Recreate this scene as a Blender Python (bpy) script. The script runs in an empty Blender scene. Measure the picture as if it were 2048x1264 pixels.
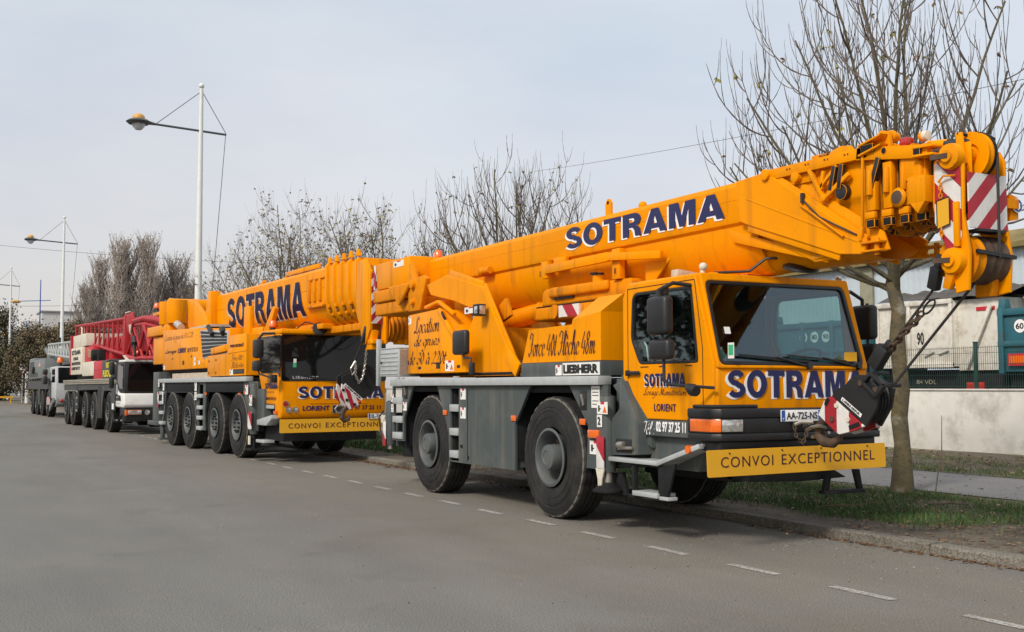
import bpy, bmesh, math, random
from mathutils import Vector, Matrix
rnd = random.Random(7)
C = bpy.context.scene.collection
SC = bpy.context.scene
PI = math.pi
# ---------------- camera ----------------
cd = bpy.data.cameras.new("Camera"); cam = bpy.data.objects.new("Camera", cd); C.objects.link(cam)
SC.camera = cam
F_PX, YAW, PITCH, ROLL = 2223.7, .4857, .0635, -.0018
cd.sensor_width = 36; cd.lens = F_PX/2048*36; cd.clip_end = 3000; cd.clip_start = .1
_fw = Vector((-math.cos(YAW)*math.cos(PITCH), math.sin(YAW)*math.cos(PITCH), math.sin(PITCH)))
_r0 = Vector((math.sin(YAW), math.cos(YAW), 0)); _u0 = _r0.cross(_fw)
_rt = _r0*math.cos(ROLL)+_u0*math.sin(ROLL); _up = _u0*math.cos(ROLL)-_r0*math.sin(ROLL)
cam.matrix_world = Matrix(((_rt.x, _up.x, -_fw.x, 11.354), (_rt.y, _up.y, -_fw.y, -6.496), (_rt.z, _up.z, -_fw.z, 1.534), (0, 0, 0, 1)))
SC.render.resolution_x, SC.render.resolution_y = 1024, 632
# ---------------- world, sun, exposure ----------------
SUN_DIR = Vector((.36, -.72, .66)).normalized()     # towards the sun
W = bpy.data.worlds.new("World"); SC.world = W; W.use_nodes = True
nt = W.node_tree; nt.nodes.clear()
out = nt.nodes.new("ShaderNodeOutputWorld"); add = nt.nodes.new("ShaderNodeAddShader")
sky = nt.nodes.new("ShaderNodeTexSky"); sky.sky_type = 'NISHITA'; sky.sun_disc = False
sky.sun_elevation = math.asin(SUN_DIR.z); sky.sun_rotation = math.atan2(SUN_DIR.x, SUN_DIR.y)
sky.dust_density = 4; sky.air_density = 1.0
b1 = nt.nodes.new("ShaderNodeBackground"); b1.inputs[1].default_value = .05
nt.links.new(sky.outputs[0], b1.inputs[0])
tc = nt.nodes.new("ShaderNodeTexCoord"); sp = nt.nodes.new("ShaderNodeSeparateXYZ")
cr = nt.nodes.new("ShaderNodeValToRGB"); nz = nt.nodes.new("ShaderNodeTexNoise")
nz.inputs["Scale"].default_value = 1.6; nz.inputs["Detail"].default_value = 4
mp = nt.nodes.new("ShaderNodeMapping"); mp.inputs["Scale"].default_value = (1, 1, 3.2)
nt.links.new(tc.outputs["Generated"], sp.inputs[0]); nt.links.new(tc.outputs["Generated"], mp.inputs[0]); nt.links.new(mp.outputs[0], nz.inputs[0])
ma = nt.nodes.new("ShaderNodeMath"); ma.operation = 'MULTIPLY_ADD'; ma.inputs[1].default_value = .42; 
nt.links.new(nz.outputs[0], ma.inputs[0]); nt.links.new(sp.outputs[2], ma.inputs[2])
nt.links.new(ma.outputs[0], cr.inputs[0])
e = cr.color_ramp.elements
e[0].position = .08; e[0].color = (.545, .505, .485, 1)
e[1].position = .55; e[1].color = (.53, .555, .575, 1)
e.new(.22).color = (.55, .515, .50, 1); e.new(.34).color = (.555, .53, .53, 1); e.new(.85).color = (.57, .565, .565, 1)
b2 = nt.nodes.new("ShaderNodeBackground"); b2.inputs[1].default_value = 1.0
n2 = nt.nodes.new("ShaderNodeTexNoise"); n2.inputs["Scale"].default_value = 2.3; n2.inputs["Detail"].default_value = 6; n2.inputs["Roughness"].default_value = .55; nt.links.new(mp.outputs[0], n2.inputs[0])
r2 = nt.nodes.new("ShaderNodeValToRGB"); r2.color_ramp.elements[0].position = .32; r2.color_ramp.elements[0].color = (.90, .925, .96, 1); r2.color_ramp.elements[1].position = .68; r2.color_ramp.elements[1].color = (1.08, 1.07, 1.05, 1); nt.links.new(n2.outputs[0], r2.inputs[0])
mu = nt.nodes.new("ShaderNodeMix"); mu.data_type = 'RGBA'; mu.blend_type = 'MULTIPLY'; mu.inputs[0].default_value = 1; nt.links.new(cr.outputs[0], mu.inputs[6]); nt.links.new(r2.outputs[0], mu.inputs[7])
nt.links.new(mu.outputs[2], b2.inputs[0])
nt.links.new(b1.outputs[0], add.inputs[0]); nt.links.new(b2.outputs[0], add.inputs[1]); nt.links.new(add.outputs[0], out.inputs[0])
sd = bpy.data.lights.new("sun", 'SUN'); sun = bpy.data.objects.new("sun", sd); C.objects.link(sun)
sd.energy = 2.5; sd.angle = math.radians(11); sd.color = (1, .93, .82)
sun.rotation_euler = SUN_DIR.to_track_quat('Z', 'Y').to_euler()
SC.view_settings.view_transform = 'Standard'; SC.view_settings.look = 'None'; SC.view_settings.gamma = 1; SC.view_settings.exposure = .09
# ---------------- materials ----------------
MATS = {}
def mat(name, col, rough=.5, metal=0, nz=.12, ns=6, bump=0, coat=0, spec=.5, dirt=None, dirt_amt=.5, dscale=2.5, det=6, emis=0, bs=None, ior=1.5, streak=None):
    m = bpy.data.materials.new(name); m.use_nodes = True; MATS[name] = m
    t = m.node_tree; p = t.nodes["Principled BSDF"]; L = t.links.new
    p.inputs["Roughness"].default_value = rough; p.inputs["Metallic"].default_value = metal
    p.inputs["Specular IOR Level"].default_value = spec; p.inputs["Coat Weight"].default_value = coat
    p.inputs["Coat Roughness"].default_value = .12
    p.inputs["IOR"].default_value = ior
    co = t.nodes.new("ShaderNodeTexCoord")
    n = t.nodes.new("ShaderNodeTexNoise"); n.inputs["Scale"].default_value = ns; n.inputs["Detail"].default_value = det
    L(co.outputs["Object"], n.inputs["Vector"])
    r = t.nodes.new("ShaderNodeValToRGB"); L(n.outputs[0], r.inputs[0])
    r.color_ramp.elements[0].position = .3; r.color_ramp.elements[1].position = .7
    r.color_ramp.elements[0].color = (*[c*(1-nz) for c in col], 1); r.color_ramp.elements[1].color = (*[min(1, c*(1+nz)) for c in col], 1)
    res = r.outputs[0]
    if dirt:
        n2 = t.nodes.new("ShaderNodeTexNoise"); n2.inputs["Scale"].default_value = dscale; n2.inputs["Detail"].default_value = 8; n2.inputs["Roughness"].default_value = .7
        L(co.outputs["Object"], n2.inputs["Vector"])
        r2 = t.nodes.new("ShaderNodeValToRGB"); L(n2.outputs[0], r2.inputs[0])
        r2.color_ramp.elements[0].position = .48; r2.color_ramp.elements[1].position = .75
        r2.color_ramp.elements[1].color = (dirt_amt,)*3+(1,)
        mx = t.nodes.new("ShaderNodeMix"); mx.data_type = 'RGBA'
        L(r2.outputs[0], mx.inputs[0]); L(res, mx.inputs[6]); mx.inputs[7].default_value = (*dirt, 1); res = mx.outputs[2]
    if streak:     # rain-run grime and small chips
        for sc, lo, hi, am in (((7, 7, .45), .54, .74, streak[1]), ((26, 26, 22), .68, .74, streak[1]*1.3)):
            mp_ = t.nodes.new("ShaderNodeMapping"); mp_.inputs["Scale"].default_value = sc; L(co.outputs["Object"], mp_.inputs[0])
            n4 = t.nodes.new("ShaderNodeTexNoise"); n4.inputs["Scale"].default_value = 1; n4.inputs["Detail"].default_value = 5; L(mp_.outputs[0], n4.inputs[0])
            r4 = t.nodes.new("ShaderNodeValToRGB"); L(n4.outputs[0], r4.inputs[0]); r4.color_ramp.elements[0].position = lo; r4.color_ramp.elements[1].position = hi; r4.color_ramp.elements[1].color = (am, am, am, 1)
            m4 = t.nodes.new("ShaderNodeMix"); m4.data_type = 'RGBA'; L(r4.outputs[0], m4.inputs[0]); L(res, m4.inputs[6]); m4.inputs[7].default_value = (*streak[0], 1); res = m4.outputs[2]
    L(res, p.inputs["Base Color"])
    if bump:
        b = t.nodes.new("ShaderNodeBump"); b.inputs["Strength"].default_value = bump; b.inputs["Distance"].default_value = .01
        if bs:
            n3 = t.nodes.new("ShaderNodeTexNoise"); n3.inputs["Scale"].default_value = bs; n3.inputs["Detail"].default_value = 5
            L(co.outputs["Object"], n3.inputs["Vector"]); L(n3.outputs[0], b.inputs["Height"])
        else: L(n.outputs[0], b.inputs["Height"])
        L(b.outputs[0], p.inputs["Normal"])
    if emis: p.inputs["Emission Color"].default_value = (*col, 1); p.inputs["Emission Strength"].default_value = emis
    return m
ORANGE = mat('orange_paint', (.80, .283, .0005), .34, nz=.05, ns=1.2, coat=.0, spec=.35, ior=1.2, streak=((.25, .10, .02), .42), bump=.02, bs=3, dirt=(.50, .17, .012), dirt_amt=.3, dscale=1.7)
ORANGE2 = mat('worn_orange_paint', (.72, .24, .002), .5, nz=.12, ns=5, ior=1.2, spec=.35, streak=((.10, .05, .02), .6), dirt=(.12, .06, .02), dirt_amt=.6, dscale=5)
GREY = mat('grey_paint', (.068, .082, .084), .42, nz=.07, ns=2, coat=.0, streak=((.17, .155, .13), .5), ior=1.35, dirt=(.16, .15, .13), dirt_amt=.35, dscale=2)
ALU = mat('aluminium', (.50, .53, .54), .45, metal=.35, nz=.08, ns=14, dirt=(.25, .25, .24), dirt_amt=.5, dscale=7)
DARK = mat('dark_steel', (.014, .0145, .016), .7, nz=.3, ns=8, spec=.2)
BLACK = mat('black_plastic', (.014, .0145, .016), .45, nz=.15, ns=10)
RUBBER = mat('tyre_rubber', (.017, .017, .0175), .7, nz=.25, ns=5, bump=.25, bs=30, dirt=(.07, .063, .052), dirt_amt=.5, dscale=3, spec=.3)
RDUST = mat('dusty_rubber_edge', (.13, .122, .105), .9, nz=.35, ns=20)
RIMM = mat('wheel_grey', (.085, .098, .103), .55, nz=.15, ns=6, dirt=(.10, .085, .065), dirt_amt=.7, dscale=5)
NAVY = mat('navy_lettering', (.012, .014, .085), .35, nz=.05)
MAROON = mat('maroon_lettering', (.035, .004, .02), .5, nz=.05)
WHITE = mat('white_paint', (.72, .73, .72), .45, nz=.05, ns=4, dirt=(.42, .40, .36), dirt_amt=.4)
LETW = mat('white_lettering', (.82, .82, .82), .45, nz=.03)
STICK = mat('sticker_white', (.75, .75, .73), .5, nz=.08, ns=60)
CREAM = mat('cream_paint', (.62, .58, .48), .6, nz=.08, ns=6, dirt=(.3, .26, .2), dirt_amt=.5)
REDP = mat('red_paint', (.36, .012, .018), .5, nz=.12, ns=4)
REDL = mat('red_lacquer', (.50, .02, .035), .45, nz=.05)
INDIC = mat('orange_lens', (.75, .14, .01), .2, nz=.12, ns=30, coat=.6)
REDLENS = mat('red_lens', (.4, .02, .015), .2, nz=.1, ns=30, coat=.5)
LENS = mat('clear_lens', (.55, .56, .55), .12, metal=.6, nz=.35, ns=25, coat=.8)
CHROME = mat('galvanised_steel', (.42, .40, .36), .4, metal=.8, nz=.2, ns=10)
RUST_SHADE = mat('rusty_steel_and_gap_shade', (.075, .045, .028), .7, nz=.35, ns=9)
SIGNY = mat('sign_yellow', (.70, .36, .012), .55, nz=.04, ns=3)
YELL = mat('yellow_lettering', (.62, .52, .03), .5)
BLUE = mat('blue_paint', (.02, .10, .38), .4)
TEAL = mat('teal_paint', (.022, .115, .15), .5, nz=.12, ns=3, dirt=(.09, .10, .09), dirt_amt=.5)
GREENP = mat('green_paint', (.012, .05, .04), .5)
GREENS = mat('green_sticker', (.05, .42, .2), .5)
ROPE = mat('wire_rope', (.03, .028, .027), .6, nz=.3, ns=60)
TANC = mat('tan_rope', (.35, .22, .12), .8, nz=.3, ns=20)
WOOD = mat('weathered_wood', (.45, .38, .30), .8, nz=.2, ns=14)
SEAT = mat('seat_fabric', (.02, .022, .026), .8)
TREAD = mat('tread_plate', (.36, .34, .31), .45, metal=.5, nz=.2, ns=40, bump=.5, bs=55)
def stripes(name, vec, period, c1=(.42, .018, .035), c2=(.74, .73, .71), off=0.0):
    m = bpy.data.materials.new(name); m.use_nodes = True; t = m.node_tree; L = t.links.new; p = t.nodes["Principled BSDF"]
    p.inputs["Roughness"].default_value = .45
    co = t.nodes.new("ShaderNodeTexCoord"); d = t.nodes.new("ShaderNodeVectorMath"); d.operation = 'DOT_PRODUCT'
    d.inputs[1].default_value = Vector(vec).normalized(); L(co.outputs["Object"], d.inputs[0])
    a = t.nodes.new("ShaderNodeMath"); a.operation = 'MULTIPLY_ADD'; a.inputs[1].default_value = 1/period; a.inputs[2].default_value = off+100; L(d.outputs["Value"], a.inputs[0])
    f = t.nodes.new("ShaderNodeMath"); f.operation = 'FRACT'; L(a.outputs[0], f.inputs[0])
    g = t.nodes.new("ShaderNodeMath"); g.operation = 'GREATER_THAN'; g.inputs[1].default_value = .5; L(f.outputs[0], g.inputs[0])
    n = t.nodes.new("ShaderNodeTexNoise"); n.inputs["Scale"].default_value = 18; L(co.outputs["Object"], n.inputs[0])
    mx = t.nodes.new("ShaderNodeMix"); mx.data_type = 'RGBA'; L(g.outputs[0], mx.inputs[0]); mx.inputs[6].default_value = (*c1, 1); mx.inputs[7].default_value = (*c2, 1)
    m2 = t.nodes.new("ShaderNodeMix"); m2.data_type = 'RGBA'; m2.blend_type = 'MULTIPLY'; m2.inputs[0].default_value = .25; L(mx.outputs[2], m2.inputs[6]); L(n.outputs[0], m2.inputs[7])
    L(m2.outputs[2], p.inputs["Base Color"]); return m
def glass(name, tint, refl=.12, rough=.02):
    m = bpy.data.materials.new(name); m.use_nodes = True; t = m.node_tree; L = t.links.new; t.nodes.remove(t.nodes["Principled BSDF"])
    o = t.nodes["Material Output"]; tr = t.nodes.new("ShaderNodeBsdfTransparent"); tr.inputs[0].default_value = (*tint, 1)
    gl = t.nodes.new("ShaderNodeBsdfGlossy"); gl.inputs["Roughness"].default_value = rough; gl.inputs[0].default_value = (.8, .9, 1, 1)
    fr = t.nodes.new("ShaderNodeLayerWeight"); fr.inputs[0].default_value = .5
    pw = t.nodes.new("ShaderNodeMath"); pw.operation = 'POWER'; pw.inputs[1].default_value = 4; L(fr.outputs['Facing'], pw.inputs[0])
    a = t.nodes.new("ShaderNodeMath"); a.operation = 'ADD'; a.inputs[1].default_value = refl; a.use_clamp = True; L(pw.outputs[0], a.inputs[0])
    mx = t.nodes.new("ShaderNodeMixShader"); L(a.outputs[0], mx.inputs[0]); L(tr.outputs[0], mx.inputs[1]); L(gl.outputs[0], mx.inputs[2]); L(mx.outputs[0], o.inputs[0])
    return m
GLASS = glass('window_glass', (.72, .83, .81), .085)
GLASSD = glass('dark_window_glass', (.10, .115, .12), .06)
# ---------------- mesh helpers ----------------
def V(*a): return Vector(a)
class MB:
    def __init__(s, m=None): s.v = []; s.f = []; s.mi = []; s.mats = []; s.cur = 0; (s.m(m) if m else None)
    def m(s, m):
        if m not in s.mats: s.mats.append(m)
        s.cur = s.mats.index(m); return s
    def add(s, vs, fs):
        o = len(s.v); s.v += [tuple(v) for v in vs]; s.f += [[i+o for i in f] for f in fs]; s.mi += [s.cur]*len(fs); return s
    def box(s, x0, x1, y0, y1, z0, z1):
        return s.add([(x, y, z) for x in (x0, x1) for y in (y0, y1) for z in (z0, z1)], [(0, 1, 3, 2), (4, 6, 7, 5), (0, 4, 5, 1), (2, 3, 7, 6), (0, 2, 6, 4), (1, 5, 7, 3)])
    def bar(s, p, q, w, h, up=(0, 0, 1)):
        p, q = V(*p), V(*q); d = (q-p).normalized(); u = V(*up); a = d.cross(u)
        if a.length < 1e-4: a = d.cross(V(1, 0, 0))
        a.normalize(); b = a.cross(d)
        vs = [P+a*(i*w/2)+b*(j*h/2) for P in (p, q) for i, j in ((-1, -1), (1, -1), (1, 1), (-1, 1))]
        return s.add(vs, [(3, 2, 1, 0), (4, 5, 6, 7), (0, 1, 5, 4), (1, 2, 6, 5), (2, 3, 7, 6), (3, 0, 4, 7)])
    def prism(s, poly, ax, a, b):
        f = {'y': lambda p, c: (p[0], c, p[1]), 'x': lambda p, c: (c, p[0], p[1]), 'z': lambda p, c: (p[0], p[1], c)}[ax]
        n = len(poly); vs = [f(p, a) for p in poly]+[f(p, b) for p in poly]
        return s.add(vs, [list(range(n))[::-1], list(range(n, 2*n))]+[(i, (i+1) % n, n+(i+1) % n, n+i) for i in range(n)])
    def tube(s, pts, r, n=8, caps=True):
        pts = [V(*p) for p in pts]; rs = r if isinstance(r, (list, tuple)) else [r]*len(pts)
        d0 = (pts[1]-pts[0]).normalized(); a = d0.orthogonal().normalized(); vs = []; fs = []
        for i, p in enumerate(pts):
            d = (pts[min(i+1, len(pts)-1)]-pts[max(i-1, 0)]).normalized()
            a = (a-d*a.dot(d)); a = a.normalized() if a.length > 1e-5 else d.orthogonal().normalized(); b = d.cross(a)
            vs += [p+(a*math.cos(2*PI*k/n)+b*math.sin(2*PI*k/n))*rs[i] for k in range(n)]
        for i in range(len(pts)-1):
            for k in range(n): fs.append((i*n+k, i*n+(k+1) % n, (i+1)*n+(k+1) % n, (i+1)*n+k))
        if caps: fs += [list(range(n))[::-1], list(range((len(pts)-1)*n, len(pts)*n))]
        return s.add(vs, fs)
    def cyl(s, p, q, r, r2=None, n=20): return s.tube([p, q], [r, r if r2 is None else r2], n)
    def lathe(s, prof, o, ax, n=32, rf=None, ring=False):
        # prof: (radius, along); ax unit axis
        ax = V(*ax).normalized(); a = ax.orthogonal().normalized(); b = ax.cross(a); o = V(*o); vs = []; fs = []; k = len(prof)
        for j in range(n):
            t = 2*PI*j/n; e = a*math.cos(t)+b*math.sin(t)
            for i, (r, h) in enumerate(prof): vs.append(o+e*(r if rf is None else rf(r, h, i, j))+ax*h)
        for j in range(n):
            for i in range(k if ring is True else k-1):
                i2 = (i+1) % k; fs.append((j*k+i, j*k+i2, ((j+1) % n)*k+i2, ((j+1) % n)*k+i))
        s.add(vs, fs)
        if not ring:
            if prof[0][0] > 1e-4: s.add([vs[j*k] for j in range(n)], [list(range(n))])
            if prof[-1][0] > 1e-4: s.add([vs[j*k+k-1] for j in range(n)], [list(range(n))[::-1]])
        return s
    def ball(s, c, r, sx=1, sy=1, sz=1, n=16, m=10):
        vs = []; fs = []
        for i in range(m+1):
            t = PI*i/m
            for j in range(n):
                p = 2*PI*j/n; vs.append((c[0]+r*sx*math.sin(t)*math.cos(p), c[1]+r*sy*math.sin(t)*math.sin(p), c[2]+r*sz*math.cos(t)))
        for i in range(m):
            for j in range(n): fs.append((i*n+j, (i+1)*n+j, (i+1)*n+(j+1) % n, i*n+(j+1) % n))
        return s.add(vs, fs)
    def loft(s, rings, caps=True, closed=True):
        n = len(rings[0]); vs = [p for r in rings for p in r]; fs = []
        for i in range(len(rings)-1):
            for k in range(n if closed else n-1): fs.append((i*n+k, i*n+(k+1) % n, (i+1)*n+(k+1) % n, (i+1)*n+k))
        if caps: fs += [list(range(n))[::-1], list(range((len(rings)-1)*n, len(rings)*n))]
        return s.add(vs, fs)
    def build(s, name, parent=None, bev=0, seg=2, smooth=35, weld=True):
        me = bpy.data.meshes.new(name); me.from_pydata(s.v, [], s.f)
        for m in s.mats: me.materials.append(m)
        me.polygons.foreach_set('material_index', s.mi)
        if weld or bev:
            bm = bmesh.new(); bm.from_mesh(me)
            bmesh.ops.remove_doubles(bm, verts=bm.verts, dist=1e-5)
            bmesh.ops.recalc_face_normals(bm, faces=bm.faces)
            if bev:
                es = [e for e in bm.edges if len(e.link_faces) == 2 and e.calc_face_angle(0) > math.radians(32)]
                bmesh.ops.bevel(bm, geom=es, offset=bev, offset_type='OFFSET', segments=seg, profile=.5, affect='EDGES', clamp_overlap=True)
            bm.to_mesh(me); bm.free()
        me.polygons.foreach_set('use_smooth', [True]*len(me.polygons)); me.set_sharp_from_angle(angle=math.radians(smooth))
        me.update()
        o = bpy.data.objects.new(name, me); C.objects.link(o)
        if parent: o.parent = parent
        return o
def tag(o, label=None, cat=None, group=None, kind=None):
    for k, v in (('label', label), ('category', cat), ('group', group), ('kind', kind)):
        if v: o[k] = v
    return o
def thing(name, label, cat, loc=(0, 0, 0), rz=0, group=None):
    o = bpy.data.objects.new(name, None); C.objects.link(o); o.location = loc; o.rotation_euler = (0, 0, rz); o.empty_display_size = .3
    return tag(o, label, cat, group)
def dup(o, parent=None, loc=None, rot=None):
    c = o.copy(); C.objects.link(c); c.parent = parent
    if loc is not None: c.location = loc
    if rot is not None: c.rotation_euler = rot
    for k in o.children: dup(k, c)
    return c
DG = lambda: bpy.context.evaluated_depsgraph_get()
def curve_mesh(cu):
    t = bpy.data.objects.new('tmp', cu); C.objects.link(t); bpy.context.view_layer.update()
    me = bpy.data.meshes.new_from_object(t.evaluated_get(DG())); bpy.data.objects.remove(t); bpy.data.curves.remove(cu); return me
def fillet(pts, r, n=4):
    out = []; N = len(pts); rs = r if isinstance(r, (list, tuple)) else [r]*N
    for i in range(N):
        p = Vector(pts[i]); a = (Vector(pts[i-1])-p); b = (Vector(pts[(i+1) % N])-p); d = min(rs[i], a.length*.45, b.length*.45)
        if d < 1e-4: out.append(tuple(p)); continue
        a = p+a.normalized()*d; b = p+b.normalized()*d
        for k in range(n+1):
            t = k/n; out.append(tuple(a*(1-t)**2+p*2*t*(1-t)+b*t*t))
    return out
def plate(outer, holes, o, u, v, th, m, name, parent, bev=.004):
    """flat plate with holes; o,u,v frame, thickness th centred"""
    cu = bpy.data.curves.new('c', 'CURVE'); cu.dimensions = '2D'; cu.fill_mode = 'BOTH'; cu.extrude = max(th/2-bev, .0005); cu.bevel_depth = bev; cu.bevel_resolution = 1; cu.offset = -bev
    for ring in [outer]+holes:
        s = cu.splines.new('POLY'); s.points.add(len(ring)-1)
        for p, q in zip(s.points, ring): p.co = (q[0], q[1], 0, 1)
        s.use_cyclic_u = True
    me = curve_mesh(cu); u, v, o = V(*u).normalized(), V(*v).normalized(), V(*o); w = u.cross(v)
    M = Matrix(((u.x, v.x, w.x, o.x), (u.y, v.y, w.y, o.y), (u.z, v.z, w.z, o.z), (0, 0, 0, 1))); me.transform(M)
    me.materials.clear(); me.materials.append(m); me.name = name
    me.polygons.foreach_set('use_smooth', [True]*len(me.polygons)); me.set_sharp_from_angle(angle=math.radians(35))
    ob = bpy.data.objects.new(name, me); C.objects.link(ob); ob.parent = parent; return ob
def text(s, o, u, v, w, h, m, parent, bold=0, depth=.004, shear=0, name='lettering', lift=.003, shadow=None, sh=(-.08, -.07), space=1):
    """writing fitted to w x h with lower-left corner o, right u, up v"""
    def one(mm, dx, dy, li):
        cu = bpy.data.curves.new('t', 'FONT'); cu.body = s; cu.offset = bold; cu.extrude = .01; cu.shear = shear; cu.space_character = space; cu.resolution_u = 3
        me = curve_mesh(cu); xs = [p.co.x for p in me.vertices]; ys = [p.co.y for p in me.vertices]
        x0, x1, y0, y1 = min(xs), max(xs), min(ys), max(ys); U, Vv = V(*u).normalized(), V(*v).normalized(); N = U.cross(Vv); O = V(*o)+U*dx*h+Vv*dy*h
        for p in me.vertices:
            p.co = O+U*((p.co.x-x0)/(x1-x0)*w)+Vv*((p.co.y-y0)/(y1-y0)*h)+N*(li+(depth if p.co.z > 0 else 0))
        me.materials.clear(); me.materials.append(mm); me.name = name
        ob = bpy.data.objects.new(name, me); C.objects.link(ob); ob.parent = parent; return ob
    if shadow: one(shadow, sh[0], sh[1], lift); return one(m, 0, 0, lift+depth+.002)
    return one(m, 0, 0, lift)
# heavy block capitals drawn from outlines, for the firm's name
def _arc(cx, cy, rx, ry, a0, a1, n=14): return [(cx+rx*math.cos(math.radians(a0+(a1-a0)*i/n)), cy+ry*math.sin(math.radians(a0+(a1-a0)*i/n))) for i in range(n+1)]
def _sglyph():
    c = _arc(.42, .715, .265, .185, 20, 270, 16)+_arc(.42, .285, .285, .185, 90, -160, 16)[1:]; L_, R_ = [], []
    for i, p in enumerate(c):
        a, b = c[max(i-1, 0)], c[min(i+1, len(c)-1)]; d = Vector((b[0]-a[0], b[1]-a[1])).normalized(); t = .135-.035*abs(d.x)
        L_.append((p[0]-d.y*t, p[1]+d.x*t)); R_.append((p[0]+d.y*t, p[1]-d.x*t))
    return L_+R_[::-1]
HG = {'S': (.86, [_sglyph()]), 'O': (.98, [_arc(.48, .5, .47, .51, 0, 360, 30)[:-1], _arc(.48, .5, .205, .29, 0, 360, 24)[:-1]]),
'T': (.80, [[(.0, 1), (.0, .79), (.26, .79), (.26, 0), (.53, 0), (.53, .79), (.79, .79), (.79, 1)]]),
'R': (.90, [[(.04, 0), (.04, 1), (.52, 1)]+_arc(.54, .715, .29, .285, 90, -75, 12)+[(.72, .40), (.80, .30), (.83, .05), (.87, 0), (.59, 0), (.55, .26), (.47, .385), (.31, .385), (.31, 0)], [(.31, .80), (.47, .80)]+_arc(.47, .70, .09, .10, 80, -80, 6)+[(.31, .60)]]),
'A': (.96, [[(.0, 0), (.34, 1), (.63, 1), (.97, 0), (.69, 0), (.64, .17), (.33, .17), (.28, 0)], [(.395, .37), (.575, .37), (.485, .70)]]),
'M': (1.10, [[(.05, 0), (.05, 1), (.42, 1), (.555, .42), (.69, 1), (1.06, 1), (1.06, 0), (.81, 0), (.81, .72), (.655, 0), (.455, 0), (.30, .72), (.30, 0)]])}
def heavy(s, o, u, v, w, h, m, parent, depth=.004, lift=.003, shadow=None, sh=(-.1, -.07)):
    def one(mm, dx, dy, li):
        cu = bpy.data.curves.new('h', 'CURVE'); cu.dimensions = '2D'; cu.fill_mode = 'BOTH'; cu.extrude = .01; x = 0
        for ch in s:
            adv, rings = HG[ch]
            for rg_ in rings:
                sp_ = cu.splines.new('POLY'); sp_.points.add(len(rg_)-1)
                for p, q in zip(sp_.points, rg_): p.co = (q[0]+x, q[1], 0, 1)
                sp_.use_cyclic_u = True
            x += adv+.04
        me = curve_mesh(cu); xs = [p.co.x for p in me.vertices]; x0, x1 = min(xs), max(xs); U, Vv = V(*u).normalized(), V(*v).normalized(); N = U.cross(Vv); O = V(*o)+U*dx*h+Vv*dy*h
        for p in me.vertices: p.co = O+U*((p.co.x-x0)/(x1-x0)*w)+Vv*(p.co.y*h)+N*(li+(depth if p.co.z > 0 else 0))
        me.materials.clear(); me.materials.append(mm); ob = bpy.data.objects.new('lettering', me); me.name = 'lettering'; C.objects.link(ob); ob.parent = parent; return ob
    if shadow: one(shadow, sh[0], sh[1], lift); return one(m, 0, 0, lift+depth+.002)
    return one(m, 0, 0, lift)
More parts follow.
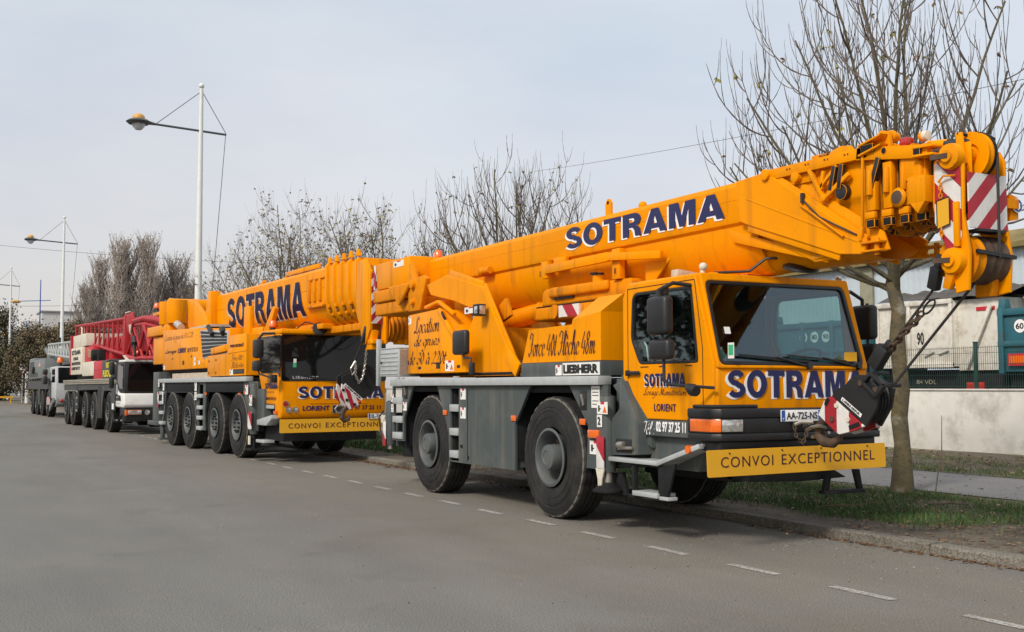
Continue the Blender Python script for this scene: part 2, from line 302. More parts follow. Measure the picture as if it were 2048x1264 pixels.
# cursive sign-writing: strokes drawn with a broad nib
GL = {'a': (1.0, [[(.8, .8), (.45, 1), (.1, .5), (.35, 0), (.75, .5), (.82, .98)], [(.82, 1), (.75, .2), (.92, 0), (1.1, .2)]]),
'c': (.85, [[(.75, .8), (.5, 1), (.1, .5), (.4, 0), (.85, .25)]]),
'd': (1.0, [[(.8, .8), (.45, 1), (.1, .5), (.35, 0), (.75, .5), (.8, .9)], [(.88, 2), (.75, .2), (.92, 0), (1.1, .2)]]),
'e': (.8, [[(.1, .4), (.6, .65), (.6, .95), (.35, 1), (.1, .5), (.4, 0), (.85, .25)]]),
'g': (1.0, [[(.8, .8), (.45, 1), (.1, .5), (.35, 0), (.75, .5), (.8, .9)], [(.82, 1), (.75, -.4), (.4, -1), (.05, -.7), (.5, -.2), (1.1, .2)]]),
'h': (1.0, [[(.1, .1), (.5, 1.6), (.4, 2), (.22, 1.5), (.12, 0)], [(.12, .5), (.5, 1), (.7, .7), (.7, .15), (.88, 0), (1.05, .2)]]),
'i': (.5, [[(.05, .8), (.2, .95), (.15, .2), (.32, 0), (.5, .2)], [(.2, 1.4), (.26, 1.5)]]),
'l': (.5, [[(.05, .2), (.5, 1.6), (.38, 2), (.2, 1.5), (.18, .2), (.35, 0), (.55, .2)]]),
'm': (1.3, [[(.0, .8), (.15, 1), (.12, 0)], [(.13, .5), (.45, 1), (.56, .7), (.53, 0)], [(.55, .5), (.9, 1), (1.0, .7), (1.0, .15), (1.15, 0), (1.35, .2)]]),
'n': (.95, [[(.0, .8), (.15, 1), (.12, 0)], [(.13, .5), (.5, 1), (.65, .7), (.65, .15), (.8, 0), (1.0, .2)]]),
'o': (.85, [[(.45, 1), (.1, .5), (.4, 0), (.75, .5), (.45, 1), (.6, .88), (.9, .9)]]),
'r': (.65, [[(.0, .8), (.2, 1.05), (.18, 0)], [(.2, .6), (.4, .95), (.65, .9)]]),
's': (.7, [[(.0, .2), (.45, 1.1), (.42, .85), (.65, .4), (.4, 0), (.1, .1)]]),
't': (.6, [[(.35, 1.7), (.2, .2), (.38, 0), (.6, .2)], [(.0, 1.1), (.6, 1.15)]]),
'u': (1.0, [[(.0, .8), (.12, .95), (.12, .2), (.32, 0), (.7, .4)], [(.76, 1), (.72, .2), (.88, 0), (1.05, .2)]]),
'v': (.85, [[(.0, .8), (.2, .95), (.35, .05), (.7, .7), (.68, 1), (.9, .85)]]),
'L': (1.15, [[(.95, 1.6), (.75, 2), (.45, 1.6), (.55, .6), (.2, 0), (.05, .25), (.4, .2), (.9, 0), (1.2, .3)]]),
'F': (1.05, [[(0, 1.5), (.25, 2), (.8, 1.85), (1.35, 2.05)], [(.78, 1.85), (.6, .5), (.2, 0), (-.05, .3)], [(.35, 1.0), (1.0, 1.05)]]),
'M': (1.65, [[(-.1, .25), (.15, 0), (.4, 1), (.5, 2)], [(.5, 2), (.75, .2)], [(.75, .2), (1.3, 2)], [(1.3, 2), (1.25, .2), (1.45, 0), (1.65, .25)]]),
'T': (1.0, [[(0, 1.5), (.25, 2), (.8, 1.85), (1.35, 2.05)], [(.78, 1.85), (.6, .5), (.2, 0), (-.05, .3)]]),
'0': (.9, [[(.45, 1.8), (.1, .9), (.42, 0), (.78, .9), (.45, 1.8)]]), '2': (.95, [[(.1, 1.3), (.42, 1.8), (.72, 1.35), (.4, .6), (.02, 0), (.5, .12), (.85, .05)]]),
'3': (.9, [[(.1, 1.5), (.45, 1.8), (.68, 1.35), (.32, .95)], [(.32, .95), (.78, .6), (.4, 0), (.03, .3)]]), '4': (.95, [[(.5, 1.8), (.05, .6), (.85, .6)], [(.68, 1.1), (.6, 0)]]),
'8': (.95, [[(.7, 1.4), (.42, 1.8), (.15, 1.35), (.65, .55), (.4, 0), (.08, .45), (.7, 1.4)]]), '1': (.55, [[(.1, 1.4), (.35, 1.8), (.3, 0)]]), '6': (.9, [[(.7, 1.7), (.2, 1), (.15, .3), (.45, 0), (.75, .5), (.45, .95), (.15, .5)]]),
':': (.4, [[(.15, .8), (.2, .9)], [(.12, .05), (.17, .15)]]), '.': (.4, [[(.12, .02), (.17, .12)]]), ' ': (.55, [])}
GL['è'] = (.8, GL['e'][1]+[[(.25, 1.7), (.5, 1.3)]]); GL['é'] = (.8, GL['e'][1]+[[(.3, 1.3), (.6, 1.7)]]); GL['à'] = (1.0, GL['a'][1]+[[(.3, 1.7), (.55, 1.3)]])
def script(s, o, u, v, w, h, m, parent, pen=.2, slant=.28, lift=.005, name='lettering'):
    x = 0; quads = []
    def cr(P):
        if len(P) == 2: return [tuple(P[0]), tuple(P[1])]
        out = []; Q = [P[0]]+list(P)+[P[-1]]
        for i in range(1, len(Q)-2):
            for k in range(5):
                t = k/5; a, b, c, d = (Vector(Q[j]) for j in (i-1, i, i+1, i+2))
                out.append(tuple(.5*((2*b)+(c-a)*t+(2*a-5*b+4*c-d)*t*t+(3*b-a-3*c+d)*t**3)))
        return out+[tuple(P[-1])]
    for ch in s:
        adv, st = GL[ch]
        for q in st: quads.append([(px+x+py*slant, py) for px, py in cr(q)])
        x += adv
    xs = [p[0] for q in quads for p in q]; ys = [p[1] for q in quads for p in q]; x0, x1, y0, y1 = min(xs), max(xs), min(ys), max(ys)
    U, Vv = V(*u).normalized(), V(*v).normalized(); N = U.cross(Vv); O = V(*o); mb = MB(m); k = 0
    sx, sy = w/(x1-x0), h/(y1-y0); nb = Vector((.8, .35))*pen*.5
    for q in quads:
        k += 1; li = lift+(k % 5)*.0006; vs = []
        for px, py in q:
            for sg in (-1, 1):
                vs.append(O+U*((px-x0+sg*nb.x)*sx)+Vv*((py-y0+sg*nb.y*sx/sy*1.2)*sy)+N*li)
        mb.add(vs, [(2*i, 2*i+2, 2*i+3, 2*i+1) for i in range(len(q)-1)])
    return mb.build(name, parent, weld=False)
X, Y_, Z, NX, NY = (1, 0, 0), (0, 1, 0), (0, 0, 1), (-1, 0, 0), (0, -1, 0)
# ================= SETTING: ground, road, verge =================
def ramp(t, pts):
    r = t.nodes.new("ShaderNodeValToRGB"); el = r.color_ramp.elements
    el[0].position, el[0].color = pts[0][0], (*pts[0][1], 1); el[1].position, el[1].color = pts[-1][0], (*pts[-1][1], 1)
    for p, c in pts[1:-1]: el.new(p).color = (*c, 1)
    return r
def ground_mat(name, layers, rough=.9, bump=.4, bscale=90, bdist=.01, yband=None, specks=None, det2=None):
    """layers: list of (scale, lo, hi, colorA, colorB) blended by noises"""
    m = bpy.data.materials.new(name); m.use_nodes = True; t = m.node_tree; L = t.links.new; p = t.nodes["Principled BSDF"]
    p.inputs["Roughness"].default_value = rough; p.inputs["Specular IOR Level"].default_value = .25
    g = t.nodes.new("ShaderNodeNewGeometry"); pos = g.outputs["Position"]; res = None
    def noise(s, d=6, r=.6, v=None):
        n = t.nodes.new("ShaderNodeTexNoise"); n.inputs["Scale"].default_value = s; n.inputs["Detail"].default_value = d; n.inputs["Roughness"].default_value = r
        L(v or pos, n.inputs[0]); return n.outputs[0]
    def mix(a, b, f, blend='MIX'):
        mx = t.nodes.new("ShaderNodeMix"); mx.data_type = 'RGBA'; mx.blend_type = blend
        for s, i in ((f, 0), (a, 6), (b, 7)):
            if isinstance(s, (int, float)): mx.inputs[i].default_value = s
            elif isinstance(s, tuple): mx.inputs[i].default_value = (*s, 1)
            else: L(s, mx.inputs[i])
        return mx.outputs[2]
    for s, lo, hi, ca, cb in layers:
        r = ramp(t, [(lo, (0, 0, 0)), (hi, (1, 1, 1))]); L(noise(s), r.inputs[0])
        res = mix(ca if res is None else res, cb, r.outputs[0])
    if yband:   # dust lying along the gutter
        y0, y1, col, amt = yband
        sp = t.nodes.new("ShaderNodeSeparateXYZ"); L(pos, sp.inputs[0])
        mr = t.nodes.new("ShaderNodeMapRange"); mr.interpolation_type = 'SMOOTHSTEP'; mr.inputs[1].default_value = y0; mr.inputs[2].default_value = y1; L(sp.outputs[1], mr.inputs[0])
        mu = t.nodes.new("ShaderNodeMath"); mu.operation = 'MULTIPLY'; L(mr.outputs[0], mu.inputs[0])
        r = ramp(t, [(.3, (.25*amt,)*3), (.7, (amt,)*3)]); L(noise(.9, 8, .65), r.inputs[0]); L(r.outputs[0], mu.inputs[1])
        res = mix(res, col, mu.outputs[0])
    if specks:
        sc, lo, col = specks
        vo = t.nodes.new("ShaderNodeTexVoronoi"); vo.inputs["Scale"].default_value = sc; L(pos, vo.inputs[0])
        r = ramp(t, [(0, (.7,)*3), (lo, (0, 0, 0))]); L(vo.outputs["Distance"], r.inputs[0]); res = mix(res, col, r.outputs[0])
    r = ramp(t, [(.3, (.42,)*3), (.7, (1.55,)*3)]); L(noise(bscale, 3), r.inputs[0]); res = mix(res, r.outputs[0], 1.0, 'MULTIPLY')
    if det2:
        mp = t.nodes.new("ShaderNodeMapping"); mp.inputs["Scale"].default_value = det2[0]; L(pos, mp.inputs[0])
        r = ramp(t, [(.35, (1-det2[1],)*3), (.65, (1+det2[1]*.6,)*3)]); L(noise(1, 6, .6, mp.outputs[0]), r.inputs[0]); res = mix(res, r.outputs[0], 1.0, 'MULTIPLY')
    L(res, p.inputs["Base Color"])
    b = t.nodes.new("ShaderNodeBump"); b.inputs["Strength"].default_value = bump; b.inputs["Distance"].default_value = bdist
    L(noise(bscale*1.3, 4), b.inputs["Height"]); L(b.outputs[0], p.inputs["Normal"])
    return m
ASPH = ground_mat('asphalt', [(.35, .35, .7, (.160, .163, .156), (.186, .185, .172)), (1.7, .55, .8, None, (.20, .19, .165)), (.8, .60, .75, None, (.128, .130, .129)), (.22, .56, .68, None, (.138, .134, .124))], bump=.5, bscale=85,
    yband=(-4.2, .2, (.188, .166, .132), .8), specks=(40, .17, (.46, .45, .42)), det2=((.16, .9, 1), .09))
PATHM = ground_mat('path_asphalt', [(.5, .35, .7, (.15, .15, .155), (.20, .195, .19)), (3, .6, .75, None, (.12, .10, .075))], bump=.5, bscale=60)
DIRT = ground_mat('verge_soil', [(.9, .35, .65, (.128, .105, .078), (.182, .157, .122)), (3.5, .5, .7, None, (.075, .055, .036)), (9, .6, .75, None, (.21, .185, .15))], bump=.9, bscale=40, bdist=.03)
YARD = ground_mat('yard', [(.4, .35, .7, (.15, .145, .135), (.2, .195, .18))], bscale=30)
EARTH = ground_mat('earth', [(.05, .35, .7, (.05, .06, .025), (.10, .085, .045)), (.6, .5, .7, None, (.04, .05, .02))], bscale=8)
KERB = ground_mat('kerb_stone', [(1.3, .35, .65, (.15, .138, .118), (.20, .186, .158)), (6, .55, .75, None, (.11, .10, .075))], bump=.6, bscale=50)
LINE = ground_mat('road_paint', [(4, .4, .65, (.30, .29, .27), (.44, .43, .40)), (26, .50, .60, None, (.20, .195, .18))], bump=.2, bscale=80)
def ky(x): return 1.72 if x > -72 else 1.72-(x+72)**2/800
XS = [40-2*i for i in range(0, 130)]+[-222-10*i for i in range(8)]
def strip(name, f0, f1, z0, z1, m, xs=XS, wob=0, ny=1):
    v, f = [], []; n = ny+1
    for x in xs:
        for j in range(n):
            t = j/ny; v.append((x, f0(x)*(1-t)+f1(x)*t, z0*(1-t)+z1*t+(wob*(math.sin(x*1.7+j*2.1)+math.sin(x*.6-j*1.3)) if 0 < j < ny else 0)))
    for i in range(len(xs)-1):
        for j in range(ny): f.append((i*n+j, i*n+j+1, (i+1)*n+j+1, (i+1)*n+j))
    mb = MB(m); mb.add(v, f); return tag(mb.build(name), kind='structure')
g = MB(EARTH); g.add([(-1500, -1500, -.06), (900, -1500, -.06), (900, 1500, -.06), (-1500, 1500, -.06)], [(0, 1, 2, 3)]); tag(g.build('ground'), kind='structure')
strip('road', lambda x: ky(x)-34, lambda x: ky(x)+.02, 0, 0, ASPH)
strip('verge', lambda x: ky(x)+.17, lambda x: ky(x)+3.72, .078, .125, DIRT, [14-.5*i for i in range(80)]+[-26-2*i for i in range(98)], .012, 8)
strip('path', lambda x: ky(x)+3.68, lambda x: ky(x)+6.42, .135, .135, PATHM)
strip('far_verge', lambda x: ky(x)+6.40, lambda x: ky(x)+10.62, .14, .20, DIRT, [8-.5*i for i in range(70)]+[-27-2*i for i in range(90)], .02, 8)
strip('yard', lambda x: ky(x)+10.6, lambda x: ky(x)+120, .16, .16, YARD)
k = MB(KERB); x = 14.0; rk = random.Random(3)
while x > -215:                                                # separate kerb stones, joint gaps between
    l = 1.0 if x > -60 else 3.0; a, b = ky(x), ky(x-l); g_ = .006; h = .085+rk.uniform(-.005, .006)
    pr = [(0, -.1), (.005, h-.02), (.028, h), (.18, h), (.18, -.1)]
    k.loft([[(x-g_, a+p, q) for p, q in pr], [(x-l+g_, b+p, q) for p, q in pr]]); x -= l
tag(k.build('kerb', weld=False), kind='structure')
ln = MB(LINE)
for i in range(-22, 9):
    x0 = -.04+1.225*i; yy = -.29-.0016*max(0, -x0)**1.35*.35; d = rnd.uniform(-.012, .012)
    ln.add([(x0, yy-.05+d, .004), (x0+.62, yy-.05+d, .004), (x0+.62, yy+.045+d, .004), (x0+.0, yy+.045+d, .004)], [(0, 1, 2, 3)])
tag(ln.build('road_markings', weld=False), kind='structure')
# ---- grass blades, leaves, ground litter ----
GRASS = [mat('grass_green', (.062, .125, .027), .7, nz=.3, ns=2), mat('grass_dark', (.038, .08, .02), .7, nz=.3, ns=2), mat('grass_dry', (.13, .115, .045), .8, nz=.3, ns=3)]
LEAF = [mat('dead_leaf_brown', (.16, .075, .03), .7, nz=.35, ns=9), mat('dead_leaf_tan', (.30, .19, .09), .7, nz=.3, ns=9), mat('dead_leaf_dark', (.065, .035, .02), .7, nz=.3, ns=9)]
def nz2(x, y): return .5+.25*(math.sin(x*2.1+1.3*math.sin(y*1.7))+math.sin(y*2.9+1.1*math.sin(x*1.3+2)))
gr = MB(); rg = random.Random(11)
def blades(x0, x1, y0, y1, n, hmin, hmax, w, dens, dry=.1):
    for _ in range(n):
        x, y = rg.uniform(x0, x1), rg.uniform(y0, y1)
        if rg.random() > dens(x, y): continue
        gr.m(GRASS[2] if rg.random() < dry else GRASS[0] if rg.random() < .6 else GRASS[1])
        h = rg.uniform(hmin, hmax); a = rg.uniform(0, 2*PI); ww = w*rg.uniform(.7, 1.3); dx, dy = math.cos(a)*ww, math.sin(a)*ww; b = rg.uniform(0, 2*PI); l = h*rg.uniform(.15, .8); z = .095+.03*min(1, max(0, (y-2)/9)) 
        mx, my = math.cos(b)*l, math.sin(b)*l
        gr.add([(x-dx, y-dy, z), (x+dx, y+dy, z), (x+dx*.7+mx*.4, y+dy*.7+my*.4, z+h*.6), (x-dx*.7+mx*.4, y-dy*.7+my*.4, z+h*.6), (x+mx, y+my, z+h)], [(0, 1, 2, 3), (3, 2, 4)])
def dA(x, y):
    lo = 2.42+.12*math.sin(x*2.3)+(max(0, x-3.15)*2.2 if x < 3.6 else .98+.1*math.sin(x*3)); t = (y-lo)/.12
    if y > 5.25+.1*math.sin(x*3): return .05
    return 0.02 if t < 0 else min(1, t)*min(1, .45+.9*nz2(x, y)-(.45 if 4.2 < y < 5.3 and nz2(x*1.4+3, y) > .55 else 0))
blades(-2.5, 6.6, 2.25, 5.4, 52000, .03, .085, .0042, dA, .08)
blades(-1, 7, 1.95, 2.6, 1500, .02, .06, .004, lambda x, y: .9 if nz2(x*1.8, y*2) > .78 else .03, .3)
blades(-14, -2.5, 2.5, 5.4, 22000, .05, .11, .008, lambda x, y: .3+.6*nz2(x, y), .1)
blades(-9.5, 1.5, 8.1, 12.0, 26000, .04, .11, .007, lambda x, y: (.25+.7*nz2(x*1.3, y))*(1.15 if y < 9.6 else .75), .28)
blades(-45, -14, 2.4, 5.4, 12000, .08, .16, .02, lambda x, y: .7, .15)
blades(-30, -9.5, 8, 12, 7000, .06, .15, .02, lambda x, y: .7, .2)
tag(gr.build('grass', weld=False), kind='stuff')
lf = MB()
def leaf(x, y, z, s):
    lf.m(LEAF[rg.choice((0, 0, 1, 2, 0))]); a = rg.uniform(0, 2*PI); c, d = math.cos(a), math.sin(a); t = rg.uniform(-.5, .5)*s; u = rg.uniform(.1, .5)*s
    P = [(-1, 0, u), (-.3, -.5, 0), (.4, -.42, t*.3), (1, .05, u*.9), (.35, .5, 0), (-.4, .42, -t*.2)]
    lf.add([(x+(px*c-py*d)*s, y+(px*d+py*c)*s, z+abs(pz)) for px, py, pz in P], [(0, 1, 2, 3, 4, 5)])
for _ in range(1300): leaf(rg.uniform(-3, 7), rg.gauss(4.2, .9), .13, rg.uniform(.018, .045))
for _ in range(420): leaf(rg.uniform(1.6, 6), 1.66-abs(rg.gauss(0, .06)), .006, rg.uniform(.015, .035))
for _ in range(320): leaf(rg.uniform(2.6, 6), rg.uniform(1.9, 3.4), .1, rg.uniform(.018, .04))
for _ in range(900): leaf(rg.uniform(-14, -3), 1.66-abs(rg.gauss(0, .13)), .006, rg.uniform(.025, .05))
for _ in range(300): leaf(rg.uniform(-14, -3), rg.uniform(1.9, 2.8), .1, rg.uniform(.02, .05))
for _ in range(700): leaf(rg.uniform(-9, 1.5), rg.uniform(8.1, 12), .2, rg.uniform(.025, .06))
for _ in range(90): leaf(rg.uniform(-4, 4), rg.uniform(5.4, 8), .14, rg.uniform(.02, .045))
for _ in range(60): leaf(rg.uniform(-2, 7), rg.uniform(-4, 1.4), .004, rg.uniform(.006, .014))
tag(lf.build('fallen_leaves', weld=False), kind='stuff')
gv = MB()
GR_ = [mat('grit_pale', (.30, .28, .25), .9, nz=.3), mat('grit_dark', (.05, .047, .042), .9, nz=.3), mat('grit_tan', (.19, .16, .12), .9, nz=.3)]
for _ in range(2600):
    x = rg.uniform(-6, 7.5); y = 1.68-abs(rg.gauss(0, .9)) if rg.random() < .75 else rg.uniform(-5, 1.6); s_ = rg.uniform(.003, .009)*(1.5 if rg.random() < .05 else 1); gv.m(GR_[rg.choice((0, 1, 2, 2))])
    gv.add([(x+s_*rg.uniform(.7, 1.2)*math.cos(a), y+s_*rg.uniform(.7, 1.2)*math.sin(a), .001) for a in (0, 1.3, 2.5, 3.8, 5.1)]+[(x, y, s_*.9)], [(0, 1, 5), (1, 2, 5), (2, 3, 5), (3, 4, 5), (4, 0, 5)])
tag(gv.build('gravel', weld=False), kind='stuff')
tw = MB(LEAF[0]); tw.tube([(1.45, 2.75, .13), (1.55, 2.95, .15), (1.72, 3.2, .16), (1.80, 3.42, .2)], [.005, .007, .005, .003], 5)
tag(tw.build('fallen_branch'), 'thin bare broken branch lying on the grass in front of the tree', 'branch')
tw = MB(BARK_S := mat('stick', (.13, .10, .07), .9, nz=.3)); tw.tube([(1.95, 4.0, .15), (2.1, 4.2, .16), (2.3, 4.28, .16)], [.010, .013, .007], 6)
tag(tw.build('fallen_branch'), 'short thick pale stick lying in the grass beside the tree trunk', 'branch')
# ================= TREES =================
def bark(name, base, moss, lichen, s=6):
    m = bpy.data.materials.new(name); m.use_nodes = True; t = m.node_tree; L = t.links.new; p = t.nodes["Principled BSDF"]; p.inputs["Roughness"].default_value = .9
    co = t.nodes.new("ShaderNodeTexCoord"); res = None
    for sc, lo, hi, c in ((s, .35, .65, moss), (s*.7, .56, .66, lichen), (s*4, .5, .8, tuple(x*.5 for x in base))):
        n = t.nodes.new("ShaderNodeTexNoise"); n.inputs["Scale"].default_value = sc; n.inputs["Detail"].default_value = 6; L(co.outputs["Object"], n.inputs[0])
        r = ramp(t, [(lo, (0, 0, 0)), (hi, (.9,)*3)]); L(n.outputs[0], r.inputs[0])
        mx = t.nodes.new("ShaderNodeMix"); mx.data_type = 'RGBA'; L(r.outputs[0], mx.inputs[0]); mx.inputs[7].default_value = (*c, 1)
        if res is None: mx.inputs[6].default_value = (*base, 1)
        else: L(res, mx.inputs[6])
        res = mx.outputs[2]
    L(res, p.inputs["Base Color"]); b = t.nodes.new("ShaderNodeBump"); b.inputs["Strength"].default_value = .7; b.inputs["Distance"].default_value = .02
    n = t.nodes.new("ShaderNodeTexNoise"); n.inputs["Scale"].default_value = 22; n.inputs["Detail"].default_value = 6; L(co.outputs["Object"], n.inputs[0]); L(n.outputs[0], b.inputs["Height"]); L(b.outputs[0], p.inputs["Normal"]); return m
BARK = bark('ash_bark', (.085, .074, .05), (.15, .118, .05), (.235, .225, .18), 5)
BARKM = bark('ash_limb', (.115, .10, .075), (.10, .095, .045), (.17, .15, .08), 9)
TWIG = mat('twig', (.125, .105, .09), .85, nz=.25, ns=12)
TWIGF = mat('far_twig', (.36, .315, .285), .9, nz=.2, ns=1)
ALEAF = [mat('last_leaf_brown', (.16, .10, .05), .7, nz=.3), mat('last_leaf_yellow', (.28, .26, .06), .7, nz=.3), mat('last_leaf_olive', (.12, .12, .045), .7, nz=.3)]
def curve_pts(p, d, ln, n, up, r, wob):
    pts = [p.copy()]; st = ln/n
    for i in range(n):
        d = (d+V(r.uniform(-wob, wob), r.uniform(-wob, wob), up)).normalized(); p = p+d*st; pts.append(p.copy())
    return pts, d
def ash_tree(name, label, base, seed, trunk_h, r0, limbs, reach, limb_len, l2, l3, leaves=30, knots=False, lens=1.0, leafs=.05, sides=4, elo=16, ehi=70, t3=.0045, t2=.0105):
    r = random.Random(seed); root = thing(name, label, 'tree', base, 0, 'bare trees in a row on the verge')
    T = MB(BARK); K = MB(TWIG)
    tp = [V(r.uniform(-.03, .03)*i/4, r.uniform(-.03, .03)*i/4, -.06+(trunk_h+.06)*i/9) for i in range(10)]
    T.tube(tp, [r0*(1.45 if i == 0 else 1.12 if i == 1 else 1-.025*i)*(1+.05*math.sin(i*2.3)) for i in range(10)], 16)
    T.m(BARKM)
    def twig(p, d, ln, r0_, up, lev):
        n = 9 if knots else 5
        pts, _ = curve_pts(p, d, ln, n, up, r, .07)
        rs = [max(r0_*(1-.72*i/n), .0022)*(1.5 if knots and i % 2 == 0 and i else 1) for i in range(n+1)]
        K.m(TWIG); K.tube(pts, rs, sides if lev < 3 else 3, False)
        return pts
    def leafc(p, s):
        K.m(ALEAF[r.choice((0, 0, 1, 2))])
        for _ in range(r.randint(2, 5)):
            a = V(r.uniform(-1, 1), r.uniform(-1, 1), r.uniform(-1.4, .2)).normalized()*s*r.uniform(.6, 1.5); b = a.orthogonal().normalized()*s*.28
            K.add([p, p+a*.5+b, p+a, p+a*.5-b], [(0, 1, 2, 3)])
    for i in range(limbs):
        az = 2*PI*i/limbs*1.0+r.uniform(-.35, .35)+(i % 2)*.4; f = r.random(); el = math.radians(elo+(ehi-elo)*((i*7) % limbs)/limbs+r.uniform(-4, 4)) if i > 1 else math.radians(82)
        h = trunk_h*(r.uniform(.80, 1.0) if i > 1 else .99); p = V(0, 0, h); d = V(math.cos(az)*math.cos(el), math.sin(az)*math.cos(el), math.sin(el))
        ln = limb_len*r.uniform(.85, 1.08)*(.74+.30*math.sin(el)); n = 9
        pts, dd = curve_pts(p, d, ln, n, .10*(1-el/1.6)+.02, r, .09); rr = r0*r.uniform(.22, .34)*(1.25 if i < 2 else 1)
        T.tube(pts, [rr*(1-.8*j/n)+.004 for j in range(n+1)], 8, False)
        for j in range(l2):
            t = .22+.75*(j+r.random())/l2; q = min(int(t*n), n-1); P = pts[q].lerp(pts[q+1], t*n-q); ax = (pts[q+1]-pts[q]).normalized()
            a2 = r.uniform(0, 2*PI); side = (ax.orthogonal().normalized()*math.cos(a2)+ax.cross(ax.orthogonal().normalized())*math.sin(a2))
            d2 = (ax*.35+side*1.0+V(0, 0, .12)).normalized(); ln2 = r.uniform(.8, 1.7)*lens*(1.1-.35*t)
            p2 = twig(P, d2, ln2, min(rr*(1-.7*t)*.5+.003, t2), .20, 2)
            for m_ in range(l3):
                q2 = r.randint(1, len(p2)-2); ax2 = (p2[q2+1]-p2[q2]).normalized(); a3 = r.uniform(0, 2*PI); o3 = ax2.orthogonal().normalized()
                d3 = (ax2*.7+(o3*math.cos(a3)+ax2.cross(o3)*math.sin(a3))*.7).normalized()
                p3 = twig(p2[q2], d3, r.uniform(.3, .9)*lens, t3, .3, 3)
                if r.random() < leaves/100: leafc(p3[r.randint(2, len(p3)-1)], leafs)
    T.build('trunk', root, weld=False); K.build('crown', root, weld=False); return root
ash_tree('ash_tree', 'nearest bare tree with lichen spotted trunk rising behind the front crane boom tip', (.62, 5.02, .11), 5, 3.15, .114, 19, 1, 3.75, 9, 4, 9, True, 1.2, .07, 5, 8, 76, .0062, .0135)
ash_tree('ash_tree', 'bare tree showing over the middle of the front orange crane boom', (-10.4, 5.0, .11), 21, 3.0, .13, 18, 1, 3.15, 11, 5, 14, True, 1.0, .06, 4, 6, 72, .0055, .012)
ash_tree('ash_tree', 'small bare tree with last brown leaves above the second crane boom tip', (-19.3, 5.1, .11), 33, 2.9, .13, 17, 1, 3.6, 12, 8, 45, False, 1.0, .07)
ash_tree('ash_tree', 'leafier thin tree above the middle of the second crane boom', (-28.3, 5.2, .11), 44, 3.1, .13, 19, 1, 4.5, 13, 8, 50, False, 1.15, .075)
ash_tree('ash_tree', 'wide low bare tree standing just right of the tall near street lamp', (-34.0, 5.2, .11), 58, 2.4, .12, 16, 1, 3.9, 11, 7, 55, False, 1.1, .075)
# sucker shoot beside the nearest trunk
s_ = MB(TWIG); s_.tube([(1.0, 5.2, .1), (1.03, 5.22, .35), (1.08, 5.25, .6), (1.1, 5.25, 1.15)], [.009, .009, .008, .004], 5)
tag(s_.build('shoot'), 'single thin upright shoot growing right of the nearest tree trunk', 'shoot')
# distant poplars: upright crowns of fine ascending branches
def poplar(seed, H, wd):
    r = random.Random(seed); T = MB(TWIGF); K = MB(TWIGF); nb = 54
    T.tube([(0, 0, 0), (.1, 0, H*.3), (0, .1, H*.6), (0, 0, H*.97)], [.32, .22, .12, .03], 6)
    for i in range(nb):
        h = H*(.06+.8*i/nb); az = r.uniform(0, 2*PI); sp_ = wd*(.9-.45*(i/nb)**1.5)*r.uniform(.5, 1)
        tip = min(H*1.0, h+H*r.uniform(.16, .34)); p0 = V(0, 0, h); p1 = V(math.cos(az)*sp_*.6, math.sin(az)*sp_*.6, h+(tip-h)*.35); p2 = V(math.cos(az)*sp_, math.sin(az)*sp_, tip)
        T.tube([p0, p1, p2], [.09, .06, .02], 3, False)
        for j in range(38):
            t = r.uniform(.1, 1); q = p0.lerp(p1, t*2) if t < .5 else p1.lerp(p2, t*2-1); a = r.uniform(0, 2*PI); l = r.uniform(.6, 2.0)
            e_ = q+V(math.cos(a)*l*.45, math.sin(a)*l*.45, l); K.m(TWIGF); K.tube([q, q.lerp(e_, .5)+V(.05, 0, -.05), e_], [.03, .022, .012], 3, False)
            if r.random() < .8:
                K.m(ALEAF[r.choice((0, 0, 2))]); 
                for _ in range(2):
                    c = q.lerp(e_, r.random()); w_ = V(r.uniform(-.12, .12), r.uniform(-.12, .12), r.uniform(-.12, .12)); u_ = V(r.uniform(-.1, .1), r.uniform(-.1, .1), .1); K.add([c-w_, c+u_, c+w_], [(0, 1, 2)])
    return T, K
PV = []
for sd, H, wd in ((1, 21, 2.6), (2, 19, 2.9), (3, 17, 3.2)):
    a, b = poplar(sd, H, wd); PV.append((a, b))
def place_poplar(v, x, y, s, label, first={}):
    root = thing('poplar_tree', label, 'tree', (x, y, 0), random.Random(x*3+y).uniform(0, 6), 'distant bare poplars'); root.scale = (s*1.15, s*1.15, s)
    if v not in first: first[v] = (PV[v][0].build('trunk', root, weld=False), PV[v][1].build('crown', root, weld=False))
    else:
        for o in first[v]: c = o.copy(); C.objects.link(c); c.parent = root
PL = [(2, -146, 12.6, .86, 'leftmost lower tree of the distant bare poplar clump'), (0, -150, 14.6, .90, 'tall distant poplar, second from the left of the clump'), (0, -147, 16.7, 1.0, 'tallest distant bare poplar left of the clump centre'),
      (1, -152, 18.6, 1.10, 'distant bare poplar just right of the tallest one'), (0, -146, 20.2, 1.02, 'distant bare poplar right of the clump centre'), (2, -150, 22.4, .98, 'broad shorter poplar in the right half of the clump'),
      (1, -148, 24.4, 1.0, 'second distant poplar from the right end of the clump'), (2, -149, 26.4, .94, 'rightmost distant poplar nearest the tall white lamp')]
for v, x, y, s, l in PL: place_poplar(v, x, y, s, l)
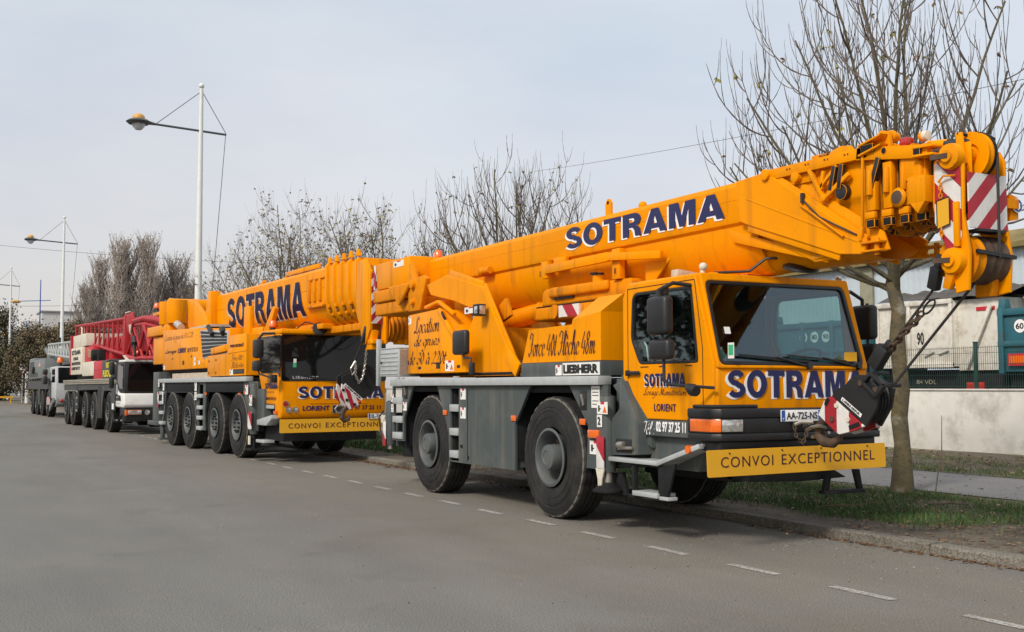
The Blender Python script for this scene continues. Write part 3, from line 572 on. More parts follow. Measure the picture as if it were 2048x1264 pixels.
# bushy leafy trees at the far bend
BL = [mat('bush_leaf_olive', (.115, .10, .052), .8, nz=.35, ns=.8), mat('bush_leaf_brown', (.135, .092, .05), .8, nz=.35, ns=.8), mat('bush_leaf_dark', (.05, .052, .028), .8, nz=.35, ns=.8)]
def bushy(label, x, y, H, wd, seed, n=15000, mix=(0, 1, 1, 2), ls=.12, trunk=.3):
    r = random.Random(seed); root = thing('bushy_tree', label, 'tree', (x, y, 0), 0, 'leafy trees at the far bend'); T = MB(BARKM); K = MB()
    th = H*trunk; T.tube([(0, 0, -.1), (.05, 0, th*.5), (0, .05, th), (.1, 0, H*.7)], [.2, .17, .15, .05], 8)
    cl = []
    for i in range(26):
        a = r.uniform(0, 2*PI); u = r.uniform(0, 1); rr = wd*(.35+.65*math.sin(PI*min(.97, u*.75+.2)))*r.uniform(.35, 1); p = V(math.cos(a)*rr, math.sin(a)*rr, th*.75+(H-th*.75)*u); cl.append((p, r.uniform(.5, 1.1)*wd*.38))
        T.tube([(0, 0, th*r.uniform(.7, 1)), p*.55+V(0, 0, .2*H), p], [.07, .04, .015], 4, False)
    for i in range(n):
        p, s = r.choice(cl); d = V(r.gauss(0, .5), r.gauss(0, .5), r.gauss(0, .45))*s; c = p+d; K.m(BL[r.choice(mix)]); w_ = V(r.uniform(-1, 1), r.uniform(-1, 1), r.uniform(-1, 1)).normalized()*ls*r.uniform(.5, 1.1); u_ = w_.orthogonal().normalized()*ls*.5
        K.add([c-w_, c+u_, c+w_, c-u_], [(0, 1, 2, 3)])
    T.build('trunk', root, weld=False); K.build('crown', root, weld=False)
bushy('olive brown leafy tree nearest the left edge at the far bend', -97, 3.0, 6.8, 3.0, 1)
bushy('brown leafed bushy tree directly above the far grey crane cab', -93, 5.2, 6.7, 3.0, 2, mix=(0, 1, 1, 2))
bushy('rounded leafy tree right of the far white lamp pole', -108, 7.6, 7.2, 3.0, 3, mix=(0, 0, 1, 2))
bushy('dark evergreen bushy tree at the far left edge', -150, 1.2, 12.0, 4.2, 4, mix=(2, 2, 0), ls=.2, n=8000)
bushy('low dark bushy tree behind the give way sign', -122, 3.4, 6.0, 4.5, 6, mix=(2, 2, 0), ls=.2, n=9000, trunk=.1)
bushy('low dark bush between the far bend and the white house', -136, 10.0, 6.0, 4.5, 8, mix=(2, 0, 1), ls=.2, n=9000, trunk=.1)
bushy('olive undergrowth bush at the foot of the left poplars', -135, 15.4, 6.0, 5.0, 9, mix=(0, 0, 2), ls=.18, n=9000, trunk=.12)
bushy('olive undergrowth bush at the foot of the right poplars', -135, 22.0, 6.5, 5.2, 10, mix=(0, 0, 2), ls=.18, n=9000, trunk=.12)

# trees across the road, behind the camera, seen only as reflections in the cab glass
for i, (x, y, H) in enumerate(((-62, -33, 9.5), (-50, -31, 8.5), (-41, -34, 10), (-30, -32, 8.0), (-20, -35, 9.0), (-8, -33, 8.5), (6, -36, 9.0), (-86, -33, 9.5), (-112, -34, 10), (-140, -36, 11))):
    bushy('dense leafy tree across the road, %s in the row facing the cranes' % ('first', 'second', 'third', 'fourth', 'fifth', 'sixth', 'seventh', 'eighth', 'ninth', 'tenth')[i], x, y, H, 4.2, 60+i, n=3500, ls=.34)
# ================= BACKGROUND STRUCTURES =================
PLASTER = mat('white_render', (.60, .59, .555), .85, nz=.06, ns=3, bump=.25, bs=25, dirt=(.27, .255, .215), dirt_amt=.85, dscale=1.6)
CLAD = mat('pale_blue_cladding', (.46, .53, .585), .55, nz=.05, ns=.6, dirt=(.38, .42, .44), dirt_amt=.5, dscale=.8)
OLIVE = mat('mossy_roof', (.20, .155, .06), .9, nz=.3, ns=1.2, dirt=(.09, .085, .035), dirt_amt=.8, dscale=.9)
CONC = mat('concrete_pillar', (.23, .22, .16), .9, nz=.15, ns=3)
POLE = mat('lamp_pole_white', (.68, .71, .70), .5, nz=.05)
POLED = mat('lamp_dark_grey', (.07, .08, .085), .5)
AMBER = mat('lamp_amber_dome', (.62, .33, .06), .35, coat=.4)
BOWL = mat('lamp_clear_bowl', (.48, .52, .56), .15, nz=.1, coat=.6)
# low white wall
w = MB(PLASTER); xs = [4-1.0*i for i in range(40)]
w.box(-36, 4, 12.05, 12.25, .05, 1.44); w.box(-36, 4, 12.02, 12.28, 1.44, 1.475)
w.m(CONC); w.box(-36, 4, 11.98, 12.04, .05, .235); tag(w.build('wall', bev=.008), 'low white rendered wall with grey stains behind the path', 'wall')  # added strip, darker colour stands in for the shadow line at the base
# mesh fence
fr = thing('mesh_fence', 'dark green wire mesh fence on top of the white wall', 'fence', (-12, 12.16, 1.475))
p0 = None
for i in range(12):
    fx = 6.65-2.5*i-1.0+9.5; fx = 15.45-2.5*i
    P = MB(GREENP); P.box(fx-.035, fx+.035, -.03, .03, 0, .93); P.box(fx-.045, fx+.045, -.04, .04, .93, .945); P.build('post', fr, bev=.004)
    M_ = MB(GREENP); n = 48
    for j in range(1, n): M_.bar((fx-2.5*j/n, .032, .03), (fx-2.5*j/n, .032, .86), .0055, .0055)
    for zz in (.05, .28, .5, .72, .83): M_.bar((fx, .037, zz), (fx-2.5, .037, zz), .008, .008)
    M_.build('mesh_panel', fr, weld=False)
# warehouse
wh = thing('warehouse', 'long pale blue corrugated warehouse with concrete pillars behind the yard', 'building', (-20, 30, 0))
c = MB(CLAD); pts = []; x = -34.0
while x < 44: pts += [(x, 0), (x+.17, 0), (x+.2, -.035), (x+.27, -.035), ]; x += .30
vs = [(a, b, z) for a, b in pts for z in (.1, 6.75)]; c.add(vs, [(2*i, 2*i+2, 2*i+3, 2*i+1) for i in range(len(pts)-1)]); c.box(-34, 44, .05, 14, .1, 6.6); c.build('wall', wh, weld=False)
for i in range(-4, 8):
    q = MB(CONC); q.box(-4.3+6.1*i-.36, -4.3+6.1*i+.36, -.16, -.04, .1, 6.75); q.build('pillar', wh, bev=.01)
r_ = MB(OLIVE); r_.prism([(-.45, 6.752), (-.45, 6.95), (.6, 7.55), (7, 8.6), (14.2, 7.5), (14.2, 6.752)], 'x', -34.2, 44.2); r_.build('roof', wh)
hs = thing('shed', 'building with brown mossy pitched roof behind the bare tree over the boom', 'building', (-62, 36, 0))
m_ = MB(CLAD); m_.box(-11, 12, 0, 12, 0, 9.4); m_.build('wall', hs)
m_ = MB(OLIVE); m_.add([(-12, -.6, 9.35), (13, -.6, 9.35), (13, 12.6, 9.35), (-12, 12.6, 9.35), (-6.5, 5, 12.8), (13, 5, 12.8)], [(0, 1, 5, 4), (2, 3, 4, 5), (3, 0, 4), (1, 2, 5), (0, 3, 2, 1)]); m_.build('roof', hs)
# far white house
fh = thing('white_house', 'distant white house with flat parapet behind the second lamp pole', 'building', (-215, 13.2, 0))
m_ = MB(mat('house_render', (.50, .50, .49), .85)); m_.box(0, 9, -1.2, 5.4, 0, 15.2); m_.box(.5, 8, -4.2, -1.21, 0, 13.6); m_.build('wall', fh)
m_ = MB(mat('grey_coping', (.22, .21, .20), .9)); m_.box(-.3, 9.3, -1.4, 5.6, 15.2, 15.45); m_.build('roof', fh)
for zz in (4, 8, 12):
    m_ = MB(DARK); m_.box(9.0, 9.06, 1.6, 2.7, zz, zz+1.4); m_.build('window', fh)
# bend of the road: verge furniture
m_ = MB(WHITE); m_.tube([(0, 0, 0), (0, 0, 2.9)], .2, 12); 
gp = thing('bollard_post', 'thick white post in front of the dark bushes at far left', 'post', (-100, 1.9, .1)); m_.build('post', gp)
m_ = MB(BLUE); bp_ = thing('blue_post', 'thin blue post left of the far grey crane', 'post', (-96, 3.4, .1)); m_.tube([(0, 0, 0), (0, 0, 2.6)], .07, 8); m_.build('post', bp_)
gs = thing('give_way_sign', 'triangular road sign facing away behind the white post at far left', 'sign', (-104, 1.75, .1))
m_ = MB(ALU); m_.tube([(0, 0, 0), (0, 0, 3.8)], .04, 8); m_.build('pole', gs)
m_ = MB(STICK); m_.prism([(-.55, 3.7), (.55, 3.7), (0, 2.75)], 'x', .045, .06); m_.build('face', gs)
m_ = MB(REDL); 
for a, b in (((-.62, 3.74), (.62, 3.74)), ((.62, 3.74), (0, 2.66)), ((0, 2.66), (-.62, 3.74))): m_.bar((.07, *a), (.07, *b), .02, .13, (1, 0, 0))
m_.build('border', gs)
yb = MB(SIGNY); yb.box(-104.6, -104.4, -3.2, 1.0, .55, .72); 
for yy in (-3, -1, .8): yb.box(-104.58, -104.42, yy-.06, yy+.06, 0, .6)
tag(yb.build('barrier'), 'low yellow barrier rail at the far left edge of the road', 'barrier')
# street lamps: white mast with cross arm and stays
def lamp():
    root = thing('street_lamp', '', 'street lamp', (0, 0, 0), 0, 'white masts with cross arm lamps')
    m = MB(POLE); m.tube([(0, 0, 0), (0, 0, 4), (0, 0, 10), (0, 0, 13.3)], [.16, .145, .10, .075], 14); m.build('mast', root)
    m = MB(POLE); m.ball((0, 0, 13.42), .11, n=12, m=8); m.build('finial', root)
    m = MB(POLED); m.tube([(0, 1.0, 11.55), (0, -1.75, 11.68)], .045, 8); m.build('cross_arm', root)
    m = MB(ROPE); m.tube([(0, .05, 13.15), (0, 1.0, 11.58)], .014, 5); m.tube([(0, -.05, 13.15), (0, -1.7, 11.72)], .014, 5); m.tube([(0, .98, 11.55), (.0, .6, 6), (0, .25, 2.4)], .013, 5); m.build('stay_wire', root)
    h = MB(POLED); h.lathe([(.02, .12), (.36, .06), (.47, -.02), (.38, -.10), (.02, -.10)], (0, -2.38, 11.72), Z, 24); h.tube([(0, -1.75, 11.68), (0, -2.1, 11.72)], [.05, .09], 8); ho = h.build('lamp_head', root)
    m = MB(AMBER); m.lathe([(.24, .10), (.23, .2), (.16, .28), (.0, .29)], (0, -2.38, 11.72), Z, 20); m.build('dome', ho)
    m = MB(BOWL); m.lathe([(.0, -.34), (.12, -.32), (.22, -.22), (.26, -.08)], (0, -2.38, 11.72), Z, 20); m.build('bowl', ho)
    return root
L1_ = lamp(); L1_.location = (-33, 2.95, .1); L1_['label'] = 'tall white street lamp nearest the camera, mast behind the second crane'
l2_ = dup(L1_, None, (-80.6, 2.78, .1)); l2_['label'] = 'white street lamp further off, mast behind the red lattice crane'; l2_.scale = (1, 1, 1.09)
l3_ = dup(L1_, None, (-136, 2.5, .1)); l3_['label'] = 'farthest white street lamp mast, thin, near the left edge of the photo'; l3_.scale = (1, 1, 1.19)
def blue_lamp(x, y, H, label):
    root = thing('blue_street_lamp', label, 'street lamp', (x, y, 0), 0, 'blue street lamps beyond the bend')
    m = MB(BLUE); m.tube([(0, 0, 0), (0, 0, H)], [.13, .06], 8); m.build('mast', root)
    m = MB(BLUE); m.tube([(0, 1.3, H*.83), (0, -2.4, H*.815)], .05, 6); m.build('cross_arm', root)
    h = MB(AMBER); h.ball((0, -3.0, H*.81), .32, 1, 2.0, .7, 12, 8); h.build('lamp_head', root)
blue_lamp(-150, 7.0, 16.0, 'blue lamp mast with small amber head behind the second white lamp'); blue_lamp(-190, 8.3, 12.6, 'smaller dark blue lamp mast left of the distant white house')
# wires and pole
up_ = MB(DARK); up_.tube([(0, 0, 0), (0, 0, 10.6)], [.16, .13], 10); up_.box(-.3, .3, -.3, .3, 10.2, 10.35); up_.tube([(0, 0, 10.6), (0, 0, 10.95)], [.13, .02], 8)
o = up_.build('utility_pole'); o.location = (-68, 17.4, 0); tag(o, 'dark wooden pole top behind the second crane boom beside the tall lamp', 'pole')
def wire(name, label, pts, r):
    m = MB(ROPE); a, b = V(*pts[0]), V(*pts[1]); m.tube([a.lerp(b, t/14)+V(0, 0, -pts[2]*4*(t/14)*(1-t/14)) for t in range(15)], r, 5); tag(m.build(name), label, 'wire')
wire('overhead_cable', 'upper dark cable sloping across the sky at far left', ((-130, -14, 19.3), (-68, 17.4, 10.5), .6), .015)
wire('overhead_cable', 'lower dark cable across the sky at far left running behind the poplars', ((-150, -12, 12.4), (-160, 40, 16.5), 1.3), .024)
wire('overhead_cable', 'thin cable rising behind the front crane boom through the nearest tree', ((-40, 22, 13.0), (8, 14, 7.4), .3), .008)
# ---- yard vehicles ----
WSTEEL = mat('white_steel', (.62, .60, .54), .55, nz=.06, ns=3, dirt=(.22, .15, .09), dirt_amt=.65, dscale=4)
TARP = mat('dark_tarpaulin', (.075, .068, .06), .85, nz=.3, ns=4)
def disc(s_, o, r, parent):
    m = MB(LETW); m.lathe([(0, .006), (r, .006), (r, 0)], o, NY, 24); d_ = m.build('speed_disc', parent)
    text(s_, (o[0]-r*.68, o[1]-.008, o[2]-r*.45), X, Z, r*1.36, r*.9, BLACK, d_, bold=.02)
def chassis(parent, x0, x1, y0, plate_s=None):
    m = MB(DARK); m.box(x0, x1, y0+.25, y0+2.1, .55, 1.78); m.box(x0+.1, x0+.4, y0+.1, y0+2.2, .95, 1.15); m.build('frame', parent, bev=.01)
    for xx in (x0+.6, x1-.5):
        m = MB(RUBBER); m.lathe([(.2, -.15), (.45, -.16), (.52, -.1), (.52, .1), (.45, .16), (.2, .15)], (xx, y0+.35, .68), Y_, 24); m.m(RIMM); m.lathe([(0, -.08), (.26, -.12), (.3, -.05)], (xx, y0+.35, .68), Y_, 18); m.build('wheel', parent)
t1 = thing('skip_trailer', 'white steel tipper body marked 90 parked behind the fence', 'trailer', (0, 0, .16))
m = MB(WSTEEL); m.box(-10.35, -7.85, 16.0, 18.4, 1.85, 3.5); m.box(-7.85, -6.56, 16.15, 18.4, 1.75, 3.5); m.build('body', t1, bev=.02)
for xx in (-10.35, -9.42, -9.28, -7.95):
    m = MB(WSTEEL); m.box(xx, xx+.1, 15.93, 16.0, 1.85, 3.46); m.build('upright', t1, bev=.012)
m = MB(WSTEEL); m.box(-10.35, -7.85, 15.92, 16.0, 3.42, 3.54); m.box(-10.35, -7.85, 15.92, 16.0, 1.83, 1.95); m.build('top_rail', t1, bev=.012)
m = MB(WSTEEL); m.bar((-6.8, 16.05, 3.3), (-7.55, 16.05, 1.8), .1, .06, (0, 1, 0)); m.build('brace', t1, bev=.008)
m = MB(TARP); v = []; nn = 34
for i in range(nn+1):
    x = -10.3+4.1*i/nn; a = .16*(math.sin(i*.9)+.6*math.sin(i*2.3+1)); v += [(x, 15.95, 3.56+.06*a), (x, 16.6, 3.72+.5*a*.5+.1), (x, 18.4, 3.62+.2*a)]
m.add(v, [q for i in range(nn) for j in (0, 1) for q in [(3*i+j, 3*i+3+j, 3*i+4+j, 3*i+1+j)]]); m.build('tarpaulin', t1, weld=False)
text('90', (-8.98, 15.975, 2.42), X, Z, .22, .32, BLACK, t1, bold=.02); m = MB(WSTEEL); m.lathe([(0, .003), (.25, .003), (.25, 0)], (-8.87, 15.985, 2.58), NY, 28); m.build('speed_disc', t1)
m = MB(REDL); m.box(-7.28, -6.75, 16.13, 16.15, 3.2, 3.29); m.build('badge', t1)
m = MB(CHROME); m.bar((-8.75, 15.97, 2.1), (-8.45, 15.97, 2.22), .02, .03); m.bar((-8.3, 15.97, 2.15), (-8.0, 15.97, 2.24), .02, .03); m.build('latch', t1)
chassis(t1, -10.3, -6.5, 16.0)
m = MB(REDLENS); m.box(-7.5, -7.0, 15.98, 16.05, 1.28, 1.46); m.build('tail_light', t1, bev=.01)
m = MB(INDIC); m.box(-8.9, -8.0, 15.98, 16.05, .98, 1.1); m.build('reflector_strip', t1)
text('84 VDL', (-9.0, 15.97, 1.42), X, Z, .62, .11, CONC, t1, lift=.02)
t2 = thing('skip_trailer', 'second white tipper body with dark top cover behind the right blue green body', 'trailer', (0, 0, .16))
m = MB(WSTEEL); m.box(-6.3, -1.5, 16.9, 19.3, 1.75, 3.55); 
m.build('body', t2, bev=.02)
for i in range(6): m = MB(WSTEEL); m.box(-6.2+.85*i, -6.08+.85*i, 16.82, 16.9, 1.8, 3.42); m.build('upright', t2, bev=.012)
m = MB(WSTEEL); m.box(-6.3, -1.5, 16.8, 16.9, 3.42, 3.55); m.build('top_rail', t2, bev=.012)
m = MB(TARP); v = []
for i in range(31):
    x = -6.3+4.8*i/30; a = .5+.5*math.sin(i*.55); v += [(x, 16.8, 3.58), (x, 17.3, 3.62+.3*a), (x, 19.2, 3.6+.15*a)]
m.add(v, [q for i in range(30) for j in (0, 1) for q in [(3*i+j, 3*i+3+j, 3*i+4+j, 3*i+1+j)]]); m.build('tarpaulin', t2, weld=False)
chassis(t2, -6.2, -1.6, 16.9)
def teal(x0, x1, y0, label, discs):
    t = thing('tipper_body', label, 'trailer', (0, 0, .16), 0, 'blue green tipper bodies in the yard')
    m = MB(TEAL); m.box(x0, x1, y0, y0+2.3, 1.7, 3.12); m.build('body', t, bev=.02)
    for xx in [x0+.02+(x1-x0-.16)*i/3 for i in range(4)]:
        m = MB(TEAL); m.box(xx, xx+.14, y0-.08, y0, 1.66, 3.2); m.build('upright', t, bev=.012)
    m = MB(TEAL); m.box(x0, x1, y0-.07, y0, 3.02, 3.18); m.box(x0, x1, y0-.07, y0, 2.30, 2.42); m.build('rail', t, bev=.012)
    m = MB(TEAL); m.prism([(y0-.05, 3.18), (y0+.2, 3.18), (y0+.15, 3.42), (y0, 3.42)], 'x', x0+.02, x0+.2); m.build('hinge', t, bev=.01)
    for s_, xx in discs: disc(s_, (xx, y0-.005, 2.76), .155, t)
    m = MB(REDL); m.box(x0+.3, x0+1.5, y0-.10, y0-.09, 1.84, 2.12); m.m(INDIC); m.box(x0+.35, x0+1.45, y0-.115, y0-.102, 1.89, 2.07); m.build('marker_board', t)
    chassis(t, x0+.1, x1, y0); return t
teal(-6.50, -3.2, 15.95, 'blue green tipper body marked 60 and 80 at the right edge of the photo', [('60', -5.92), ('80', -5.56), ('90', -5.20)])
teal(-14.2, -10.55, 15.8, 'blue green tipper body marked 60 80 90 seen through the front crane cab', [('60', -12.95), ('80', -12.5), ('90', -12.05)])
# ================= CRANE PARTS =================
def make_wheel(parent, R, w, hub, deep=.13, name='wheel'):
    """wheel with axle along y, outer face towards -y at y=0"""
    rim = MB(RIMM); q = R*.455
    rim.lathe([(q, .02), (q+.02, -.012), (q-.01, -.02), (q-.035, .02), (q-.055, deep*.75), (q*.80, deep), (q*.62, deep-.03), (q*.60, deep-.035), (0, deep-.035)], (0, 0, 0), Y_, 44, ring='open')
    for i in range(8):
        a = 2*PI*i/8; c = (math.cos(a)*q*.70, deep-.012, math.sin(a)*q*.70); rim.m(DARK); rim.cyl((c[0], deep-.03, c[2]), (c[0], deep-.001, c[2]), .026, n=10)
    o = rim.build(name, parent)
    t = MB(RUBBER); h = w/2; n = 120
    pr = [(.452, -.36), (.5, -.455), (.60, -.495), (.72, -.5), (.80, -.49), (.815, -.478), (.83, -.487), (.90, -.465), (.95, -.435)]
    t.lathe([(r*R, p*w) for r, p in pr], (0, h, 0), Y_, n, ring='open'); t.lathe([(r*R, -p*w) for r, p in pr], (0, h, 0), Y_, n, ring='open')
    lug = lambda r, hh, i, j: r*(1 if (j+(1 if hh > 0 else 0)) % 4 < 3 else (.982 if abs(hh) > w*.2 else .990))
    t.m(RDUST); e1 = [(.95, -.435), (.968, -.42), (.978, -.41)]
    t.lathe([(r*R, p*w) for r, p in e1], (0, h, 0), Y_, n, rf=lug, ring='open'); t.lathe([(r*R, -p*w) for r, p in e1], (0, h, 0), Y_, n, rf=lug, ring='open')
    t.m(RUBBER); tr = [(.978, -.41), (1, -.36), (1.0, -.17), (.978, -.165), (.978, -.135), (1.0, -.13), (1.0, -.02), (.978, -.015), (.978, .015), (1.0, .02), (1.0, .13), (.978, .135), (.978, .165), (1.0, .17), (1, .36), (.978, .41)]
    t.lathe([(r*R, p*w) for r, p in tr], (0, h, 0), Y_, n, rf=lug, ring='open')
    t.m(RUBBER)
    for rr, pp in ((.66, -.5), (.77, -.497)): t.lathe([((rr-.006)*R, pp*w), (rr*R, pp*w-.005), ((rr+.006)*R, pp*w)], (0, h, 0), Y_, 60, ring='open')
    t.build('tyre', o, smooth=25)
    hb = MB(RIMM)
    if hub: hb.lathe([(hub, deep), (hub, -.02), (hub*.93, -.045), (hub*.55, -.055), (hub*.5, -.048), (0, -.05)], (0, 0, 0), Y_, 28, ring='open'); rr = hub*1.32; nb = 12
    else: hb.lathe([(q*.55, deep), (q*.52, deep-.07), (q*.46, deep-.085), (0, deep-.085)], (0, 0, 0), Y_, 28, ring='open'); rr = q*.47; nb = 10
    hb.m(DARK if not hub else RUST_SHADE)
    for i in range(nb):
        a = 2*PI*i/nb; y = deep-.06 if hub else deep-.105
        hb.cyl((math.cos(a)*rr, deep, math.sin(a)*rr), (math.cos(a)*rr, y-.02, math.sin(a)*rr), .02, n=8)
    hb.build('hub', o); return o
def place(o, x, y, z, rot=0, flip=False): o.location = (x, y, z); o.rotation_euler = (0, rot, PI if flip else 0); return o
def bolt_box(parent, name, m, x0, x1, y0, y1, z0, z1, bev=.012): b = MB(m); b.box(x0, x1, y0, y1, z0, z1); return b.build(name, parent, bev=bev)
def sticker(parent, x, z, w, h, y=-.004, kind=0, ax='y'):
    """small white warning sticker with a red bar and pictogram marks"""
    m = MB(STICK); f = (lambda a0, a1, b0, b1, l: m.box(x+a0*w, x+a1*w, y-l, y, z+b0*h, z+b1*h)) if ax == 'y' else (lambda a0, a1, b0, b1, l: m.box(y, y+l, x+a0*w, x+a1*w, z+b0*h, z+b1*h))
    f(0, 1, 0, 1, .002)
    if kind != 2: m.m(REDL); f(.35, .7, .80, 1, .0035)
    m.m(BLACK); (f(.12, .26, .2, .7, .0035), f(.16, .36, .38, .48, .004)) if kind != 2 else None
    if kind == 1: m.m(INDIC); m.prism([(x+w*.55, z+h*.12), (x+w*.93, z+h*.12), (x+w*.74, z+h*.68)], 'y', y-.004, y) if ax == 'y' else None
    if kind == 2: m.m(BLACK); [f(.12, .88, b, b+.035, .004) for b in (.15, .3, .55, .7, .85)]
    return m.build('sticker', parent, weld=False)
def beacon(parent, x, y, z, s=1):
    m = MB(BLACK); m.cyl((x, y, z), (x, y, z+.09*s), .05*s, .035*s, 12); b = m.build('beacon', parent)
    m = MB(INDIC); m.lathe([(.06*s, 0), (.078*s, .02*s), (.07*s, .10*s), (.04*s, .135*s), (0, .14*s)], (x, y, z+.09*s), Z, 16); m.build('lens', b); return b
def chain(pts, parent, name, m, lw=.035, r=.007):
    mb = MB(m); P = [V(*p) for p in pts]; L = [0]
    for i in range(1, len(P)): L.append(L[-1]+(P[i]-P[i-1]).length)
    n = max(3, int(L[-1]/(lw*1.25)))
    def at(s):
        for i in range(1, len(P)):
            if s <= L[i] or i == len(P)-1: return P[i-1].lerp(P[i], (s-L[i-1])/(L[i]-L[i-1])), (P[i]-P[i-1]).normalized()
    for k in range(n):
        c, d = at((k+.5)*L[-1]/n); a = d.orthogonal().normalized(); b = d.cross(a); s = a if k % 2 else b
        ring = [c+d*(math.cos(t)*lw*.85)+s*(math.sin(t)*lw*.5) for t in [2*PI*j/10 for j in range(11)]]
        mb.tube(ring, r, 5, False)
    return mb.build(name, parent, weld=False)
ZEB = stripes('red_white_marker', (1, 0, .9), .36)
ZEBN = stripes('red_white_marker_steep', (1, 0, 1.0), .25, off=.28)
ZEBF = stripes('red_white_marker_front', (0, -1, 1), .21, off=.1)
ZEBH = stripes('red_white_block', (1, 0, .0), .30, c1=(.36, .018, .03), off=.18)
ZEBH2 = stripes('red_white_block_two', (0, 1, .35), .155, off=.15)
# ================= FRONT CRANE =================
c1 = thing('mobile_crane', 'front two axle orange and grey mobile crane, largest and nearest, boom pointing right', 'crane', (0, 0, 0), 0, 'mobile cranes parked along the kerb')
CY = 1.10; FY = 2.2; R1 = .71
w0 = make_wheel(c1, R1, .42, .15, .21); place(w0, 0, .0, R1, .2)
for (x, y, z, fl, rt) in ((-3.61, .03, R1, False, .9), (0, FY, R1+.075, True, 0), (-3.61, FY, R1+.075, True, .4)):
    place(dup(w0, c1), x, y, z, rt, fl)
# chassis frame, axles, wheel housings
m = MB(DARK); m.box(-5.3, 2.4, .62, 1.58, .82, 1.52); m.box(-4.62, -2.98, .095, 2.1, 1.46, 1.545); m.box(-.98, .77, .095, 2.1, 1.46, 1.545)
for x in (0, -3.61): m.cyl((x, .35, R1), (x, 1.85, R1), .12); m.cyl((x, 1.1, R1-.05), (x, 1.1, R1+.2), .26)
for x in (-4.68, -2.9, -1.0, .8): m.box(x-.03, x+.03, .10, 2.1, .62, 1.5)
m.build('frame', c1, bev=.01)
def panels(y, s):
    u = X; o = (0, y, 0)
    plate([(-5.1, 1.548), (-5.1, .70), (-4.61, .70), (-4.61, 1.06), (-4.26, 1.548)], [[(-5.05, .76), (-4.67, .76), (-4.67, 1.51), (-5.05, 1.51)]], o, X, Z, .04, GREY, 'side_panel', c1)
    plate([(-3.37, 1.548), (-2.97, .89), (-2.95, .49), (-.97, .49), (-.97, 1.07), (-.57, 1.548)], [[(-2.91, .51), (-2.63, .51), (-2.63, 1.51), (-2.91, 1.51)]], o, X, Z, .04, GREY, 'side_panel', c1)
    plate([(.35, 1.548), (.76, 1.10), (.72, .63), (1.17, .63), (1.17, 1.548)], [], o, X, Z, .04, GREY, 'side_panel', c1)
panels(.07, 1); panels(FY-.07, -1)
b = MB(GREY); b.box(-2.62, -1.0, .095, .55, .52, 1.5); b.build('tool_locker', c1, bev=.01)
m = MB(DARK); m.box(-2.345, -2.339, .044, .052, .52, 1.5); m.box(-2.55, -2.50, .035, .05, .70, .74); m.box(-2.32, -2.30, .04, .05, .55, .6); m.build('door_seam', c1)
for (x0, x1, zs) in ((-5.06, -4.66, (1.27, .98, .73)), (-2.91, -2.62, (1.19, .86, .55))):
    for z in zs: m = MB(ALU); m.box(x0+.01, x1-.01, .03, .17, z, z+.10); m.build('ladder_step', c1, bev=.008)
    m = MB(DARK); m.box(x0, x1, .2, .25, .5 if x0 > -4 else .72, 1.52); m.build('ladder_back', c1)
m = MB(ALU); m.box(-5.03, 1.08, -.02, .16, 1.552, 1.652); m.box(-5.03, 1.08, FY-.16, FY+.02, 1.552, 1.652); m.build('deck_edge', c1, bev=.008)
m = MB(DARK); m.box(-5.0, 1.03, .165, FY-.165, 1.53, 1.63); m.build('deck', c1)
m = MB(ALU)
for x in (-4.9, -4.72, -2.75): m.box(x, x+.12, .02, .06, 1.654, 1.68)
m.build('deck_clip', c1)
for (x, z, w_, h_, kd) in ((-2.57, 1.36, .17, .15, 0), (-2.57, 1.10, .17, .15, 0), (-4.65, 1.17, .15, .13, 0), (.84, 1.30, .17, .24, 2), (.80, .79, .25, .15, 1), (-5.14, 1.30, .1, .12, 0), (-5.14, 1.14, .1, .12, 2)): sticker(c1, x, z, w_, h_, .048, kd)
for x, z in ((-3.13, 1.17), (-1.05, 1.14), (.60, 1.14)): m = MB(INDIC); m.box(x, x+.12, .032, .05, z-.035, z+.035); m.build('side_marker', c1, bev=.006)
m = MB(INDIC); m.box(.83, 1.06, -.005, .05, .97, 1.06); m.build('side_marker', c1, bev=.01)
for x, z in ((.59, 1.27), (-4.62, 1.35)):
    m = MB(BLACK); m.box(x, x+.15, .044, .052, z, z+.22); m.build('handle_recess', c1, bev=.004)
    m = MB(CHROME); m.bar((x+.1, .035, z+.05), (x+.06, .03, z+.18), .03, .02, NY); m.build('handle', c1, bev=.003)
# outriggers
def jack(x, y, z0, z1, top):
    m = MB(GREY); m.cyl((x, y, .62), (x, y, top), .085, n=24); m.m(DARK); m.cyl((x, y, top), (x, y, top+.015), .06); o = m.build('jack', c1, bev=.006)
    m = MB(CHROME); m.cyl((x, y, z0), (x, y, .64), .05, n=16); m.build('piston', o); return o
j1 = jack(1.20, .03, .50, 0, 1.43)
m = MB(DARK); m.lathe([(.07, .10), (.11, .06), (.17, .02), (.17, 0), (0, 0)], (1.20, .03, .41), Z, 20); m.build('foot_plate', j1)
m = MB(DARK); m.prism([(.8, .36), (1.42, .38), (1.32, .62), (1.1, .60)], 'y', .12, .17); m.box(.95, 1.55, .14, .6, .36, .40); m.build('outrigger_bracket', c1, bev=.006)
m = MB(CREAM); m.prism([(1.10, .66), (1.27, .66), (1.22, .54), (1.21, .43), (1.15, .43), (1.14, .54)], 'y', -.07, -.05); m.build('lock_plate', c1, bev=.003)
sticker(c1, 1.13, 1.24, .21, .13, -.062, 1); MB(STICK).box(1.13, 1.23, -.066, -.062, 1.10, 1.23).build('sticker', c1)
text('2', (1.155, -.067, 1.125), X, Z, .05, .085, BLACK, c1, bold=.02)
m = MB(ZEB); m.box(1.125, 1.27, -.075, -.06, .66, 1.00); m.build('marker_board', c1, bev=.004)
j2 = jack(-5.28, .10, .55, 0, 1.30); m = MB(ZEB); m.box(-5.36, -5.24, -.01, .005, .60, .98); m.build('marker_board', c1, bev=.004)
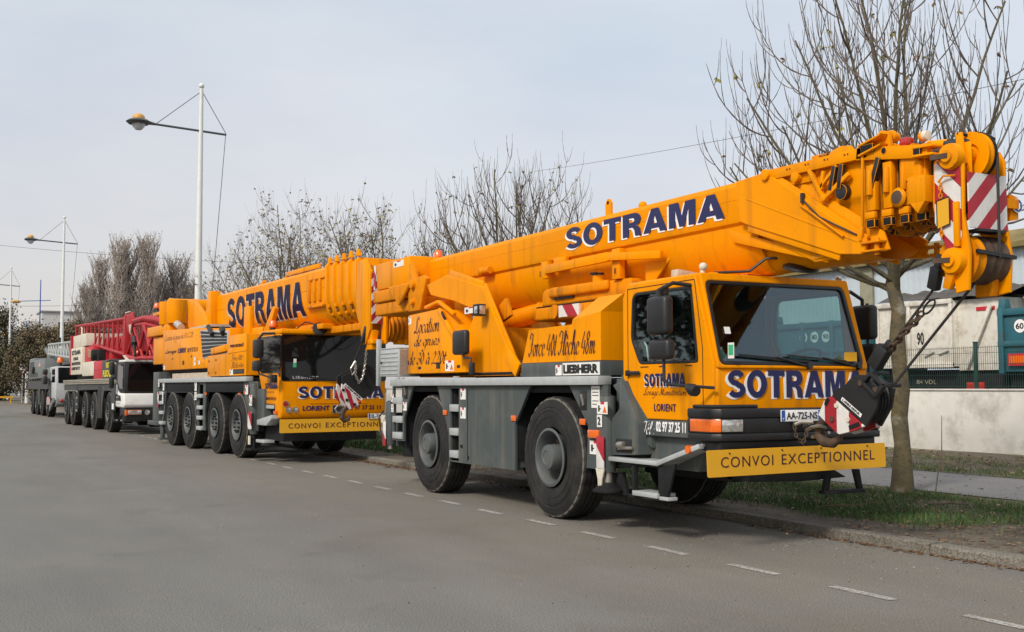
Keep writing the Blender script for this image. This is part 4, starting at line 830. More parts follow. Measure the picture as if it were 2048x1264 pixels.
m = MB(GREY); m.box(-5.62, -5.40, .08, .5, .62, 1.12); m.box(-5.42, -5.12, .16, 2.0, .60, 1.0); m.build('rear_beam', c1, bev=.01)
m = MB(CREAM); m.box(-5.62, -5.45, .065, .078, .96, 1.08); m.build('number_light', c1)
m = MB(DARK); m.cyl((-4.9, .45, .45), (-4.9, .45, .7), .28); m.box(-5.6, -4.7, .5, 1.8, .55, .8); m.build('air_tank', c1, bev=.01)
m = MB(BLACK); m.tube([(-5.35, .0, 1.15), (-5.5, -.02, 1.05), (-5.48, -.0, .85), (-5.4, .0, .7)], .012, 6); m.build('hose', c1)
# grey step box ahead of the front wheel
m = MB(GREY); m.prism([(1.28, .80), (1.78, .83), (1.78, 1.16), (1.48, 1.60), (1.30, 1.55), (1.43, 1.44), (1.43, 1.30), (1.28, 1.19)], 'y', .02, .55); m.build('step_box', c1, bev=.018)
m = MB(BLACK); m.box(1.38, 1.67, .012, .05, .84, .985); m.build('handle_recess', c1, bev=.005)
m = MB(CHROME); m.cyl((1.46, -.005, .92), (1.56, -.005, .92), .04); m.bar((1.45, -.01, .885), (1.72, -.01, .90), .02, .03); m.build('handle', c1, bev=.003)
m = MB(GREY); m.box(1.17, 1.30, .16, 2.04, .66, 1.62); m.prism([(1.3, 1.12), (1.3, 1.66), (1.40, 1.66), (1.55, 1.45), (1.85, 1.19), (1.85, .9)], 'y', .14, .3); m.build('bulkhead', c1, bev=.012)
# engine cover with sign writing
m = MB(ORANGE); m.prism([(-.775, 1.824), (-.60, 2.23), (.42, 2.245), (.44, 2.30), (1.04, 2.36), (1.04, 1.824)], 'y', .05, FY-.05)
m.add([(.44, .05, 2.30), (1.04, .05, 2.36), (1.08, .32, 2.56), (.58, .32, 2.56), (.44, 1.88, 2.30), (1.04, 1.88, 2.36), (1.08, 1.88, 2.56), (.58, 1.88, 2.56)], [(0, 1, 2, 3), (3, 2, 6, 7), (1, 5, 6, 2), (4, 0, 3, 7), (5, 4, 7, 6)])
ec = m.build('engine_cover', c1, bev=.012)
m = MB(GREY); m.box(-.80, 1.042, .047, FY-.047, 1.655, 1.822); m.prism([(-.80, 1.66), (-.77, 1.822), (-.86, 1.66)], 'y', .06, .4); m.build('engine_cover_base', c1, bev=.01)
script('Force 40t Flèche 48m', (-.60, .048, 1.90), X, Z, 1.53, .29, MAROON, ec, pen=.23)
m = MB(STICK); m.box(.22, 1.02, .043, .046, 1.665, 1.805); m.build('maker_plate', c1)
text('LIEBHERR', (.245, .042, 1.685), X, Z, .75, .10, BLACK, c1, bold=.045); sticker(c1, .06, 1.665, .14, .12, .044)
# ---- cab ----
cab = MB(ORANGE); cab.box(2.74, 2.955, .13, 2.05, 1.29, 1.715); cab.box(1.46, 2.70, .13, 2.05, 2.585, 2.64); cab = cab.build('cab', c1, bev=.035, seg=3)
side = [(1.39, 1.62), (1.39, 2.47), (1.47, 2.61), (2.66, 2.63), (2.93, 1.76), (2.93, 1.30), (2.62, 1.20), (1.83, 1.20)]
win = fillet([(1.575, 2.515), (2.60, 2.515), (2.695, 1.765), (1.70, 1.765), (1.545, 2.03)], [.10, .06, .04, .05, .06])
for y in (.13, 2.05):
    plate(side, [win], (0, y, 0), X, Z, .05, ORANGE, 'side_panel', cab, bev=.012)
    fr_ = [(1.575, 2.515), (2.60, 2.515), (2.695, 1.765), (1.70, 1.765), (1.545, 2.03)]
    inn = fillet([(1.60, 2.49), (2.58, 2.49), (2.665, 1.79), (1.715, 1.79), (1.572, 2.035)], [.09, .05, .03, .04, .05])
    plate(win, [inn], (0, y+(-.012 if y < 1 else .012), 0), X, Z, .035, BLACK, 'window_seal', cab, bev=.003)
    plate(win, [], (0, y, 0), X, Z, .008, GLASS, 'side_window', cab, bev=.001)
# door gaps
m = MB(DARK)
def seam(pts, y=.1035, r=.006):
    m = MB(DARK)
    for a, b_ in zip(pts[:-1], pts[1:]): m.bar((a[0], y, a[1]), (b_[0], y, b_[1]), r, r, (0, 1, 0))
    m.build('door_gap', cab)
seam([(1.49, 1.63), (1.49, 2.565), (2.65, 2.575)]); seam([(2.655, 2.57), (2.77, 1.90), (2.77, 1.31)]); seam([(1.72, 1.735), (1.86, 1.737)], r=.008); seam([(2.05, 1.737), (2.16, 1.738)], r=.008); seam([(2.5, 1.738), (2.6, 1.738)], r=.008)
m = MB(BLACK); m.box(1.49, 1.73, .065, .09, 1.655, 1.695); m.box(1.49, 1.53, .06, .105, 1.645, 1.705); m.build('door_handle', cab, bev=.008)
m = MB(GREY); m.prism([(1.39, 1.615), (1.825, 1.195), (2.66, 1.195), (2.66, 1.03), (1.80, 1.03), (1.72, .92), (1.39, .92)], 'y', .112, .5); m.prism([(1.72, .70), (2.55, .70), (2.75, 1.035), (1.80, 1.035)], 'y', .20, .6); sill = m.build('cab_sill', c1, bev=.01)
script('Tél :', (1.74, .108, 1.045), X, Z, .22, .135, LETW, sill, pen=.25); text('02 97 37 25 11', (1.99, .108, 1.075), X, Z, .50, .105, LETW, sill, bold=.03)
heavy('SOTRAMA', (1.80, .102, 1.535), X, Z, .70, .13, NAVY, cab, shadow=LETW, depth=.003)
script('Levage Manutention', (1.78, .103, 1.415), X, Z, .73, .10, MAROON, cab, pen=.24); text('LORIENT', (1.965, .102, 1.285), X, Z, .37, .075, NAVY, cab, bold=.006, space=1.12)
heavy('SOTRAMA', (2.953, .25, 1.425), Y_, Z, 1.76, .265, NAVY, cab, shadow=LETW, sh=(-.11, -.06), lift=.003)
# windscreen
n_ = V(2.68-2.955, 0, 2.64-1.70).normalized(); vv = tuple(n_); O_ = (2.955, .13, 1.70)
o1 = fillet([(0, 0), (1.92, 0), (1.92, .975), (0, .975)], .03); h1 = fillet([(.03, .035), (1.875, .035), (1.84, .895), (.045, .895)], .07); h2 = fillet([(.065, .07), (1.84, .07), (1.805, .865), (.08, .865)], .05)
plate(o1, [h1], O_, Y_, vv, .05, ORANGE, 'windscreen_surround', cab, bev=.014); plate(h1, [h2], O_, Y_, vv, .045, BLACK, 'windscreen_seal', cab, bev=.004)
plate(h1, [], O_, Y_, vv, .008, GLASS, 'windscreen', cab, bev=.001)
def on(u, v, l=.03):  # point on the windscreen plane
    return (O_[0]+n_.x*v+n_.z*l, O_[1]+u, O_[2]+n_.z*v-n_.x*l)
for a, b_ in (((1.12, .02), (.30, .12)), ((1.78, .02), (.85, .13))):
    m = MB(BLACK); m.tube([on(*a, .03), on((a[0]*.6+b_[0]*.4), .09, .05), on((a[0]+b_[0])/2, .11, .045)], .011, 6); m.bar(on((a[0]+b_[0])/2+.42, .07, .035), on((a[0]+b_[0])/2-.45, .13, .035), .016, .02); m.cyl(on(a[0], .02, .01), on(a[0], .02, .06), .03); m.build('wiper', cab)
m = MB(STICK); m.box(0, .07, 0, .003, 0, .07); s1 = m.build('windscreen_sticker', cab); s1.matrix_local = Matrix(((0, n_.z, n_.x, on(.17, .35, .01)[0]), (1, 0, 0, on(.17, .35, .01)[1]), (0, -n_.x, n_.z, on(.17, .35, .01)[2]), (0, 0, 0, 1)))
m = MB(STICK); m.box(0, .09, 0, .003, 0, .15); m.m(GREENS); m.box(.01, .08, -.001, .004, .03, .13); s2 = m.build('windscreen_sticker', cab); s2.matrix_local = s1.matrix_local.copy(); s2.location = on(.145, .10, .01)
m = MB(SIGNY); m.box(0, .17, 0, .003, 0, .09); s3 = m.build('windscreen_sticker', cab); s3.matrix_local = s1.matrix_local.copy(); s3.location = on(1.63, .085, .01)
# interior
m = MB(SEAT); m.box(1.42, 1.46, .17, 2.01, 1.3, 2.58); m.box(1.44, 2.8, .17, 2.01, 1.30, 1.36); m.box(2.60, 2.86, .2, 1.98, 1.36, 1.66); m.prism([(2.45, 1.36), (2.62, 1.36), (2.62, 1.70), (2.52, 1.66)], 'y', .2, 1.98); m.box(1.46, 2.66, .17, 2.01, 2.56, 2.582); m.build('cab_lining', cab, bev=.01)
for y in (.42, 1.45):
    m = MB(SEAT); m.box(1.62, 2.1, y, y+.46, 1.45, 1.60); m.prism([(1.60, 1.58), (1.72, 1.58), (1.62, 2.14), (1.54, 2.14)], 'y', y+.02, y+.44); m.prism([(1.56, 2.17), (1.63, 2.17), (1.60, 2.34), (1.54, 2.34)], 'y', y+.12, y+.34); m.build('seat', cab, bev=.03)
m = MB(BLACK); cc, ax_ = V(2.40, 1.66, 1.80), V(-.5, 0, .85).normalized(); a1 = V(0, 1, 0); a2 = ax_.cross(a1)
m.tube([cc+a1*(.23*math.cos(t))+a2*(.23*math.sin(t)) for t in [2*PI*i/24 for i in range(25)]], .016, 6, False); m.bar(cc-a1*.22, cc+a1*.22, .03, .03); m.tube([cc, cc-ax_*.4], .03, 8); m.build('steering_wheel', cab)
m = MB(CHROME); m.tube([(1.66, .2, 2.0), (1.70, .2, 1.95), (1.73, .2, 1.8)], .012, 6); m.build('grab_rail', cab)
# roof gear
m = MB(CREAM); m.cyl((2.66, .20, 2.64), (2.66, .20, 2.69), .025); m.ball((2.67, .20, 2.70), .042, n=12, m=8); m.build('marker_lamp', cab)
m = MB(LENS); m.ball((2.66, 1.98, 2.66), .035, n=12, m=8); m.build('marker_lamp', cab)
m = MB(BLACK); m.lathe([(.0, -.02), (.05, -.02), (.07, .0), (.07, .05), (.05, .07), (.035, .16), (0, .16)], (1.33, .30, 2.60), X, 16); m.m(REDLENS); m.ball((1.31, .30, 2.60), .055, n=12, m=8); m.build('rear_lamp', cab)
m = MB(WOOD); m.bar((1.95, .38, 2.70), (1.95, .75, 2.66), .12, .10); m.build('timber_block', cab, bev=.006)
m = MB(BLACK); m.tube([(2.55, .42, 2.66), (2.70, .75, 2.68), (2.82, .86, 2.80), (2.92, .95, 2.80), (3.04, 1.0, 2.74)], .014, 8); mm = m.build('front_mirror_arm', cab)
m = MB(BLACK); m.lathe([(0, .045), (.12, .03), (.175, .0), (.18, -.02), (.16, -.03), (0, -.03)], (3.1, 1.06, 2.70), (.30, -.1, 1), 28); m.build('front_mirror', cab)
m = MB(ORANGE); m.box(2.45, 2.58, .38, .62, 2.643, 2.665); m.m(REDLENS); m.box(2.5, 2.6, .80, .98, 2.643, 2.67); m.build('roof_bracket', cab, bev=.006)
# mirrors
def side_mirror(y, sgn):
    m = MB(BLACK); m.box(2.41, 2.73, y-.06, y+.06, 2.03, 2.40); o = m.build('mirror', cab, bev=.045, seg=3)
    m = MB(BLACK); m.box(2.43, 2.75, y-.05, y+.06, 1.79, 1.985); m.build('wide_mirror', cab, bev=.04, seg=3)
    m = MB(BLACK); yc = .10 if sgn < 0 else 2.08
    m.tube([(2.60, yc, 2.52), (2.55, (y+yc)/2, 2.54), (2.55, y, 2.46), (2.55, y, 2.38)], .02, 8); m.tube([(2.60, y+.02*sgn, 2.42), (2.60, y+.02, 1.75), (2.63, y, 1.60), (2.72, y, 1.55), (2.98, yc+.02*sgn, 1.52)], .016, 8); m.build('mirror_arm', cab)
side_mirror(-.25, -1); side_mirror(2.42, 1)
m = MB(BLACK); m.prism([(2.22, 2.30), (2.30, 2.36), (2.50, 2.50), (2.55, 2.52), (2.56, 2.42), (2.50, 2.36), (2.26, 2.27)], 'y', -.20, -.12); m.build('mirror_cowl', cab, bev=.02)
m = MB(BLACK); m.tube([(2.99, -.24, 1.53), (3.08, -.25, 1.50), (3.13, -.25, 1.49)], [.035, .06, .05], 12); m.build('kerb_mirror', cab)
m = MB(BLACK); m.ball((2.16, .06, 2.33), .13, 1.3, .5, 1.0); m.build('dome_mirror', cab)
# bumper and lights
foot = [(2.62, .02), (2.98, .02), (3.07, .08), (3.10, .30), (3.10, 1.88), (3.07, 2.10), (2.98, 2.16), (2.62, 2.16)]
m = MB(BLACK); m.prism(foot, 'z', 1.235, 1.325); m.prism([(x-.012 if x > 2.9 else x, y) for x, y in foot], 'z', 1.09, 1.236); m.prism(foot, 'z', 1.02, 1.091)
m.prism([(2.66, .05), (2.97, .06), (3.04, .30), (3.04, .55), (2.9, .58), (2.66, .58)], 'z', 1.325, 1.36); m.box(2.72, 3.02, .10, 2.08, .92, 1.02); m.box(2.3, 2.75, .35, 1.85, .75, 1.28)
bp = m.build('bumper', c1, bev=.014)
for s_, y in ((1, .02), (-1, 2.16)):
    m = MB(INDIC); a = 1 if s_ > 0 else -1; m.prism([(2.67, y-.004*a), (2.985, y-.004*a), (3.072, y+.058*a), (3.02, y+.10*a), (2.67, y+.1*a)], 'z', 1.105, 1.225); m.build('indicator', bp, bev=.008)
    m = MB(LENS); m.prism([(3.076, y+.062*a), (3.106, y+.29*a), (3.02, y+.29*a), (3.02, y+.10*a)], 'z', 1.108, 1.222); m.build('headlight', bp, bev=.008)
m = MB(LETW); m.box(3.103, 3.112, .765, 1.285, 1.196, 1.306); npl = m.build('number_plate', bp, bev=.003)
for ya_ in (.770, 1.235): m = MB(BLUE); m.box(3.1122, 3.1135, ya_, ya_+.045, 1.200, 1.302); m.build('country_band', npl)
text('AA-725-NS', (3.1125, .832, 1.217), Y_, Z, .39, .068, BLACK, npl, bold=.015, lift=.001, depth=.002); text('F', (3.114, .785, 1.21), Y_, Z, .018, .022, LETW, npl, lift=.001, depth=.001)
m = MB(CHROME); m.tube([(3.12, .97, 1.17), (3.16, 1.0, 1.19), (3.2, 1.04, 1.17)], .012, 6); m.tube([(3.1, .93, 1.16), (3.15, .98, 1.19), (3.24, 1.05, 1.19)], .018, 8); m.build('shackle', bp)
chain([(3.10, .93, 1.19), (3.13, .93, 1.06), (3.14, 1.0, .98), (3.13, 1.06, 1.06), (3.11, 1.06, 1.16)], bp, 'chain', RUST_SHADE, .028, .006)
# convoy sign (hangs a little askew)
plate(fillet([(-.15, .700), (2.085, .722), (2.075, .965), (-.16, .948)], .02), [], (3.15, 0, 0), Y_, Z, .008, SIGNY, 'convoy_sign', c1, bev=.002)
sg = [o for o in c1.children if o.name.startswith('convoy_sign')][0]
u_ = V(0, 2.235, .020).normalized()
text('CONVOI', (3.1555, .0, .785), tuple(u_), Z, .62, .098, MAROON, sg, bold=-.004, lift=0, depth=.002, space=1.15); text('EXCEPTIONNEL', (3.1555, .725, .792), tuple(u_), Z, 1.20, .098, MAROON, sg, bold=-.004, lift=0, depth=.002, space=1.15)
m = MB(BLACK)
for y, z in ((.1, .915), (.73, .93), (1.22, .935), (1.83, .94)): m.cyl((3.152, y, z), (3.162, y, z), .008, n=8)
m.build('bolt', sg)
# front steps
m = MB(ALU); m.box(1.30, 2.19, -.035, .22, .745, .79); m.bar((2.17, .0, .765), (2.80, .05, .965), .05, .07, (0, 1, 0)); m.bar((2.17, .12, .765), (2.80, .16, .965), .2, .025, (0, .2, 1)); m.build('step_plate', c1, bev=.008)
m = MB(INDIC); m.cyl((2.66, -.01, .93), (2.66, .05, .93), .04, n=12); m.build('side_marker', c1)
m = MB(DARK); m.prism([(1.72, .72), (1.76, .72), (1.76, .40), (1.72, .40)], 'y', -.02, .04); m.build('step_hanger', c1, bev=.004); m = MB(DARK); m.prism([(2.16, .74), (2.45, .78), (2.30, .40), (2.16, .40)], 'y', .0, .03); m.build('step_hanger', c1, bev=.004)
m = MB(ALU); m.box(1.74, 2.18, -.03, .20, .42, .47); m.box(2.2, 2.35, -.02, .10, .41, .445); m.build('lower_step', c1, bev=.006)
m = MB(DARK); m.prism([(1.78, .70), (1.86, .70), (1.90, .50), (1.84, .50)], 'x', 2.98, 3.02); m.prism([(1.42, .70), (1.50, .70), (1.44, .50), (1.38, .50)], 'x', 2.98, 3.02); m.box(2.94, 3.05, 1.38, 1.90, .47, .505); m.build('front_step', c1, bev=.004)
m = MB(DARK); m.prism([(.5, .72), (1.55, .72), (1.75, .62), (1.15, .6), (.5, .62)], 'x', 2.6, 2.95); m.box(1.2, 2.7, .5, 1.7, .60, .95); m.build('underbody', c1, bev=.01)
# ---- superstructure ----
ss = MB(ORANGE2); ss.box(-4.6, -2.2, .55, 1.65, 1.74, 2.35); ss.m(DARK); ss.cyl((-2.6, 1.1, 1.63), (-2.6, 1.1, 1.75), .72, n=40); ss.box(-4.6, -1.3, .30, 1.9, 1.68, 1.74); ss = ss.build('superstructure', c1, bev=.01)
for y, s_ in ((.15, 1), (2.05, -1)):
    m = MB(ORANGE); m.prism([(-4.70, 1.735), (-4.70, 2.645), (-3.62, 2.675), (-3.55, 2.66), (-2.66, 1.95), (-2.62, 1.735)], 'y', y, y+.5*s_); hd = m.build('hood', ss, bev=.014)
    m = MB(ORANGE); m.bar((-3.54, y+.01*s_, 2.66), (-2.63, y+.01*s_, 1.94), .08, .06, (0, 1, 0)); m.build('edge_rib', ss, bev=.01)
    plate([(-4.35, 3.10), (-3.61, 3.19), (-2.42, 2.92), (-2.05, 2.49), (-1.42, 1.735), (-2.98, 1.735), (-3.0, 2.2), (-2.62, 2.60), (-3.34, 2.78), (-4.2, 2.93)], [], (0, y+.19*s_, 0), X, Z, .06, ORANGE, 'pivot_plate', ss, bev=.012)
    m = MB(ORANGE); m.bar((-2.42, y+.19*s_, 2.93), (-1.40, y+.19*s_, 1.74), .12, .035, (0, 1, 0)); m.bar((-2.42, y+.19*s_, 2.93), (-3.55, y+.19*s_, 3.20), .12, .035, (0, 1, 0)); m.bar((-1.55, y+.1*s_, 1.95), (-1.25, y+.1*s_, 1.74), .2, .04, (0, 1, 0)); m.build('flange', ss, bev=.008)
    m = MB(ORANGE); m.bar((-4.25, y+.10*s_, 2.74), (-3.75, y+.10*s_, 2.80), .06, .05); m.bar((-3.75, y+.10*s_, 2.80), (-3.2, y+.10*s_, 2.58), .06, .05); m.bar((-4.25, y+.3*s_, 2.8), (-3.75, y+.3*s_, 2.86), .06, .05); m.build('handrail', ss, bev=.01)
    if s_ > 0:
        script('Location', (-4.44, y-.002, 2.35), X, Z, .93, .25, MAROON, hd, pen=.23); script('de grues', (-4.43, y-.002, 2.07), X, Z, .92, .26, MAROON, hd, pen=.23); script('de 30 à 220t', (-4.67, y-.002, 1.875), X, Z, 1.42, .20, MAROON, hd, pen=.23)
        for a_, b_, c_ in ((-4.29, -4.19, 1.84), (-3.62, -3.48, 1.89), (-2.9, -2.8, 1.84)): MB(BLACK).box(a_, b_, y-.004, y, 1.80, c_).build('latch', hd)
        sticker(hd, -3.3, 1.76, .3, .15, y-.001, 1); sticker(hd, -4.69, 2.50, .12, .12, y-.001, 0)
        m = MB(BLACK); m.tube([(-3.42, y, 2.62), (-3.35, y-.03, 2.60), (-3.30, y-.03, 2.55), (-3.29, y, 2.50)], .02, 6); m.build('grab_handle', hd)
        m = MB(BLACK); m.box(-2.35, -2.19, y-.02, y+.1, 2.50, 2.66); m.m(LENS); m.box(-2.19, -2.18, y, y+.09, 2.52, 2.64); m.box(-2.30, -2.2, y-.024, y-.02, 2.53, 2.63); m.build('work_lamp', ss, bev=.01)
        sticker(ss, -2.98, 2.57, .42, .09, y+.155, 0)
m = MB(DARK); m.cyl((-2.2, .9, 1.66), (-1.5, .9, 1.66), .06); m.build('slew_ring', ss)
MB(ORANGE2).box(-4.3, -4.15, .55, .7, 2.5, 2.9).build('bracket', ss, bev=.01); m = MB(ORANGE2); m.prism([(-2.5, 2.55), (-2.1, 2.75), (-1.95, 2.5), (-2.3, 2.4)], 'y', .5, .56); m.build('bracket', ss, bev=.01)
m = MB(BLACK); m.tube([(-1.05, .42, 1.75), (-1.12, .42, 2.02)], .03, 10); m.tube([(-1.35, .3, 1.85), (-1.2, .3, 1.82), (-1.05, .3, 1.72)], .035, 8); m.build('lever', ss)
m = MB(BLACK); m.box(-2.66, -2.25, -.05, .05, 1.97, 2.31); m.build('deck_mirror', c1, bev=.045, seg=3)
m = MB(BLACK); m.tube([(-2.38, 0, 1.99), (-2.36, 0, 1.93), (-2.15, 0, 1.92), (-2.12, 0, 1.80)], .016, 8); m.box(-2.17, -2.07, -.02, .03, 1.70, 1.86); m.build('mirror_arm', c1, bev=.006)
# rear ballast and toolbox
m = MB(ORANGE); m.box(-6.75, -5.25, .40, 1.80, 3.20, 3.66); m.build('ballast_box', ss, bev=.03)
m = MB(ORANGE2); m.box(-6.86, -5.0, .38, 1.82, 2.98, 3.19); m.box(-6.86, -4.85, .42, 1.78, 2.76, 2.975); m.prism([(-6.0, 3.2), (-5.0, 3.2), (-5.5, 2.85)], 'y', .30, .36); m.build('ballast', ss, bev=.05, seg=3)
m = MB(ZEB); m.box(-6.77, -6.753, .42, 1.78, 3.22, 3.64); m.box(-6.85, -6.76, .39, .398, 3.22, 3.64); m.build('marker_board', ss)
sticker(ss, -5.95, 3.52, .45, .10, .398, 0); beacon(ss, -5.35, .95, 3.56, 1.0)
m = MB(ORANGE2); m.prism([(-5.22, 2.74), (-4.75, 2.74), (-4.5, 3.22), (-4.62, 3.28), (-4.95, 3.26), (-5.12, 3.55), (-5.2, 3.5)], 'y', .36, .44); m.cyl((-4.98, .3, 3.16), (-4.98, .45, 3.16), .07); m.cyl((-4.98, .3, 2.88), (-4.98, .45, 2.88), .05); m.build('bracket', ss, bev=.01)
m = MB(ALU); m.box(-5.51, -4.72, .0, .62, 1.70, 2.13); m.box(-5.52, -4.71, -.01, .63, 2.13, 2.15)
for i in range(6): m.box(-5.47, -4.76, -.012, .0, 1.73+.065*i, 1.755+.065*i)
tb = m.build('tool_box', c1, bev=.006); m = MB(TREAD); m.box(-4.719, -4.712, .02, .60, 1.72, 2.11); m.build('tread_panel', tb); m = MB(BLACK); m.box(-5.45, -5.41, -.02, -.012, 1.90, 1.94); m.build('lock', tb)
m = MB(ALU); m.box(-5.62, -5.55, -.03, .04, 1.55, 2.30); m.build('post', c1, bev=.006)
# ---- boom ----
def bprof(x, s=1.0, zc=3.13, y0=CY, hw=.35, zt=3.62, zs=3.18, zb=2.65):
    half = [(0, zt), (hw-.06, zt), (hw-.02, zt-.012), (hw, zt-.06), (hw, zs+.05), (hw-.012, zs+.012), (hw-.045, zs-.015), (hw*.86, zs-.15), (hw*.72, zs-.30), (hw*.48, zb+.095), (hw*.24, zb+.02), (0, zb)]
    p = half+[(-a, z) for a, z in half[-2:0:-1]]
    return [(x, y0+a*s, zc+(z-zc)*s) for a, z in p]
m = MB(ORANGE); m.loft([bprof(-5.95), bprof(-1), bprof(2.78)]); bm_ = m.build('boom', c1, smooth=19)
m = MB(ORANGE); [m.box(-5.9, 2.7, CY+s_*.35-.003, CY+s_*.35+.003, 3.425, 3.431) for s_ in (-1, 1)]; m.build('weld_seam', bm_)
heavy('SOTRAMA', (-.86, CY-.351, 3.285), (3.22, 0, -.02), Z, 3.20, .27, NAVY, bm_, shadow=LETW, depth=.003, sh=(-.14, -.07))
m = MB(ORANGE); m.prism([(-.02, 3.6), (.10, 3.6), (.10, 3.76), (.06, 3.81), (.02, 3.81), (-.02, 3.76)], 'y', CY-.30, CY-.27); m.m(DARK); m.cyl((.04, CY-.304, 3.765), (.04, CY-.266, 3.765), .022, n=12); m.m(ORANGE); m.ball((.75, CY-.28, 3.63), .05, n=12, m=8); m.build('lifting_eye', bm_)
m = MB(ORANGE2); m.cyl((-3.25, .70, 3.22), (-2.95, .70, 3.22), .05); m.ball((-3.22, .71, 3.22), .07, n=12, m=8); m.build('hinge', bm_)
# jib cradle under the boom side
m = MB(ORANGE); m.bar((-1.25, .66, 3.06), (.3, .64, 3.07), .05, .11); m.bar((.28, .64, 3.07), (1.25, .72, 3.0), .05, .09); m.box(-1.38, -1.22, .66, .74, 2.95, 3.17); m.box(-1.12, -.82, .7, .76, 3.1, 3.2); m.box(.30, .46, .68, .76, 2.80, 3.16); m.prism([(.78, 3.1), (1.4, 3.05), (1.0, 2.75), (.8, 2.5)], 'y', .82, .86); m.m(DARK); m.box(-1.42, -1.39, .66, .7, 2.98, 3.06); [m.box(.36, .40, .672, .68, z, z+.07) for z in (2.86, 3.02)]; m.build('jib_cradle', bm_, bev=.006)
# luffing cylinder
m = MB(ORANGE); m.cyl((-3.1, CY, 2.50), (-.2, CY, 2.76), .14, n=24); m.cyl((-2.05, CY, 2.594), (-1.95, CY, 2.603), .155, n=24); m.cyl((-3.2, CY-.3, 2.5), (-3.2, CY+.3, 2.5), .12, n=18); m.m(CHROME); m.cyl((-.2, CY, 2.76), (.55, CY, 2.83), .09, n=18); m.build('luffing_cylinder', ss)
# rest pad box on the deck below the boom
m = MB(ORANGE2); m.prism([(-1.50, 2.58), (-1.46, 2.79), (-1.38, 2.82), (.62, 2.80), (.62, 2.58)], 'y', .72, 1.6); m.prism([(-1.68, 2.40), (-1.62, 2.585), (.55, 2.585), (.55, 2.40)], 'y', .70, 1.6); m.prism([(-1.22, 2.68), (-1.18, 2.82), (.2, 2.81), (.2, 2.68)], 'y', .66, .74); m.build('crane_seat_box', c1, bev=.05, seg=3)
m = MB(DARK); m.box(-1.1, -.62, .69, .715, 2.655, 2.69); m.box(-1.6, .5, .705, .72, 2.578, 2.59); m.build('slot', c1)
m = MB(ORANGE2); m.cyl((-1.05, .69, 2.50), (-1.05, .66, 2.50), .09, n=16); m.build('round_cover', c1); m = MB(ZEB); m.box(-.95, -.45, .675, .70, 2.42, 2.57); m.build('marker_board', c1)
m = MB(ORANGE); m.cyl((-.22, .85, 2.78), (-.22, .85, 2.96), .10, n=20); m.m(BLACK); m.lathe([(.101, 0), (.101, .03)], (-.22, .85, 2.90), Z, 20, ring='open'); m.box(-.29, -.15, .742, .75, 2.91, 2.935); m.build('boom_rest', c1)
# base section arms and collar
arm = [(2.55, 3.60), (2.60, 3.19), (2.74, 3.13), (3.97, 2.71), (4.27, 2.68), (4.30, 2.80), (3.20, 3.50), (3.12, 3.55), (2.95, 3.62)]
for s_ in (-1, 1):
    plate(arm, [], (0, CY+s_*.365, 0), X, Z, .05, ORANGE, 'boom_arm', bm_, bev=.01)
    m = MB(ORANGE); m.bar((2.72, CY+s_*.392, 3.40), (4.2, CY+s_*.392, 2.80), .012, .008, (0, 1, 0)); m.bar((3.14, CY+s_*.36, 3.53), (4.28, CY+s_*.36, 2.80), .09, .03, (0, 1, 0)); m.bar((2.72, CY+s_*.36, 3.13), (3.97, CY+s_*.36, 2.71), .11, .03, (0, 1, 0)); m.build('arm_flange', bm_, bev=.008)
    m = MB(ORANGE2); m.box(4.25, 4.47, CY+s_*.365-.05, CY+s_*.365+.05, 2.765, 2.785); m.box(4.25, 4.47, CY+s_*.365-.05, CY+s_*.365+.05, 2.69, 2.71); m.cyl((4.40, CY+s_*.365, 2.66), (4.40, CY+s_*.365, 2.81), .025, n=12); m.build('jib_lug', bm_, bev=.005)
    m = MB(ORANGE); m.prism([(2.35, 3.14), (2.42, 3.0), (3.75, 2.66), (3.75, 2.72)], 'y', CY+s_*.30-.015, CY+s_*.30+.015); m.bar((3.55, CY+s_*.3, 2.72), (3.9, CY+s_*.33, 2.74), .05, .04); m.build('gusset', bm_, bev=.006)
m = MB(ORANGE); rings = []
for i in range(9):
    x = 2.78+1.45*i/8; zt_ = min(3.52, 3.56-.60*(x-2.9)); ring = []
    for k in range(17):
        t = k/16; a = -1+2*t; z_low = 2.66+.0*x; z = z_low+(zt_-z_low)*abs(a)**2.6; ring.append((x, CY+a*.345, max(z, 2.66)))
    rings.append(ring)
m.loft(rings, caps=False, closed=False); m.build('boom_skirt', bm_, smooth=60)
m = MB(ORANGE); m.prism([(2.9, 3.56), (3.30, 3.53), (3.62, 3.36), (4.44, 2.86), (4.50, 2.70), (3.6, 2.68), (2.9, 3.0)], 'y', CY-.325, CY-.30); m.build('inner_cheek', bm_, bev=.008)
